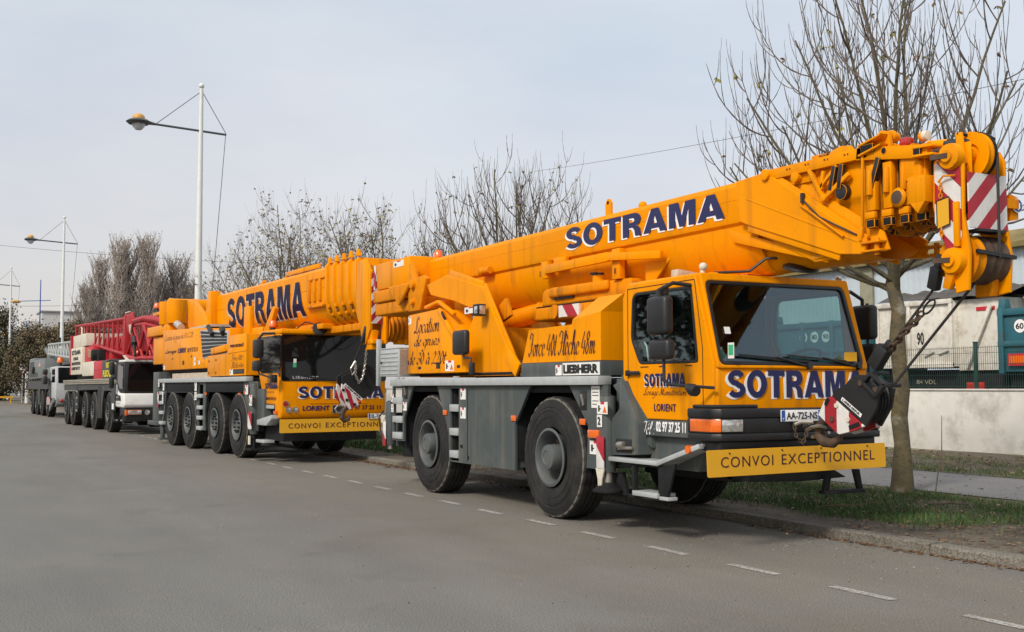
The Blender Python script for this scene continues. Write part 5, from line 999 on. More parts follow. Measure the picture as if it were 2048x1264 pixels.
# telescopic sections and collars
Q = dict(zb=2.84, zc=3.24)
for i, (x0, x1, s_) in enumerate(((2.7, 4.34, .90), (4.3, 4.52, .84), (4.45, 4.72, .78), (4.6, 5.05, .70))):
    m = MB(RUST_SHADE if i else ORANGE); m.loft([bprof(x0, s_, **Q), bprof(x1, s_, **Q)]); m.build('boom_section', bm_, smooth=50)  # dark rust colour on the inner sections paints the shaded gaps between collars
for i, (x, s_) in enumerate(((4.36, 1.0), (4.53, .95), (4.70, .90), (4.86, .85))):
    m = MB(ORANGE2); m.loft([bprof(x-.035, s_, **Q), bprof(x+.035, s_, **Q)]); m.loft([bprof(x-.09, s_*.95, **Q), bprof(x-.03, s_*.95, **Q)])
    m.m(ORANGE); m.box(x-.05, x+.05, CY-.385*s_, CY-.33*s_, 3.05, 3.45); m.tube([(x, CY-.39*s_, 3.40), (x, CY-.40*s_, 3.18)], .03, 8); m.box(x-.06, x+.05, CY-.40*s_, CY-.36*s_, 2.98, 3.04)
    m.m(DARK); m.box(x-.05, x+.045, CY-.395*s_, CY-.34*s_, 2.90, 2.975); m.cyl((x, CY-.41*s_, 3.2), (x, CY-.38*s_, 3.2), .018, n=8)
    m.m(RUST_SHADE); 
    for k in range(5): a = -.55+.26*k; m.box(x-.03, x+.03, CY+a*.36*s_-.03, CY+a*.36*s_+.03, 2.86+.12*a*a-.02+(1-s_)*.4, 2.91+.12*a*a+(1-s_)*.4)
    m.build('collar', bm_, bev=.006)
m = MB(ORANGE); m.box(4.80, 4.98, CY-.42, CY-.30, 3.04, 3.26); m.prism([(4.82, 3.04), (4.97, 3.04), (4.90, 2.95)], 'y', CY-.42, CY-.36); m.box(4.68, 4.86, CY-.36, CY-.26, 3.25, 3.5); m.m(RUST_SHADE); m.cyl((4.66, CY-.40, 3.12), (4.66, CY-.36, 3.12), .06, n=14); m.m(ORANGE); m.lathe([(.06, 0), (.085, .02), (.06, .03)], (4.66, CY-.40, 3.12), Y_, 16, ring='open'); m.build('cable_reel', bm_, bev=.012)
# jib mounting bars along the top near edge
jb = MB(ORANGE); jb.bar((3.05, CY-.36, 3.585), (4.32, CY-.36, 3.575), .05, .10); jb.bar((3.05, CY-.22, 3.60), (4.30, CY-.22, 3.60), .05, .08); jb.bar((4.2, CY-.36, 3.575), (4.98, CY-.36, 3.455), .05, .11)
jb.prism([(4.05, 3.60), (4.52, 3.52), (4.72, 3.46), (4.72, 3.54), (4.5, 3.63), (4.3, 3.64)], 'y', CY-.27, CY-.24)
for z in (3.62, 3.535): jb.prism([(4.25, z), (4.5, z+.055), (4.52, z+.075), (4.25, z+.02)], 'y', CY-.42, CY-.28)
for z in (3.49, 3.42): jb.prism([(4.85, z), (5.06, z-.01), (5.06, z+.01), (4.85, z+.02)], 'y', CY-.42, CY-.28)
jb.cyl((3.02, CY-.42, 3.59), (3.02, CY-.30, 3.59), .055, n=16); jb.cyl((3.42, CY-.40, 3.50), (3.42, CY-.28, 3.50), .05, n=16); jb.prism([(3.35, 3.44), (3.42, 3.56), (3.70, 3.54), (3.60, 3.44)], 'y', CY-.34, CY-.30)
jb.prism([(3.72, 3.60), (3.80, 3.68), (3.92, 3.71), (4.05, 3.69), (4.12, 3.60)], 'y', CY-.30, CY-.28); jb.prism([(3.58, 3.60), (3.72, 3.60), (3.72, 3.675), (3.58, 3.675)], 'y', CY-.33, CY-.23)
jb.prism([(4.15, 3.60), (4.32, 3.66), (4.42, 3.73), (4.52, 3.72), (4.54, 3.58)], 'y', CY-.33, CY-.29); jb.cyl((4.46, CY-.35, 3.695), (4.46, CY-.16, 3.695), .042, n=16); jb.cyl((4.46, CY-.25, 3.695), (4.46, CY-.21, 3.695), .055, n=16)
jb.bar((3.60, CY-.37, 3.54), (3.78, CY-.37, 3.24), .04, .04); jb.bar((3.80, CY-.37, 3.25), (4.10, CY-.37, 3.42), .04, .04); jb.bar((3.72, CY-.37, 3.34), (3.95, CY-.37, 3.52), .03, .03); jb.bar((3.78, CY-.37, 3.50), (3.75, CY-.37, 3.33), .03, .03); jb.cyl((3.79, CY-.40, 3.25), (3.79, CY-.34, 3.25), .035, n=12)
jb.bar((4.28, CY-.39, 3.55), (4.26, CY-.39, 2.88), .02, .02); jb.bar((4.26, CY-.39, 2.92), (4.24, CY-.39, 2.80), .035, .03)
jb.m(DARK); jb.box(4.28, 4.42, CY-.415, CY-.386, 3.56, 3.63); jb.box(4.86, 4.93, CY-.415, CY-.386, 3.43, 3.49); jb.cyl((4.52, CY-.39, 3.545), (4.52, CY-.384, 3.545), .03, n=12)
for x in (3.3, 3.55, 3.8, 4.05): jb.box(x, x+.025, CY-.39, CY-.383, 3.585, 3.605); jb.box(x+.04, x+.06, CY-.39, CY-.383, 3.585, 3.605)
jb.m(BLACK); jb.bar((3.93, CY-.37, 3.52), (3.87, CY-.37, 3.30), .045, .05); jb.bar((4.02, CY-.37, 3.52), (3.98, CY-.37, 3.30), .045, .05); jb.bar((4.46, CY-.37, 3.50), (4.36, CY-.37, 3.24), .06, .05); jb.cyl((4.0, CY-.38, 3.27), (4.0, CY-.32, 3.27), .07, n=16)
jb.tube([(3.70, CY-.34, 3.65), (3.80, CY-.34, 3.65)], .018, 8); jb.build('jib_mount', bm_, bev=.004)
m = MB(REDLENS); m.box(4.64, 4.73, CY-.34, CY-.24, 3.555, 3.635); m.build('warning_lamp', bm_, bev=.02); m = MB(ORANGE); m.ball((4.78, CY-.2, 3.635), .045, n=14, m=8); m.m(CREAM); m.lathe([(.046, 0), (.042, .04), (0, .05)], (4.795, CY-.2, 3.635), X, 14); m.build('work_lamp', bm_)
m = MB(BLACK); m.tube([(4.98, CY-.17, 3.53), (5.2, CY-.10, 3.51)], .042, 14); m.m(ORANGE); m.tube([(4.84, CY-.21, 3.54), (5.0, CY-.16, 3.53)], .044, 14); m.build('roller', bm_)
m = MB(ROPE); m.tube([(3.55, CY-.40, 3.25), (3.75, CY-.41, 3.08), (3.95, CY-.41, 2.98), (4.2, CY-.40, 2.86)], .008, 6); m.m(ORANGE2); m.tube([(3.5, CY-.40, 3.22), (3.62, CY-.41, 3.15), (4.05, CY-.41, 2.86)], .012, 6); m.m(BLACK); m.cyl((3.53, CY-.40, 3.24), (3.53, CY-.40, 3.33), .022, n=8); m.build('cable', bm_)
# boom head
hp = [(5.0, 3.36), (5.08, 3.42), (5.24, 3.45), (5.29, 3.36), (5.28, 2.90), (5.33, 2.60), (5.31, 2.29), (5.19, 2.27), (5.15, 2.58), (5.03, 2.80), (4.98, 3.0)]
HN, HF = .78, 1.26
for y in (HN, HF): plate(hp, [], (0, y, 0), X, Z, .035, ORANGE, 'head_plate', bm_, bev=.008)
plate([(5.02, 3.33), (5.10, 3.43), (5.27, 3.38), (5.27, 2.72), (5.22, 2.62), (5.14, 2.60), (5.01, 2.86)], [], (0, HN-.026, 0), X, Z, .010, ZEBN, 'marker_board', bm_, bev=.002)
plate([(.80, 2.79), (1.25, 2.79), (1.25, 3.235), (.80, 3.235)], [], (5.30, 0, 0), Y_, Z, .012, ZEBF, 'marker_board', bm_, bev=.002)
plate([(5.05, 2.80), (5.175, 2.83), (5.175, 3.05), (5.05, 3.03)], [], (0, HN-.045, 0), X, Z, .008, SIGNY, 'yellow_plate', bm_, bev=.002)
m = MB(BLACK); yq = HN-.050
for a, b_ in (((5.05, 2.80), (5.175, 2.83)), ((5.175, 2.83), (5.175, 3.05)), ((5.175, 3.05), (5.05, 3.03)), ((5.05, 3.03), (5.05, 2.80))): m.bar((a[0], yq, a[1]), (b_[0], yq, b_[1]), .008, .004, (0, 1, 0))
m.build('plate_border', bm_)
m = MB(ORANGE); m.box(5.215, 5.265, HN-.06, HN-.03, 2.64, 3.0); m.build('guard_strip', bm_, bev=.006)
def sheave(y0, y1, x, z, r, mm, name, hub=.07):
    m = MB(mm); w_ = (y1-y0); m.lathe([(hub*.6, -w_*.2), (r*.45, -w_*.2), (r*.5, -w_*.5), (r*.82, -w_*.5), (r, -w_*.5), (r*.93, -w_*.1), (r*.93, w_*.1), (r, w_*.5), (r*.5, w_*.5), (r*.45, w_*.2), (hub*.6, w_*.2)], (x, (y0+y1)/2, z), Y_, 36, ring='open'); m.cyl((x, y0-.06, z), (x, y1+.02, z), hub, n=18); return m.build(name, bm_)
sheave(.96, 1.03, 5.19, 3.40, .195, ORANGE, 'top_sheave', .06)
m = MB(DARK); m.lathe([(.196, -.02), (.202, 0), (.196, .02)], (5.19, 1.04, 3.40), Y_, 36, ring='open'); m.bar((5.16, .86, 3.575), (5.20, 1.20, 3.57), .02, .02); m.tube([(5.22, 1.17, 3.58), (5.26, 1.18, 3.55), (5.25, 1.18, 3.52)], .010, 6); m.build('rope_guard', bm_)
m = MB(ORANGE); m.prism([(5.16, 3.32), (5.24, 3.32), (5.20, 3.585), (5.14, 3.585)], 'y', .86, .885); m.box(5.2, 5.27, .885, .9, 3.0, 3.5); m.build('sheave_bracket', bm_, bev=.006)
for zz, nm in ((3.37, 1), (2.53, 2)):
    m = MB(ORANGE); m.lathe([(0, -.09), (.05, -.09), (.055, -.07), (.10, -.06), (.105, -.04), (.11, 0)], (5.20, HN-.02, zz), Y_, 24); m.m(RUST_SHADE); m.bar((5.05, HN-.10, zz+.01), (5.22, HN-.10, zz), .03, .04); m.build('sheave_pin', bm_)
for i in range(4): sheave(.86+i*.095, .95+i*.095, 5.14, 2.555, .20, RUST_SHADE if i else ORANGE2, 'head_sheave', .06)
m = MB(BLACK); m.bar((5.34, .84, 2.60), (5.33, 1.30, 2.57), .03, .03); m.box(5.20, 5.33, .88, 1.2, 2.765, 2.785); m.build('rope_guard', bm_)
MB(ORANGE2).box(5.12, 5.26, .815, .845, 2.36, 2.76).build('head_lug', bm_, bev=.008); MB(ORANGE2).box(5.12, 5.26, 1.25, 1.28, 2.40, 2.80).build('head_lug', bm_, bev=.008); m = MB(ORANGE2); m.prism([(5.06, 2.26), (5.22, 2.26), (5.24, 2.42), (5.06, 2.44)], 'y', 1.14, 1.22); m.build('head_lug', bm_, bev=.008); m = MB(ORANGE2); m.prism([(5.09, 2.32), (5.16, 2.30), (5.20, 2.40), (5.22, 2.48), (5.12, 2.42)], 'y', HN-.06, HN); m.build('head_lug', bm_, bev=.008)
m = MB(ORANGE2); m.box(5.20, 5.30, 1.27, 1.40, 2.98, 3.06); m.prism([(1.33, 2.88), (1.43, 2.90), (1.43, 3.08), (1.35, 3.1)], 'x', 5.21, 5.27); m.m(BLUE); m.lathe([(0, .012), (.052, .012), (.052, 0)], (5.28, 1.40, 3.01), X, 20); m.m(LETW); m.lathe([(.053, .01), (.058, .01), (.058, 0)], (5.28, 1.40, 3.01), X, 20, ring='open'); m.tube([(5.294, 1.385, 3.03), (5.294, 1.385, 2.99), (5.294, 1.40, 2.975), (5.294, 1.415, 2.99), (5.294, 1.415, 3.03)], .006, 5); m.build('hoist_limit_bracket', bm_)
m = MB(ORANGE2); m.tube([(5.08, HN-.06, 3.18), (5.14, HN-.07, 3.22), (5.24, HN-.05, 3.21)], .008, 6); m.build('retaining_cord', bm_); chain([(5.10, HN-.06, 3.18), (5.10, HN-.06, 3.05)], bm_, 'chain', ORANGE2, .025, .006); chain([(5.10, HN-.06, 2.80), (5.10, HN-.06, 2.72)], bm_, 'chain', ORANGE2, .025, .006)
# hoist ropes to the block
m = MB(BLACK); m.bar((4.98, .80, 2.50), (4.90, .84, 2.33), .10, .07, (0, 1, 0)); m.bar((5.03, .79, 2.60), (4.97, .80, 2.46), .06, .05, (0, 1, 0)); m.build('rope_socket', bm_, bev=.012)
for P_ in ([(4.90, .84, 2.33), (4.42, .85, 1.88)], [(5.20, .97, 2.36), (4.40, .90, 1.55)], [(5.34, 1.10, 2.56), (5.385, 1.05, 3.40)]): m = MB(ROPE); m.tube(P_, .012, 8); m.build('hoist_rope', c1)
# ---- hook block (hangs on its rope, tied back to the bumper) ----
hb = thing('hook_block', 'black hook block with red and white striped base chained to the front crane bumper', 'hook block', (4.0, .95, 1.35), 0, 'crane hook blocks')
def rel(P): return [(x-4.0, z-1.35) for x, z in P]
_pl = rel([(3.561, 1.271), (3.641, 1.404), (3.815, 1.527), (4.069, 1.632), (4.291, 1.657), (4.44, 1.547), (4.345, 1.349), (4.135, 1.18), (4.016, 1.141), (3.822, 1.099), (3.764, 1.125)])
black = rel([(3.735, 1.450), (3.80, 1.505), (3.99, 1.585), (4.17, 1.60), (4.31, 1.51), (4.27, 1.345), (4.145, 1.178)]); zeb = rel([(3.561, 1.271), (3.641, 1.404), (3.728, 1.444), (4.128, 1.182), (4.016, 1.141), (3.822, 1.099), (3.764, 1.125)])
for y in (-.12, .05):
    plate(black, [], (0, y, 0), X, Z, .03, BLACK, 'side_plate', hb, bev=.006); plate(zeb, [], (0, y, 0), X, Z, .034, ZEBH, 'striped_plate', hb, bev=.004)
m = MB(BLACK)
for k in range(4): m.lathe([(.05, -.016), (.19, -.016), (.215, -.012), (.195, 0), (.215, .012), (.19, .016), (.05, .016)], (4.05-4, -.085+.036*k, 1.42-1.35), Y_, 36)
m.build('sheave', hb)
m = MB(BLACK); dx, dz = .82, -.57
fr4 = rel([(4.235, 1.645), (4.375, 1.54), (4.29, 1.445), (4.145, 1.565)])
for a, b_ in zip(fr4, fr4[1:]+fr4[:1]): m.bar((a[0], -.15, a[1]), (b_[0], -.15, b_[1]), .035, .05, (0, 1, 0))
for p in fr4[:2]: m.bar((p[0], -.15, p[1]), (p[0], .05, p[1]), .035, .035)
m.build('top_frame', hb, bev=.006)
sp_ = V(4.105-3.871, 0, 1.276-1.427); su = sp_.normalized(); sv = V(-su.z, 0, su.x)*(1); sv = sv if sv.z > 0 else -sv
o_ = V(3.852-4, -.138, 1.407-1.35)
m = MB(LETW); q0 = o_; q1 = o_+su*.278; m.add([q0, q1, q1+sv*.036, q0+sv*.036], [(0, 1, 2, 3)]); m.build('maker_plate', hb)
text('LIEBHERR', tuple(o_+su*.016+sv*.008), tuple(su), tuple(sv), .246, .021, BLACK, hb, bold=.03, lift=.001, depth=.002)
m = MB(CREAM)
for x, z in ((3.80, 1.36), (3.94, 1.235)): m.cyl((x-4, -.15, z-1.35), (x-4, -.13, z-1.35), .022, n=14)
m.m(RUST_SHADE)
for x, z in ((3.74, 1.235), (4.10, 1.56), (4.27, 1.50)): m.cyl((x-4, -.152, z-1.35), (x-4, -.13, z-1.35), .026, n=14)
m.m(DARK)
for a, b_ in (((3.66, 1.36), (3.70, 1.42)), ((3.95, 1.165), (4.07, 1.20))): m.bar((a[0]-4, -.14, a[1]-1.35), (b_[0]-4, -.14, b_[1]-1.35), .035, .01, (0, 1, 0))
m.build('bolt', hb)
m = MB(RUST_SHADE); m.tube([(-.40, .02, -.06), (-.49, .02, -.12), (-.575, .02, -.19), (-.60, .02, -.28), (-.53, .02, -.34), (-.42, .02, -.345), (-.34, .02, -.30), (-.31, .02, -.25)], [.06, .055, .05, .05, .05, .045, .035, .015], 12); m.tube([(-.30, .02, .0), (-.45, .02, -.09)], .07, 12); m.build('hook', hb)
m = MB(CHROME); m.tube([(-.74, .0, -.235), (-.62, -.05, -.20), (-.50, -.06, -.185), (-.48, .0, -.20)], .017, 8); m.tube([(-.74, .06, -.30), (-.62, .07, -.29), (-.52, .07, -.25)], .015, 8); m.build('shackle', hb)
m = MB(BLACK); m.bar((4.22-4, -.1, 1.70-1.35), (4.36-4, -.1, 1.87-1.35), .13, .09, (0, 1, 0)); m.bar((4.35-4, -.1, 1.85-1.35), (4.42-4, -.1, 1.92-1.35), .06, .05, (0, 1, 0)); m.build('wedge_socket', hb, bev=.015)
chain([(4.42-4, -.1, 1.84-1.35), (4.62-4, -.16, 1.98-1.35), (4.86-4, -.2, 2.14-1.35)], hb, 'chain', RUST_SHADE, .045, .010); chain([(4.44-4, -.13, 1.86-1.35), (4.66-4, -.18, 1.99-1.35), (4.84-4, -.2, 2.10-1.35)], hb, 'chain', RUST_SHADE, .045, .010)
m = MB(DARK); cx_ = V(4.93-4, -.2, 2.18-1.35); dd_ = V(.76, 0, .65); pp_ = V(-.65, 0, .76); m.tube([cx_+dd_*(.075*math.cos(t))+pp_*(.035*math.sin(t)) for t in [2*PI*i/16 for i in range(17)]], .009, 6, False); m.build('chain_ring', hb)
# ================= SECOND CRANE =================
c2 = thing('mobile_crane', 'second four axle orange crane with dark windscreen reading SOTRAMA below, parked behind the front crane', 'crane', (-13.0, -.44, 0), .042, 'mobile cranes parked along the kerb')
R2 = .71; CY2 = 1.18; F2 = 2.36
w2 = make_wheel(c2, R2, .40, 0, .10); place(w2, 0, 0, R2, .3)
for i, x in enumerate((-1.77, -4.24, -6.03)): place(dup(w2, c2), x, .0, R2, i*.7)
for i, x in enumerate((0, -1.77, -4.24, -6.03)): place(dup(w2, c2), x, F2, R2+.06, i*.5, True)
m = MB(DARK); m.box(-8.0, 2.2, .6, 1.76, .75, 1.6); m.box(-7.3, .8, .44, 1.9, 1.42, 1.6)
for x in (0, -1.77, -4.24, -6.03): m.cyl((x, .35, R2), (x, 2.0, R2), .11)
m.build('frame', c2)
for y in (.07, F2-.07):
    plate([(-7.45, 1.655), (-7.45, .45), (-7.30, .45), (-6.95, .85), (-6.82, 1.40), (-3.72, 1.40), (-3.55, .95), (-3.50, .5), (-2.80, .5), (-2.84, .95), (-2.70, 1.43), (.28, 1.45), (.50, 1.20), (.72, .62), (1.30, .62), (1.30, 1.655)],
          [[(-7.42, .5), (-7.32, .5), (-7.05, .9), (-7.0, 1.6), (-7.42, 1.6)], [(-3.42, .54), (-3.0, .54), (-3.0, 1.6), (-3.42, 1.6)]], (0, y, 0), X, Z, .04, GREY, 'side_panel', c2, bev=.004)
for y0 in (.04, ):
    for x0, x1 in ((-6.8, -3.72), (-2.72, .30)):
        m = MB(DARK); m.box(x0, x1, y0-.005, y0+.01, 1.42, 1.64); m.build('fender', c2, bev=.004)
for (x0, x1, zs) in ((-7.42, -7.02, (1.33, 1.07, .80, .52)), (-3.42, -3.0, (1.28, 1.0, .75, .50))):
    [MB(ALU).box(x0, x1, .0, .16, z, z+.09).build('ladder_step', c2, bev=.006) for z in zs]; m = MB(DARK); m.box(x0, x1, .2, .25, .5, 1.6); m.build('ladder_back', c2)
m = MB(ALU); m.box(-7.4, .70, -.02, .14, 1.66, 1.765); m.box(-7.4, .70, F2-.14, F2+.02, 1.66, 1.765); m.build('deck_edge', c2, bev=.006)
m = MB(DARK); m.box(-7.4, .65, .145, F2-.145, 1.64, 1.74); m.m(WOOD); m.box(-6.6, -2.75, .16, 1.2, 1.76, 1.90); m.build('deck', c2)
m = MB(GREY); m.box(-8.25, -7.55, .02, .40, .55, 1.96); m.box(-8.2, -7.5, .3, F2-.3, .6, 1.9); m.build('rear_outrigger', c2, bev=.015)
m = MB(GREY); m.box(-8.7, -7.5, -.02, .3, .48, .60); m.cyl((-7.35, .1, .15), (-7.35, .1, .6), .06); m.box(-7.5, -7.2, 0, .25, .1, .15); m.build('outrigger_foot', c2, bev=.01)
m = MB(GREY); m.box(.72, 1.02, .045, .3, .6, 1.64); m.cyl((1.16, .03, .55), (1.16, .03, 1.60), .09, n=20); m.box(1.25, 1.75, .05, .6, .75, 1.5); m.build('front_outrigger', c2, bev=.012)
m = MB(DARK); m.cyl((1.16, .03, .25), (1.16, .03, .56), .05); m.box(1.0, 1.35, -.1, .2, .22, .26); m.build('outrigger_foot', c2); m = MB(CREAM); m.box(1.1, 1.22, -.08, -.06, .34, .52); m.build('lock_plate', c2)
m = MB(ZEB); m.box(1.05, 1.28, -.075, -.06, .66, 1.02); m.build('marker_board', c2); m = MB(ZEB); m.box(-7.62, -7.5, -.0, .015, 1.0, 1.4); m.build('marker_board', c2)
for x, z, w_, h_, k_ in ((-3.62, 1.45, .2, .2, 0), (-3.62, 1.22, .2, .2, 2), (-7.0, 1.45, .18, .2, 0), (-7.55, 1.55, .15, .2, 2), (.60, 1.38, .2, .2, 0), (1.1, 1.15, .2, .22, 1), (-7.05, 1.1, .14, .3, 2)): sticker(c2, x, z, w_, h_, .0 if x < 1 else -.063, k_)
for x, z in ((-2.75, 1.38), (.02, 1.38), (.42, 1.42)): m = MB(INDIC); m.box(x, x+.1, .02, .05, z-.03, z+.03); m.build('side_marker', c2)
m = MB(ALU); m.prism([(1.5, .86), (2.45, .98), (2.45, .90), (2.1, .76), (1.5, .76)], 'y', -.02, .25); m.box(1.45, 2.0, -.02, .2, .40, .46); m.build('step_plate', c2, bev=.006)
m = MB(DARK); m.box(1.4, 2.55, .2, 2.2, .45, 1.3); m.build('underbody', c2)
# body
s2_ = MB(ORANGE2); s2_.box(-6.8, -2.0, .5, 1.9, 1.8, 2.6); s2_.m(DARK); s2_.cyl((-4.6, CY2, 1.70), (-4.6, CY2, 1.85), .75, n=36); s2_.box(-7.2, -2.8, .2, 2.1, 1.93, 2.0); s2 = s2_.build('superstructure', c2)
m = MB(ORANGE); m.prism([(-7.45, 2.0), (-7.52, 3.11), (-3.72, 3.01), (-3.40, 2.20), (-2.72, 2.26), (-2.70, 2.0)], 'y', .10, 1.0); hd2 = m.build('hood', s2, bev=.02)
m = MB(ORANGE); m.prism([(-3.68, 3.0), (-1.05, 2.88), (-1.05, 2.28), (-3.35, 2.18)], 'y', .13, 1.0); m.build('radiator_housing', s2, bev=.015)
m = MB(ALU); m.prism([(-3.60, 2.95), (-1.15, 2.83), (-1.15, 2.30), (-3.30, 2.22)], 'y', .105, .135); m.build('radiator_grille', s2, bev=.006)
m = MB(BLACK)
for i in range(7):
    t = (i+.35)/7; z0 = 2.24+.68*t; m.prism([(-3.27-.25*t, z0), (-1.22, 2.305+.47*t), (-1.22, 2.352+.47*t), (-3.29-.25*t, z0+.062)], 'y', .094, .106)
m.build('grille_slot', s2)
script('Location de grues de 30 à 220t', (-7.25, .098, 2.74), X, Z, 3.05, .22, MAROON, hd2, pen=.2); script('Levage', (-7.2, .098, 2.42), X, Z, 1.25, .13, MAROON, hd2, pen=.2); text('LORIENT', (-5.75, .098, 2.43), X, Z, .85, .13, NAVY, hd2, bold=.03); text('02 97 37 25 11', (-4.75, .098, 2.43), X, Z, 1.0, .11, MAROON, hd2)
for a_, b_, c_, d_ in ((-5.25, -5.1, 2.12, 2.22), (-6.4, -6.3, 2.28, 2.31), (-4.4, -4.3, 2.3, 2.33)): MB(BLACK).box(a_, b_, .09, .1, c_, d_).build('latch', hd2)
for x, z in ((-7.4, 2.03), (-4.15, 2.08), (-4.15, 2.2), (-3.72, 2.1)): sticker(hd2, x, z, .2, .1, .098, 0)
m = MB(ALU); m.box(-5.4, -3.3, .3, .9, 3.03, 3.09); m.tube([(-7.3, .4, 3.7), (-7.25, .35, 3.35), (-6.5, .35, 3.16)], .10, 12); m.m(BLACK); m.tube([(-2.8, .1, 3.0), (-2.3, .06, 2.78)], .06, 8); m.tube([(-1.6, .1, 2.88), (-1.4, .08, 2.78)], .08, 8); m.build('exhaust', s2)
m = MB(ORANGE); m.box(-10.0, -7.2, .2, 2.1, 3.02, 3.30); m.box(-9.6, -7.6, .3, 2.0, 2.2, 3.0); m.build('ballast', s2, bev=.03)
m = MB(ORANGE); m.cyl((-8.2, .4, 3.85), (-8.2, 1.9, 3.85), .22); m.cyl((-7.2, .4, 3.3), (-7.2, .4, 3.95), .28, n=20); m.cyl((-8.0, .3, 3.3), (-8.0, .3, 3.95), .2, n=20); m.bar((-9.3, .3, 3.66), (-7.0, .3, 3.70), .12, .10); m.box(-9.5, -8.6, .25, .4, 3.62, 3.72); m.prism([(-6.4, 3.2), (-6.4, 3.9), (-5.9, 3.9), (-4.5, 3.35), (-4.2, 2.9), (-6.0, 2.9)], 'y', .5, .58); m.prism([(-4.95, 3.1), (-4.6, 4.0), (-4.3, 4.0), (-4.3, 3.1)], 'y', .55, .8); m.build('winch_frame', s2, bev=.012)
beacon(s2, -9.2, .3, 3.72, 1.25)
# carrier box
m = MB(ORANGE); m.prism([(-2.65, 1.79), (-2.65, 2.28), (-.98, 2.30), (-.92, 2.70), (.46, 2.70), (.46, 1.79)], 'y', .05, F2-.05); ec2 = m.build('engine_cover', c2, bev=.015)
m = MB(ORANGE); m.prism([(-2.35, 2.31), (-2.35, 2.46), (-.95, 2.52), (-.95, 2.36)], 'y', .04, .16); m.build('step_bar', ec2, bev=.015)
m = MB(ORANGE); m.bar((-.9, .045, 2.30), (.46, .045, 2.33), .012, .015); m.build('ledge', ec2); m = MB(BLACK); [m.cyl((x, .042, z), (x, .05, z), .03, n=10) for x, z in ((-2.5, 2.15), (-1.9, 2.17), (-2.5, 1.87), (-1.9, 1.87))]; m.build('bolt', ec2)
text('www.sotrama.fr', (-.75, .048, 2.42), X, Z, 1.05, .10, MAROON, ec2); script('Force 100t', (-.62, .048, 2.13), X, Z, .85, .13, MAROON, ec2, pen=.2); script('Flèche 60m', (-.62, .048, 1.97), X, Z, .9, .13, MAROON, ec2, pen=.2)
m = MB(BLACK); m.box(-.48, .32, .042, .05, 1.83, 1.93); m.build('maker_plate', ec2); text('LIEBHERR', (-.45, .041, 1.85), X, Z, .74, .06, GREY, ec2, bold=.03, lift=.001); sticker(ec2, -.75, 1.81, .25, .12, .048, 0)
m = MB(ORANGE); m.box(-.75, -.3, .35, .45, 2.7, 3.35); m.prism([(.5, 2.7), (.9, 2.7), (1.3, 3.2), (1.15, 3.25)], 'y', .4, .5); m.box(-.9, .5, .4, .5, 2.7, 2.85); m.build('boom_rest', c2, bev=.01); beacon(c2, 1.05, .45, 2.68, 1.3)
# cab
m = MB(ORANGE); m.prism([(1.22, 2.66), (1.22, 1.72), (1.58, 1.17), (2.26, 1.17), (2.28, .90), (2.60, .90), (2.66, 1.05), (2.66, 1.62), (2.62, 2.66)], 'y', .10, F2-.0); cb2 = m.build('cab', c2, bev=.05, seg=3)
m = MB(ORANGE); m.box(1.2, 2.68, .08, F2+.02, 2.60, 2.70); m.build('roof', cb2, bev=.03)
plate(fillet([(1.28, 1.90), (1.40, 1.82), (2.46, 1.82), (2.62, 1.70), (2.645, 2.575), (1.28, 2.575)], .06), [], (0, .093, 0), X, Z, .012, GLASSB := mat('black_glass', (.006, .007, .008), .03, nz=.05, spec=.42), 'side_window', cb2, bev=.003)
plate(fillet([(0, 0), (2.26, 0), (2.26, .93), (0, .93)], .05), [], (2.66, .10, 1.655), Y_, (-.03, 0, 1), .02, GLASSB, 'windscreen', cb2, bev=.004)
m = MB(ALU); m.box(1.6, 2.26, .092, .1, 1.10, 1.17); m.build('trim', cb2)
text('LIEBHERR', (2.672, .33, 1.70), Y_, Z, .56, .055, ALU, cb2, bold=.03, space=1.2); heavy('SOTRAMA', (2.663, .46, 1.31), Y_, Z, 1.85, .24, NAVY, cb2, shadow=LETW); text('LORIENT', (2.663, .55, 1.06), Y_, Z, .57, .10, NAVY, cb2, bold=.025); text('02 97 37 25 11', (2.663, 1.50, 1.07), Y_, Z, .74, .09, MAROON, cb2, bold=.015)
heavy('SOTRAMA', (1.66, .098, 1.50), X, Z, .80, .12, NAVY, cb2, lift=.001); script('Levage Manutention', (1.72, .098, 1.40), X, Z, .55, .07, MAROON, cb2); text('LORIENT 02 97 37 25 11', (1.62, .098, 1.27), X, Z, .75, .06, MAROON, cb2, lift=.001)
m = MB(CHROME); m.box(2.655, 2.665, 1.18, 1.42, 1.0, 1.17); m.m(BLACK); m.box(2.664, 2.668, 1.19, 1.41, 1.01, 1.16); m.build('tow_hatch', cb2)
for y, z, mm in ((.20, 1.20, REDLENS), (.26, 1.08, LENS), (.40, 1.08, LENS)): m = MB(CHROME); m.lathe([(.062, .0), (.062, .02), (.05, .02)], (2.655, y, z), X, 20, ring='open'); m.m(mm); m.lathe([(0, .02), (.05, .014)], (2.655, y, z), X, 20, ring='open'); m.build('headlight', cb2)
m = MB(INDIC); m.box(2.35, 2.48, .05, .10, 1.0, 1.06); m.build('side_marker', cb2)
m = MB(ORANGE); m.box(2.666, 2.672, .7, 1.9, 1.205, 1.222); m.build('ledge', cb2)
m = MB(BLACK)
m.box(1.95, 2.25, -.28, -.12, 2.12, 2.50); m.build('mirror', cb2, bev=.04); m = MB(BLACK); m.box(1.92, 2.24, -.28, -.14, 1.86, 2.07); m.build('wide_mirror', cb2, bev=.04)
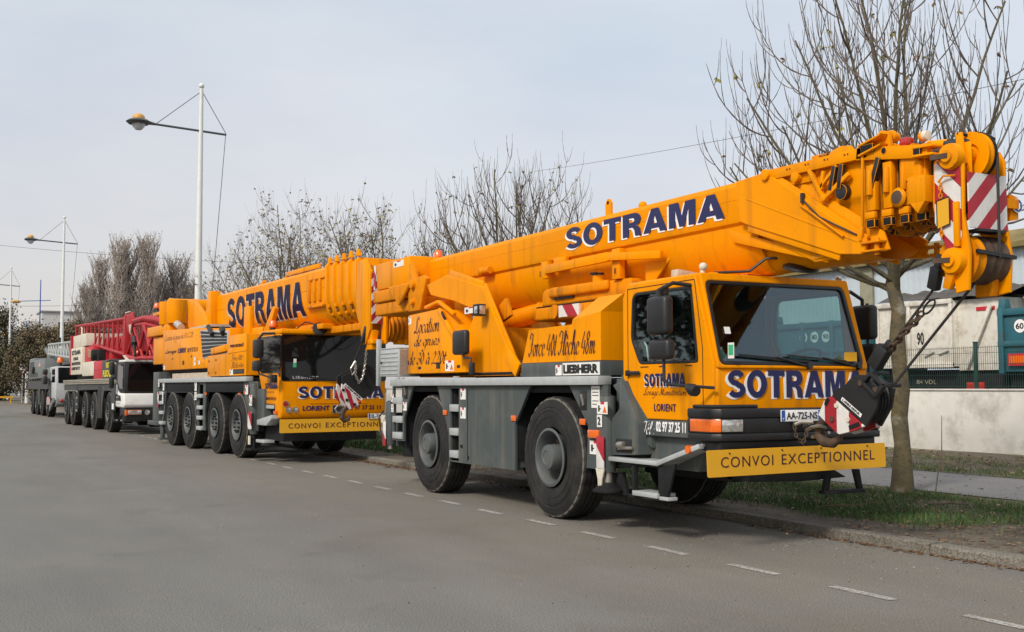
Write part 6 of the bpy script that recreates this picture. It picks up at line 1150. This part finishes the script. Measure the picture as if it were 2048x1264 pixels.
m = MB(BLACK); m.tube([(2.3, .08, 2.62), (2.1, -.1, 2.62), (2.1, -.2, 2.5)], .025, 8); m.build('mirror_arm', cb2); m = MB(BLACK); m.tube([(2.1, -.2, 1.9), (2.2, -.2, 1.80), (2.6, -.15, 1.74), (2.75, -.05, 1.72)], .02, 8); m.box(2.62, 2.74, -.12, 0, 1.62, 1.78); m.build('mirror_arm', cb2, bev=.01)
m = MB(BLACK); m.tube([(2.4, .5, 2.72), (2.6, .62, 2.85), (2.85, .75, 2.78)], .014, 6); m.lathe([(0, .02), (.13, .01), (.15, -.01), (.12, -.03), (0, -.03)], (2.92, .80, 2.70), (1, -.2, .5), 20); m.build('front_mirror', cb2)
m = MB(ORANGE2); m.box(1.6, 3.2, .75, 1.6, 2.69, 2.80); m.box(2.8, 5.0, .95, 1.4, 2.60, 2.74); m.build('boom_cradle', c2, bev=.02)
m = MB(BLACK); m.box(2.5, 2.66, 1.0, 1.18, 2.71, 2.83); m.build('work_lamp', cb2, bev=.02)
m = MB(GREENS); m.box(2.664, 2.668, .34, .41, 1.93, 2.02); m.build('windscreen_sticker', cb2); m = MB(STICK); m.box(2.664, 2.667, .35, .41, 2.02, 2.10); m.build('windscreen_sticker', cb2)
m = MB(BLACK); m.bar((2.69, 1.25, 1.67), (2.67, .5, 1.76), .02, .03); m.bar((2.69, 2.1, 1.67), (2.67, 1.35, 1.76), .02, .03); m.build('wiper', cb2)
plate(fillet([(.06, .625), (2.42, .635), (2.42, .905), (.06, .895)], .02), [], (2.72, 0, 0), Y_, Z, .01, SIGNY, 'convoy_sign', cb2, bev=.002)
text('CONVOI', (2.726, .24, .715), Y_, Z, .66, .10, MAROON, cb2, lift=.0, space=1.25); text('EXCEPTIONNEL', (2.726, 1.02, .72), Y_, Z, 1.34, .10, MAROON, cb2, lift=.0, space=1.25)
m = MB(LETW); m.box(2.74, 2.75, 1.93, 2.40, .885, .985); m.m(BLUE); m.box(2.741, 2.7515, 1.935, 1.98, .889, .981); m.build('number_plate', cb2); text('EL-719-AM', (2.751, 2.0, .902), Y_, Z, .38, .07, BLACK, cb2, bold=.015, lift=.001)
# boom
def bprof2(x, s=1.0, k=18, yc=CY2, hw=.46, zt=3.90, zm=3.32, zb=2.74, zc=3.3):
    pts = [(0, zt), (hw-.06, zt), (hw, zt-.06), (hw, zm)]
    pts += [(hw*math.cos(a), zm-(zm-zb)*math.sin(a)) for a in [PI/2*i/8 for i in range(1, 9)]]
    p = pts+[(-a, z) for a, z in pts[-2:0:-1]]
    return [(x, yc+a*s, zc+(z-zc)*s) for a, z in p]
m = MB(ORANGE); m.loft([bprof2(-4.6), bprof2(3.5)]); b2 = m.build('boom', c2, smooth=25)
def yside(z):
    hw, zm, zb = .46, 3.32, 2.74
    return hw if z >= zm else hw*math.sqrt(max(0, 1-((zm-z)/(zm-zb))**2))
for mm, dx, dz, e_ in ((LETW, -.06, -.03, .004), (NAVY, 0, 0, .010)):
    t_ = heavy('SOTRAMA', (-3.35+dx, 0, 3.0+dz), X, Z, 5.55, .72, mm, b2, depth=.001, lift=0)
    bm = bmesh.new(); bm.from_mesh(t_.data)
    for z in [2.95+.05*i for i in range(9)]:
        bmesh.ops.bisect_plane(bm, geom=bm.verts[:]+bm.edges[:]+bm.faces[:], plane_co=(0, 0, z), plane_no=(0, 0, 1))
    for v in bm.verts: v.co.y = CY2-yside(v.co.z)-e_+(v.co.y*0)
    bm.to_mesh(t_.data); bm.free()
m = MB(ORANGE); m.bar((-4.5, CY2-.462, 3.50), (3.4, CY2-.462, 3.50), .006, .01, (0, 1, 0)); m.box(.9, 2.9, CY2-.4, CY2-.36, 3.93, 4.02); m.bar((.9, CY2-.38, 3.92), (.75, CY2-.38, 3.88), .05, .05); m.bar((-1.2, CY2-.3, 3.9), (-.9, CY2-.3, 3.98), .06, .06); m.build('boom_rail', b2, bev=.005)
m = MB(ORANGE2); [m.box(x, x+.12, CY2-.50, CY2-.44, 3.25, 3.68) for x in (2.5, 2.8, 3.1)]; m.box(2.45, 3.4, CY2-.51, CY2-.45, 3.12, 3.17); m.box(2.45, 3.4, CY2-.49, CY2-.45, 3.68, 3.72); m.build('boom_bracket', b2, bev=.008)
for i in range(5):
    x = 3.5+.36*i; m = MB(ORANGE); m.loft([bprof2(x, 1.10-.015*i), bprof2(x+.10, 1.10-.015*i)]); m.loft([bprof2(x+.10, 1.02-.015*i), bprof2(x+.37, 1.02-.015*i)])
    m.m(ORANGE); m.prism([(x-.02, 3.95), (x+.06, 4.08), (x+.14, 3.95)], 'y', CY2-.45, CY2-.38); [m.box(x+.1, x+.16, CY2-(yside(z)*1.1+.01), CY2-yside(z)*1.1+.05, z-.03, z+.03) for z in (3.1, 2.95)]
    m.m(RUST_SHADE); [m.box(x+.08, x+.14, CY2-(yside(z)*1.11), CY2-yside(z)*1.1+.05, z-.025, z+.025) for z in (3.02, 2.86)]
    m.build('collar', b2, bev=.006)
m = MB(ORANGE); m.prism([(5.15, 3.8), (5.5, 3.85), (5.75, 3.6), (5.75, 2.55), (5.55, 2.30), (5.40, 2.30), (5.3, 2.6), (5.1, 2.9)], 'y', .68, .74); m.prism([(5.15, 3.8), (5.5, 3.85), (5.75, 3.6), (5.75, 2.55), (5.55, 2.30), (5.40, 2.30), (5.3, 2.6), (5.1, 2.9)], 'y', 1.52, 1.58); m.box(5.1, 5.45, .74, 1.52, 2.9, 3.75); m.build('boom_head', b2, bev=.01)
m = MB(stripes('red_white_tall_board', (0, 1, -.9), .17)); m.box(5.78, 5.80, .70, .90, 2.66, 3.56); m.build('marker_board', b2)
m = MB(ORANGE); m.box(5.78, 5.83, .9, 1.35, 2.82, 2.9); m.box(5.70, 5.9, .92, .97, 2.3, 2.9); m.box(5.7, 5.9, 1.32, 1.36, 2.3, 2.9); m.box(5.6, 5.85, .7, .95, 2.30, 2.38); m.box(5.6, 5.85, 1.2, 1.55, 2.30, 2.40); m.box(5.5, 5.75, .72, .84, 2.2, 2.55); m.build('head_lug', b2, bev=.01)
for i in range(4):
    m = MB(ORANGE2); m.lathe([(.05, -.03), (.2, -.03), (.25, -.04), (.21, 0), (.25, .04), (.2, .03), (.05, .03)], (5.72, 1.02+.085*i, 2.58), Y_, 30); m.build('head_sheave', b2)
m = MB(BLACK); m.bar((5.55, .72, 2.62), (5.5, .66, 2.32), .10, .09, (1, 0, 0)); m.build('rope_socket', b2, bev=.02)
for P_ in ([(5.45, .67, 2.35), (5.25, .60, 2.02)], [(5.8, 1.22, 2.85), (5.8, 1.22, 2.35)]): MB(ROPE).tube(P_, .014, 6).build('hoist_rope', c2)
# its hook block
h2 = thing('hook_block', 'black hook block with striped base hanging by a chain before the second crane windscreen', 'hook block', (-13, -.44, 0), .042, 'crane hook blocks')
bl = [(.385, 1.60), (.372, 1.722), (.461, 1.769), (.865, 1.961), (1.055, 1.851), (1.057, 1.517), (.955, 1.39), (.745, 1.30)]; zb_ = [(.339, 1.362), (.376, 1.596), (.741, 1.296), (.751, 1.234), (.533, 1.126)]
for x in (5.20, 4.96):
    plate(bl, [], (x, 0, 0), Y_, Z, .03, BLACK, 'side_plate', h2, bev=.006); plate(zb_, [], (x, 0, 0), Y_, Z, .034, ZEBH2, 'striped_plate', h2, bev=.004)
m = MB(BLACK); [m.lathe([(.05, -.025), (.25, -.025), (.22, 0), (.25, .025), (.05, .025)], (5.03+.05*i, .78, 1.62), X, 30) for i in range(3)]; m.m(DARK); m.bar((5.22, .90, 1.87), (5.22, 1.03, 1.60), .02, .06); m.bar((5.22, .75, 1.80), (5.22, .93, 1.50), .02, .04); m.build('sheave', h2)
u2 = V(0, .768-.42, 1.328-1.612).normalized(); v2 = V(0, -u2.z, u2.y); O2 = V(5.219, .404, 1.565)
m = MB(LETW); m.add([O2, O2+u2*.445, O2+u2*.445+v2*.05, O2+v2*.05], [(0, 1, 2, 3)]); m.build('maker_plate', h2); text('LIEBHERR', tuple(O2+u2*.03+v2*.011), tuple(u2), tuple(v2), .385, .03, BLACK, h2, bold=.03, lift=.001)
m = MB(BLACK); [m.cyl((5.21, y, z), (5.23, y, z), .028, n=12) for y, z in ((.47, 1.30), (.62, 1.22), (.40, 1.48))]; m.m(INDIC); m.cyl((5.21, .70, 1.27), (5.23, .70, 1.27), .02, n=10); m.build('bolt', h2)
m = MB(RUST_SHADE); m.tube([(5.08, .50, 1.16), (5.08, .44, 1.08), (5.08, .43, .98), (5.08, .48, .93), (5.08, .56, .95), (5.08, .58, 1.02)], [.06, .055, .05, .05, .04, .02], 10); m.m(CHROME); m.tube([(5.1, .46, 1.18), (5.12, .34, 1.20), (5.12, .28, 1.14), (5.12, .32, 1.08), (5.1, .42, 1.06)], .018, 6); m.build('hook', h2)
chain([(5.3, .81, 2.20), (5.26, .80, 1.95), (5.26, .75, 1.68), (5.26, .68, 1.62), (5.26, .615, 1.75), (5.25, .61, 2.0)], h2, 'chain', CHROME, .036, .008); m = MB(CHROME); m.tube([(5.25, .61, 2.0), (5.25, .53, 1.87), (5.25, .55, 1.75), (5.25, .64, 1.86), (5.25, .61, 2.02)], .014, 6); m.build('chain_ring', h2); m = MB(ORANGE2); m.tube([(5.4, .82, 2.32), (5.3, .81, 2.2)], .025, 6); m.build('tie_rod', h2)
# ================= THIRD CRANE (white cab, red lattice jib) =================
c3 = thing('mobile_crane', 'third crane in the row, white cab with red lattice jib folded over it', 'crane', (-28.9, -.906, 0), .03, 'mobile cranes parked along the kerb')
F3 = 2.4; R3 = .69; DG3 = mat('dark_grey_paint', (.045, .048, .05), .55, nz=.1, dirt=(.1, .09, .08), dirt_amt=.4)
w3 = make_wheel(c3, R3, .40, 0, .10); place(w3, 0, 0, R3)
for i, x in enumerate((-3.08, -5.16, -8.2, -9.93)): place(dup(w3, c3), x, 0, R3, i)
for i, x in enumerate((0, -3.08, -5.16, -8.2, -9.93)): place(dup(w3, c3), x, F3, R3+.05, i, True)
m = MB(DARK); m.box(-10.7, 1.8, .5, 1.9, .7, 1.6); [m.cyl((x, .3, R3), (x, 2.1, R3), .1) for x in (0, -3.08, -5.16, -8.2, -9.93)]; m.build('frame', c3)
for y in (.03, F3-.03):
    plate([(-10.6, 1.65), (-10.6, 1.42), (-7.3, 1.42), (-7.25, .7), (-6.75, .7), (-6.7, 1.42), (-2.2, 1.46), (-2.1, .45), (-1.35, .45), (-1.2, 1.0), (-.9, 1.42), (.45, 1.42), (.55, .8), (1.15, .75), (1.15, 1.65)], [], (0, y, 0), X, Z, .04, DG3, 'side_panel', c3, bev=.004)
m = MB(BLACK); m.box(-7.2, -6.8, -.0, .03, .55, 1.6); m.box(-2.05, -1.5, -.0, .03, .45, 1.6); m.build('ladder_back', c3); [MB(ALU).box(-7.15, -6.85, -.01, .05, z, z+.05).build('ladder_step', c3) for z in (.6, .85, 1.1, 1.35)]
m = MB(mat('tan_deck', (.30, .28, .22), .7, nz=.15, ns=5)); m.box(-10.65, .5, -.04, F3+.04, 1.66, 1.84); m.build('deck', c3, bev=.01); m = MB(DARK); [m.box(-10.6, .48, -.045, -.041, z, z+.015) for z in (1.72, 1.78)]; m.build('deck_groove', c3)
m = MB(LETW); m.box(.75, 1.08, -.005, .005, .80, 1.0); m.build('number_board', c3); [MB(REDLENS).box(x, x+.1, .0, .01, 1.48, 1.54).build('side_marker', c3) for x in (-5.6, -1.0)]
sp3 = MB(REDP); sp3.box(-9.6, -3.5, .5, 1.9, 2.0, 3.0); sp3.m(DARK); sp3.box(-9, -2, .3, 2.1, 1.84, 2.05); sp3 = sp3.build('superstructure', c3)
m = MB(CREAM); m.box(-9.5, -6.6, .1, 2.3, 2.06, 3.15); m.build('ballast', sp3, bev=.015); m = MB(CREAM); m.box(-9.3, -6.0, .15, 2.2, 3.17, 3.66); m.build('ballast', sp3, bev=.02); m = MB(REDL); m.box(-9.62, -9.51, .08, 2.32, 2.06, 3.7); m.build('ballast_edge', sp3)
m = MB(CREAM); m.box(-6.59, -3.7, .12, 1.2, 1.98, 2.52); m.build('cabinet', sp3, bev=.02); m = MB(REDL); m.box(-6.58, -4.6, .2, .5, 2.53, 3.12); m.build('side_plate', sp3, bev=.01)
m = MB(DARK); m.box(-5.0, -3.6, .25, 1.0, 2.55, 2.95); m.cyl((-4.3, .1, 2.75), (-4.3, .9, 2.75), .22); m.build('winch', sp3, bev=.02)
for s_, z, w_, h_ in (('SOTRAMA', 2.86, 2.3, .19), ('LEVAGE', 2.64, 1.3, .13), ('MANUTENTION', 2.44, 2.3, .13), ('LORIENT 02 97 37', 2.24, 2.2, .13)): text(s_, (-9.25 if w_ > 2 else -8.8, .098, z), X, Z, w_, h_, BLACK, sp3, bold=.04)
rc = thing('rope_coil', 'coil of tan rope lying on the cabinet of the red jib crane', 'rope', (-28.9, -.906, 0), .03)
m = MB(TANC)
for k in range(9): m.tube([(-5.2+(.75+.04*k)*math.cos(t)*(1), .42+.25*math.sin(t), 2.56+.03*k+.22*max(0, math.sin(t*.5))) for t in [2*PI*i/24 for i in range(25)]], .035, 6, False)
m.build('coil', rc)
m = MB(REDL); m.box(-3.6, -1.72, .08, 1.4, 1.85, 2.50); m.m(DARK); m.box(-3.6, -1.72, .074, .08, 2.16, 2.175); m.build('red_locker', c3, bev=.015)
m = MB(DG3); m.box(-1.7, .55, .06, 2.2, 1.85, 2.50); m.build('black_locker', c3, bev=.015); text('100T', (-.85, .055, 2.20), X, Z, .62, .24, YELL, c3, bold=.05); text('FLECHE', (-1.45, .055, 1.90), X, Z, 1.6, .24, YELL, c3, bold=.05)
# cab
m = MB(WHITE); m.prism([(1.05, .88), (1.05, 1.68), (1.25, 1.55), (1.6, 1.36), (2.5, 1.34), (2.55, .95), (2.45, .86)], 'y', .05, F3-.02); cb3 = m.build('cab', c3, bev=.06, seg=3)
m = MB(WHITE); m.box(1.2, 2.35, .1, F3-.05, 2.36, 2.44); m.build('roof', cb3, bev=.03)
m = MB(BLACK); m.prism([(1.05, 1.66), (1.25, 1.54), (1.6, 1.345), (2.46, 1.345), (2.34, 2.37), (1.25, 2.37), (1.05, 2.0)], 'y', .08, F3-.05); m.build('window_band', cb3, bev=.03)
plate(fillet([(1.30, 1.70), (1.75, 1.46), (2.28, 1.46), (2.22, 2.28), (1.36, 2.28)], .06), [], (0, .074, 0), X, Z, .01, GLASSB, 'side_window', cb3, bev=.002)
plate(fillet([(0, 0), (2.15, 0), (2.1, .9), (.05, .9)], .06), [], (2.475, .17, 1.42), Y_, (-.118, 0, 1), .01, GLASSB, 'windscreen', cb3, bev=.002)
text('GROVE', (2.40, 1.28, 2.19), Y_, (-.118, 0, 1), .85, .10, ALU, cb3, bold=.04, lift=.005); text('SOTRAMA', (1.15, .046, 1.09), X, Z, .95, .12, BLACK, cb3, bold=.03); script('Levage Manutention', (1.2, .046, .97), X, Z, .8, .07, BLACK, cb3); text('SOTRAMA', (2.552, 1.45, 1.22), Y_, Z, .8, .1, BLACK, cb3, bold=.03)
m = MB(BLACK); m.prism([(1.1, 1.24), (2.0, 1.20), (2.0, 1.26), (1.6, 1.28), (1.3, 1.33)], 'y', .042, .05); m.bar((1.2, .044, 1.28), (1.15, .044, 1.18), .02, .04, (0, 1, 0)); m.bar((1.9, .044, 1.23), (1.95, .044, 1.14), .02, .04, (0, 1, 0)); m.build('crane_emblem', cb3)
m = MB(STICK); m.box(2.42, 2.43, .35, .48, 1.58, 1.72); m.m(GREENS); m.box(2.425, 2.435, .37, .47, 1.5, 1.58); m.build('windscreen_sticker', cb3)
m = MB(BLACK); m.prism([(1.5, .86), (2.45, .86), (2.55, .80), (2.5, .45), (2.2, .42), (1.5, .5)], 'y', .12, F3-.1); bp3 = m.build('bumper', c3, bev=.03)
m = MB(INDIC); m.box(2.45, 2.56, .10, .17, .62, .80); m.m(LENS); m.box(2.5, 2.575, .18, .62, .65, .80); m.build('headlight', bp3, bev=.015)
for y in (.80, 1.12): m = MB(LENS); m.lathe([(0, .03), (.08, .02), (.085, 0)], (2.53, y, .72), X, 16); m.build('fog_lamp', bp3)
m = MB(DARK); m.tube([(1.0, 0, .75), (1.3, -.02, .45), (1.9, 0, .42), (2.3, .05, .62)], .04, 8); m.m(ALU); m.box(1.35, 1.9, -.03, .2, .43, .47); m.build('step', c3)
m = MB(SIGNY); m.box(2.56, 2.575, 1.75, 2.3, .86, 1.15); m.build('convoy_sign', cb3)
m = MB(BLACK); m.box(1.35, 1.62, -.22, -.08, 1.95, 2.38); m.build('mirror', cb3, bev=.05); m = MB(BLACK); m.box(1.3, 1.58, -.22, -.08, 1.50, 1.88); m.build('mirror', cb3, bev=.05); m = MB(BLACK); m.tube([(1.5, .05, 2.38), (1.3, -.15, 2.45), (1.05, -.24, 2.38)], .025, 6); m.build('mirror_arm', cb3); MB(CREAM).ball((1.42, -.05, 2.3), .06).build('marker_lamp', cb3)
beacon(c3, .9, .8, 2.5, 1.3)
# telescopic boom below and the lattice jib alongside
m = MB(REDP); m.box(-9, 5.2, .85, 1.65, 2.75, 3.45); m.box(-3.0, -2.4, .5, .9, 2.4, 3.0); bo3 = m.build('boom', c3, bev=.05)
jb3 = MB(REDP); ya, yb_ = .45, 1.95
def TT(x): return 4.16-.024*(x+10.9) if x < .7 else 3.88-.07*(x-.7)
def TB(x): return 3.62-.0855*(x+10.9) if x < .7 else 2.62-.05*(x-.7)
for y in (ya, yb_):
    jb3.tube([(-10.9, y, TT(-10.9)), (.7, y, TT(.69))], .055, 8); jb3.tube([(-10.95, y, TB(-10.9)), (.8, y, TB(.69))], .06, 8)
    for i in range(12):
        x = -10.7+.98*i; jb3.tube([(x, y, TT(x)), (x+.04, y, TB(x))], .035 if i % 3 else .045, 6); jb3.tube([(x+.06, y, TB(x)), (x+.94, y, TT(x+.98))] if y > 1 else [(x+.06, y, TB(x)), (x+.5, y, (TT(x)+TB(x))/2-.1)], .022, 5)
for i in range(13):
    x = -10.7+.95*i
    for fz in (TT, TB): jb3.tube([(x, ya, fz(x)), (x, yb_, fz(x))], .026, 5); jb3.tube([(x, ya, fz(x)), (x+.95, yb_, fz(x+.9))], .022, 5)
j3 = jb3.build('lattice_jib', c3, weld=False)
m = MB(REDP); m.box(.62, .82, .35, .55, 2.55, 3.98); m.prism([(.6, 4.05), (1.9, 4.03), (2.1, 3.75), (1.6, 3.35), (1.2, 3.4), (.75, 3.75)], 'y', .38, .44); m.prism([(.6, 4.05), (3.2, 3.98), (3.2, 3.8), (.6, 3.85)], 'y', 1.2, 1.9)
m.tube([(1.9, .45, 3.72), (3.4, .5, 3.74), (4.9, .6, 3.60), (5.9, .75, 3.42)], .10, 8); m.tube([(2.0, .48, 3.60), (3.6, .5, 3.55), (5.6, .7, 3.28)], .07, 8); m.tube([(.7, .42, 2.62), (1.9, .42, 2.50), (5.6, .5, 2.42)], .07, 8)
for a, b_ in (((.8, 2.65), (1.9, 3.5)), ((1.9, 2.52), (1.6, 3.7)), ((1.9, 3.5), (3.2, 2.5)), ((2.6, 2.5), (3.4, 3.5)), ((3.4, 3.5), (5.0, 2.5)), ((4.0, 2.5), (5.0, 3.4)), ((3.6, 3.55), (4.4, 2.5))): m.tube([(a[0], .45, a[1]), (b_[0], .5, b_[1])], .05, 6)
m.box(2.2, 5.6, .8, 1.7, 2.55, 3.35); m.build('jib_head', c3, bev=.01)
m = MB(CREAM); m.prism([(1.55, 3.62), (1.66, 3.62), (1.75, 3.40), (1.84, 3.62), (1.95, 3.62), (1.78, 3.28)], 'y', .34, .37); m.prism([(.78, 2.62), (.98, 2.62), (1.75, 2.44), (1.6, 2.40)], 'y', .30, .36); m.bar((.9, .36, 4.06), (1.7, .36, 4.05), .05, .03); m.build('jib_fitting', c3)
m = MB(BLACK); m.tube([(2.3, .38, 3.2), (2.4, .38, 3.0), (2.35, .38, 2.8)], [.06, .11, .05], 8); m.tube([(2.5, .35, 2.9), (2.7, .35, 2.55)], .05, 6); m.build('rope_pulley', c3)
m = MB(BLACK); m.bar((-11.6, .6, 3.62), (-9.2, .6, 3.75), .06, .06); m.m(CREAM); m.tube([(-9.2, .5, 3.6), (-9.15, .5, 3.95), (-9.4, .5, 4.1)], .08, 8); m.build('exhaust', sp3)
# ================= FOURTH CRANE (grey, farthest) =================
c4 = thing('mobile_crane', 'farthest pale grey crane with white cab and short white lattice jib', 'crane', (-51.6, -.774, 0), .02, 'mobile cranes parked along the kerb')
GREYL = mat('light_grey_paint', (.15, .17, .17), .5, nz=.08, dirt=(.22, .22, .2), dirt_amt=.5); F4 = 2.4; R4 = .69
w4 = make_wheel(c4, R4, .4, 0, .1); place(w4, 0, 0, R4)
for i, x in enumerate((-2.8, -5.2, -7.55)): place(dup(w4, c4), x, 0, R4, i)
for i, x in enumerate((0, -2.8, -5.2, -7.55)): place(dup(w4, c4), x, F4, R4+.05, i, True)
m = MB(DARK); m.box(-10, 2.8, .5, 1.9, .7, 1.7); m.build('frame', c4)
for y in (.03, F4-.03): plate([(-10, 1.9), (-10, 1.45), (-4.4, 1.45), (-4.35, .6), (-3.6, .6), (-3.55, 1.45), (-1.1, 1.45), (-1.1, 1.0), (-.9, 1.45), (.5, 1.45), (.7, .7), (1.2, .7), (1.2, 1.9)], [], (0, y, 0), X, Z, .05, DG3, 'side_panel', c4)
m = MB(DARK); m.box(-10, 1.1, .06, 2.3, 1.85, 1.95); m.build('deck', c4)
m = MB(GREYL); m.box(-10.6, -2.7, .12, 2.2, 2.04, 3.12); hd4 = m.build('hood', c4, bev=.03); m = MB(GREYL); m.box(-2.68, .3, .2, 2.2, 2.0, 2.6); m.box(-12.2, -9.6, .3, 2.1, 2.9, 3.3); m.build('engine_cover', c4, bev=.03)
m = MB(INDIC); m.prism([(-5.6, 2.72), (-4.5, 2.72), (-5.05, 2.98)], 'y', .105, .118); m.build('warning_triangle', hd4); m = MB(DG3); m.box(-10.2, -8.0, .108, .118, 2.5, 3.05); m.box(-10.2, -6, .108, .118, 2.15, 2.4); m.build('vent', hd4); m = MB(BLACK); m.box(-8.2, -7.5, -.02, .1, 2.35, 2.75); m.build('deck_mirror', c4, bev=.04); m = MB(REDL); m.box(-2.65, -2.2, .1, .12, 2.2, 2.5); m.build('red_panel', hd4)
m = MB(mat('off_white_cab', (.46, .48, .49), .5)); m.prism([(.45, 2.6), (.45, 1.75), (.9, 1.2), (1.3, .95), (2.9, .9), (3.05, 1.75), (2.85, 2.6)], 'y', .05, F4-.05); cb4 = m.build('cab', c4, bev=.05)
plate(fillet([(1.35, 1.80), (2.65, 1.80), (2.55, 2.5), (1.2, 2.5)], .06), [], (0, .044, 0), X, Z, .02, GLASSB, 'side_window', cb4, bev=.002); plate(fillet([(0, 0), (2.1, 0), (2.1, .8), (0, .8)], .06), [], (3.055, .15, 1.76), Y_, (-.23, 0, 1), .02, GLASSB, 'windscreen', cb4, bev=.002)
text('SOTRAMA', (3.03, .45, 1.5), Y_, Z, 1.6, .2, BLACK, cb4, bold=.04); m = MB(SIGNY); m.box(3.07, 3.09, .55, 2.2, 1.0, 1.35); m.build('convoy_sign', cb4); text('CONVOI', (3.092, .7, 1.08), Y_, Z, .6, .16, MAROON, cb4)
m = MB(GREYL); m.prism([(1.5, .95), (3.2, .98), (3.2, .7), (2.2, .55), (1.5, .6)], 'y', .1, F4-.1); m.m(REDLENS); m.ball((3.2, .3, .88), .09); m.build('bumper', c4, bev=.02); m = MB(ZEB); m.box(.0, 1.1, -.03, .02, .65, 1.05); m.build('marker_board', c4); m = MB(GREYL); m.bar((1.2, .0, .45), (2.6, .0, .9), .08, .25); m.build('step', c4)
for z0, z1 in ((2.2, 2.48), (1.7, 2.12)): m = MB(BLACK); m.box(.2, .9, -.3, -.1, z0, z1); m.build('mirror', cb4, bev=.06)
beacon(c4, 1.6, .4, 2.6, 2.2)
m = MB(GREYL); m.box(-4.2, 5.5, .8, 1.8, 2.75, 3.3); m.box(4.9, 8.0, .4, 2.0, 2.7, 3.75); m.box(-5.0, -4.2, .5, 1.5, 3.1, 3.7); m.bar((-6.8, .6, 3.75), (-4.8, .6, 3.3), .15, .2); b4 = m.build('boom', c4, bev=.03)
m = MB(mat('pale_grey_lattice', (.36, .38, .38), .5))
for y in (.45, 1.9):
    m.tube([(-4.1, y, 3.92), (5.0, y, 3.74)], .06, 6); m.tube([(-4.1, y, 3.40), (5.1, y, 2.98)], .06, 6)
    for i in range(9): x = -4.0+1.1*i; m.tube([(x, y, 3.92-.02*(x+4.1)), (x+.05, y, 3.4-.0456*(x+4.1))], .05, 5); m.tube([(x, y, 3.92-.02*(x+4.1)), (x+1.0, y, 3.4-.0456*(x+5.1))], .025, 5)
m.build('lattice_jib', c4, weld=False); m = MB(DARK); [m.tube([(x, .5, 3.7), (x, .5, 4.15)], .05, 5) for x in (-2, .5, 5.3, 6.4)]; m.box(5.4, 7.8, .38, .4, 2.85, 3.3); m.build('jib_fitting', c4)
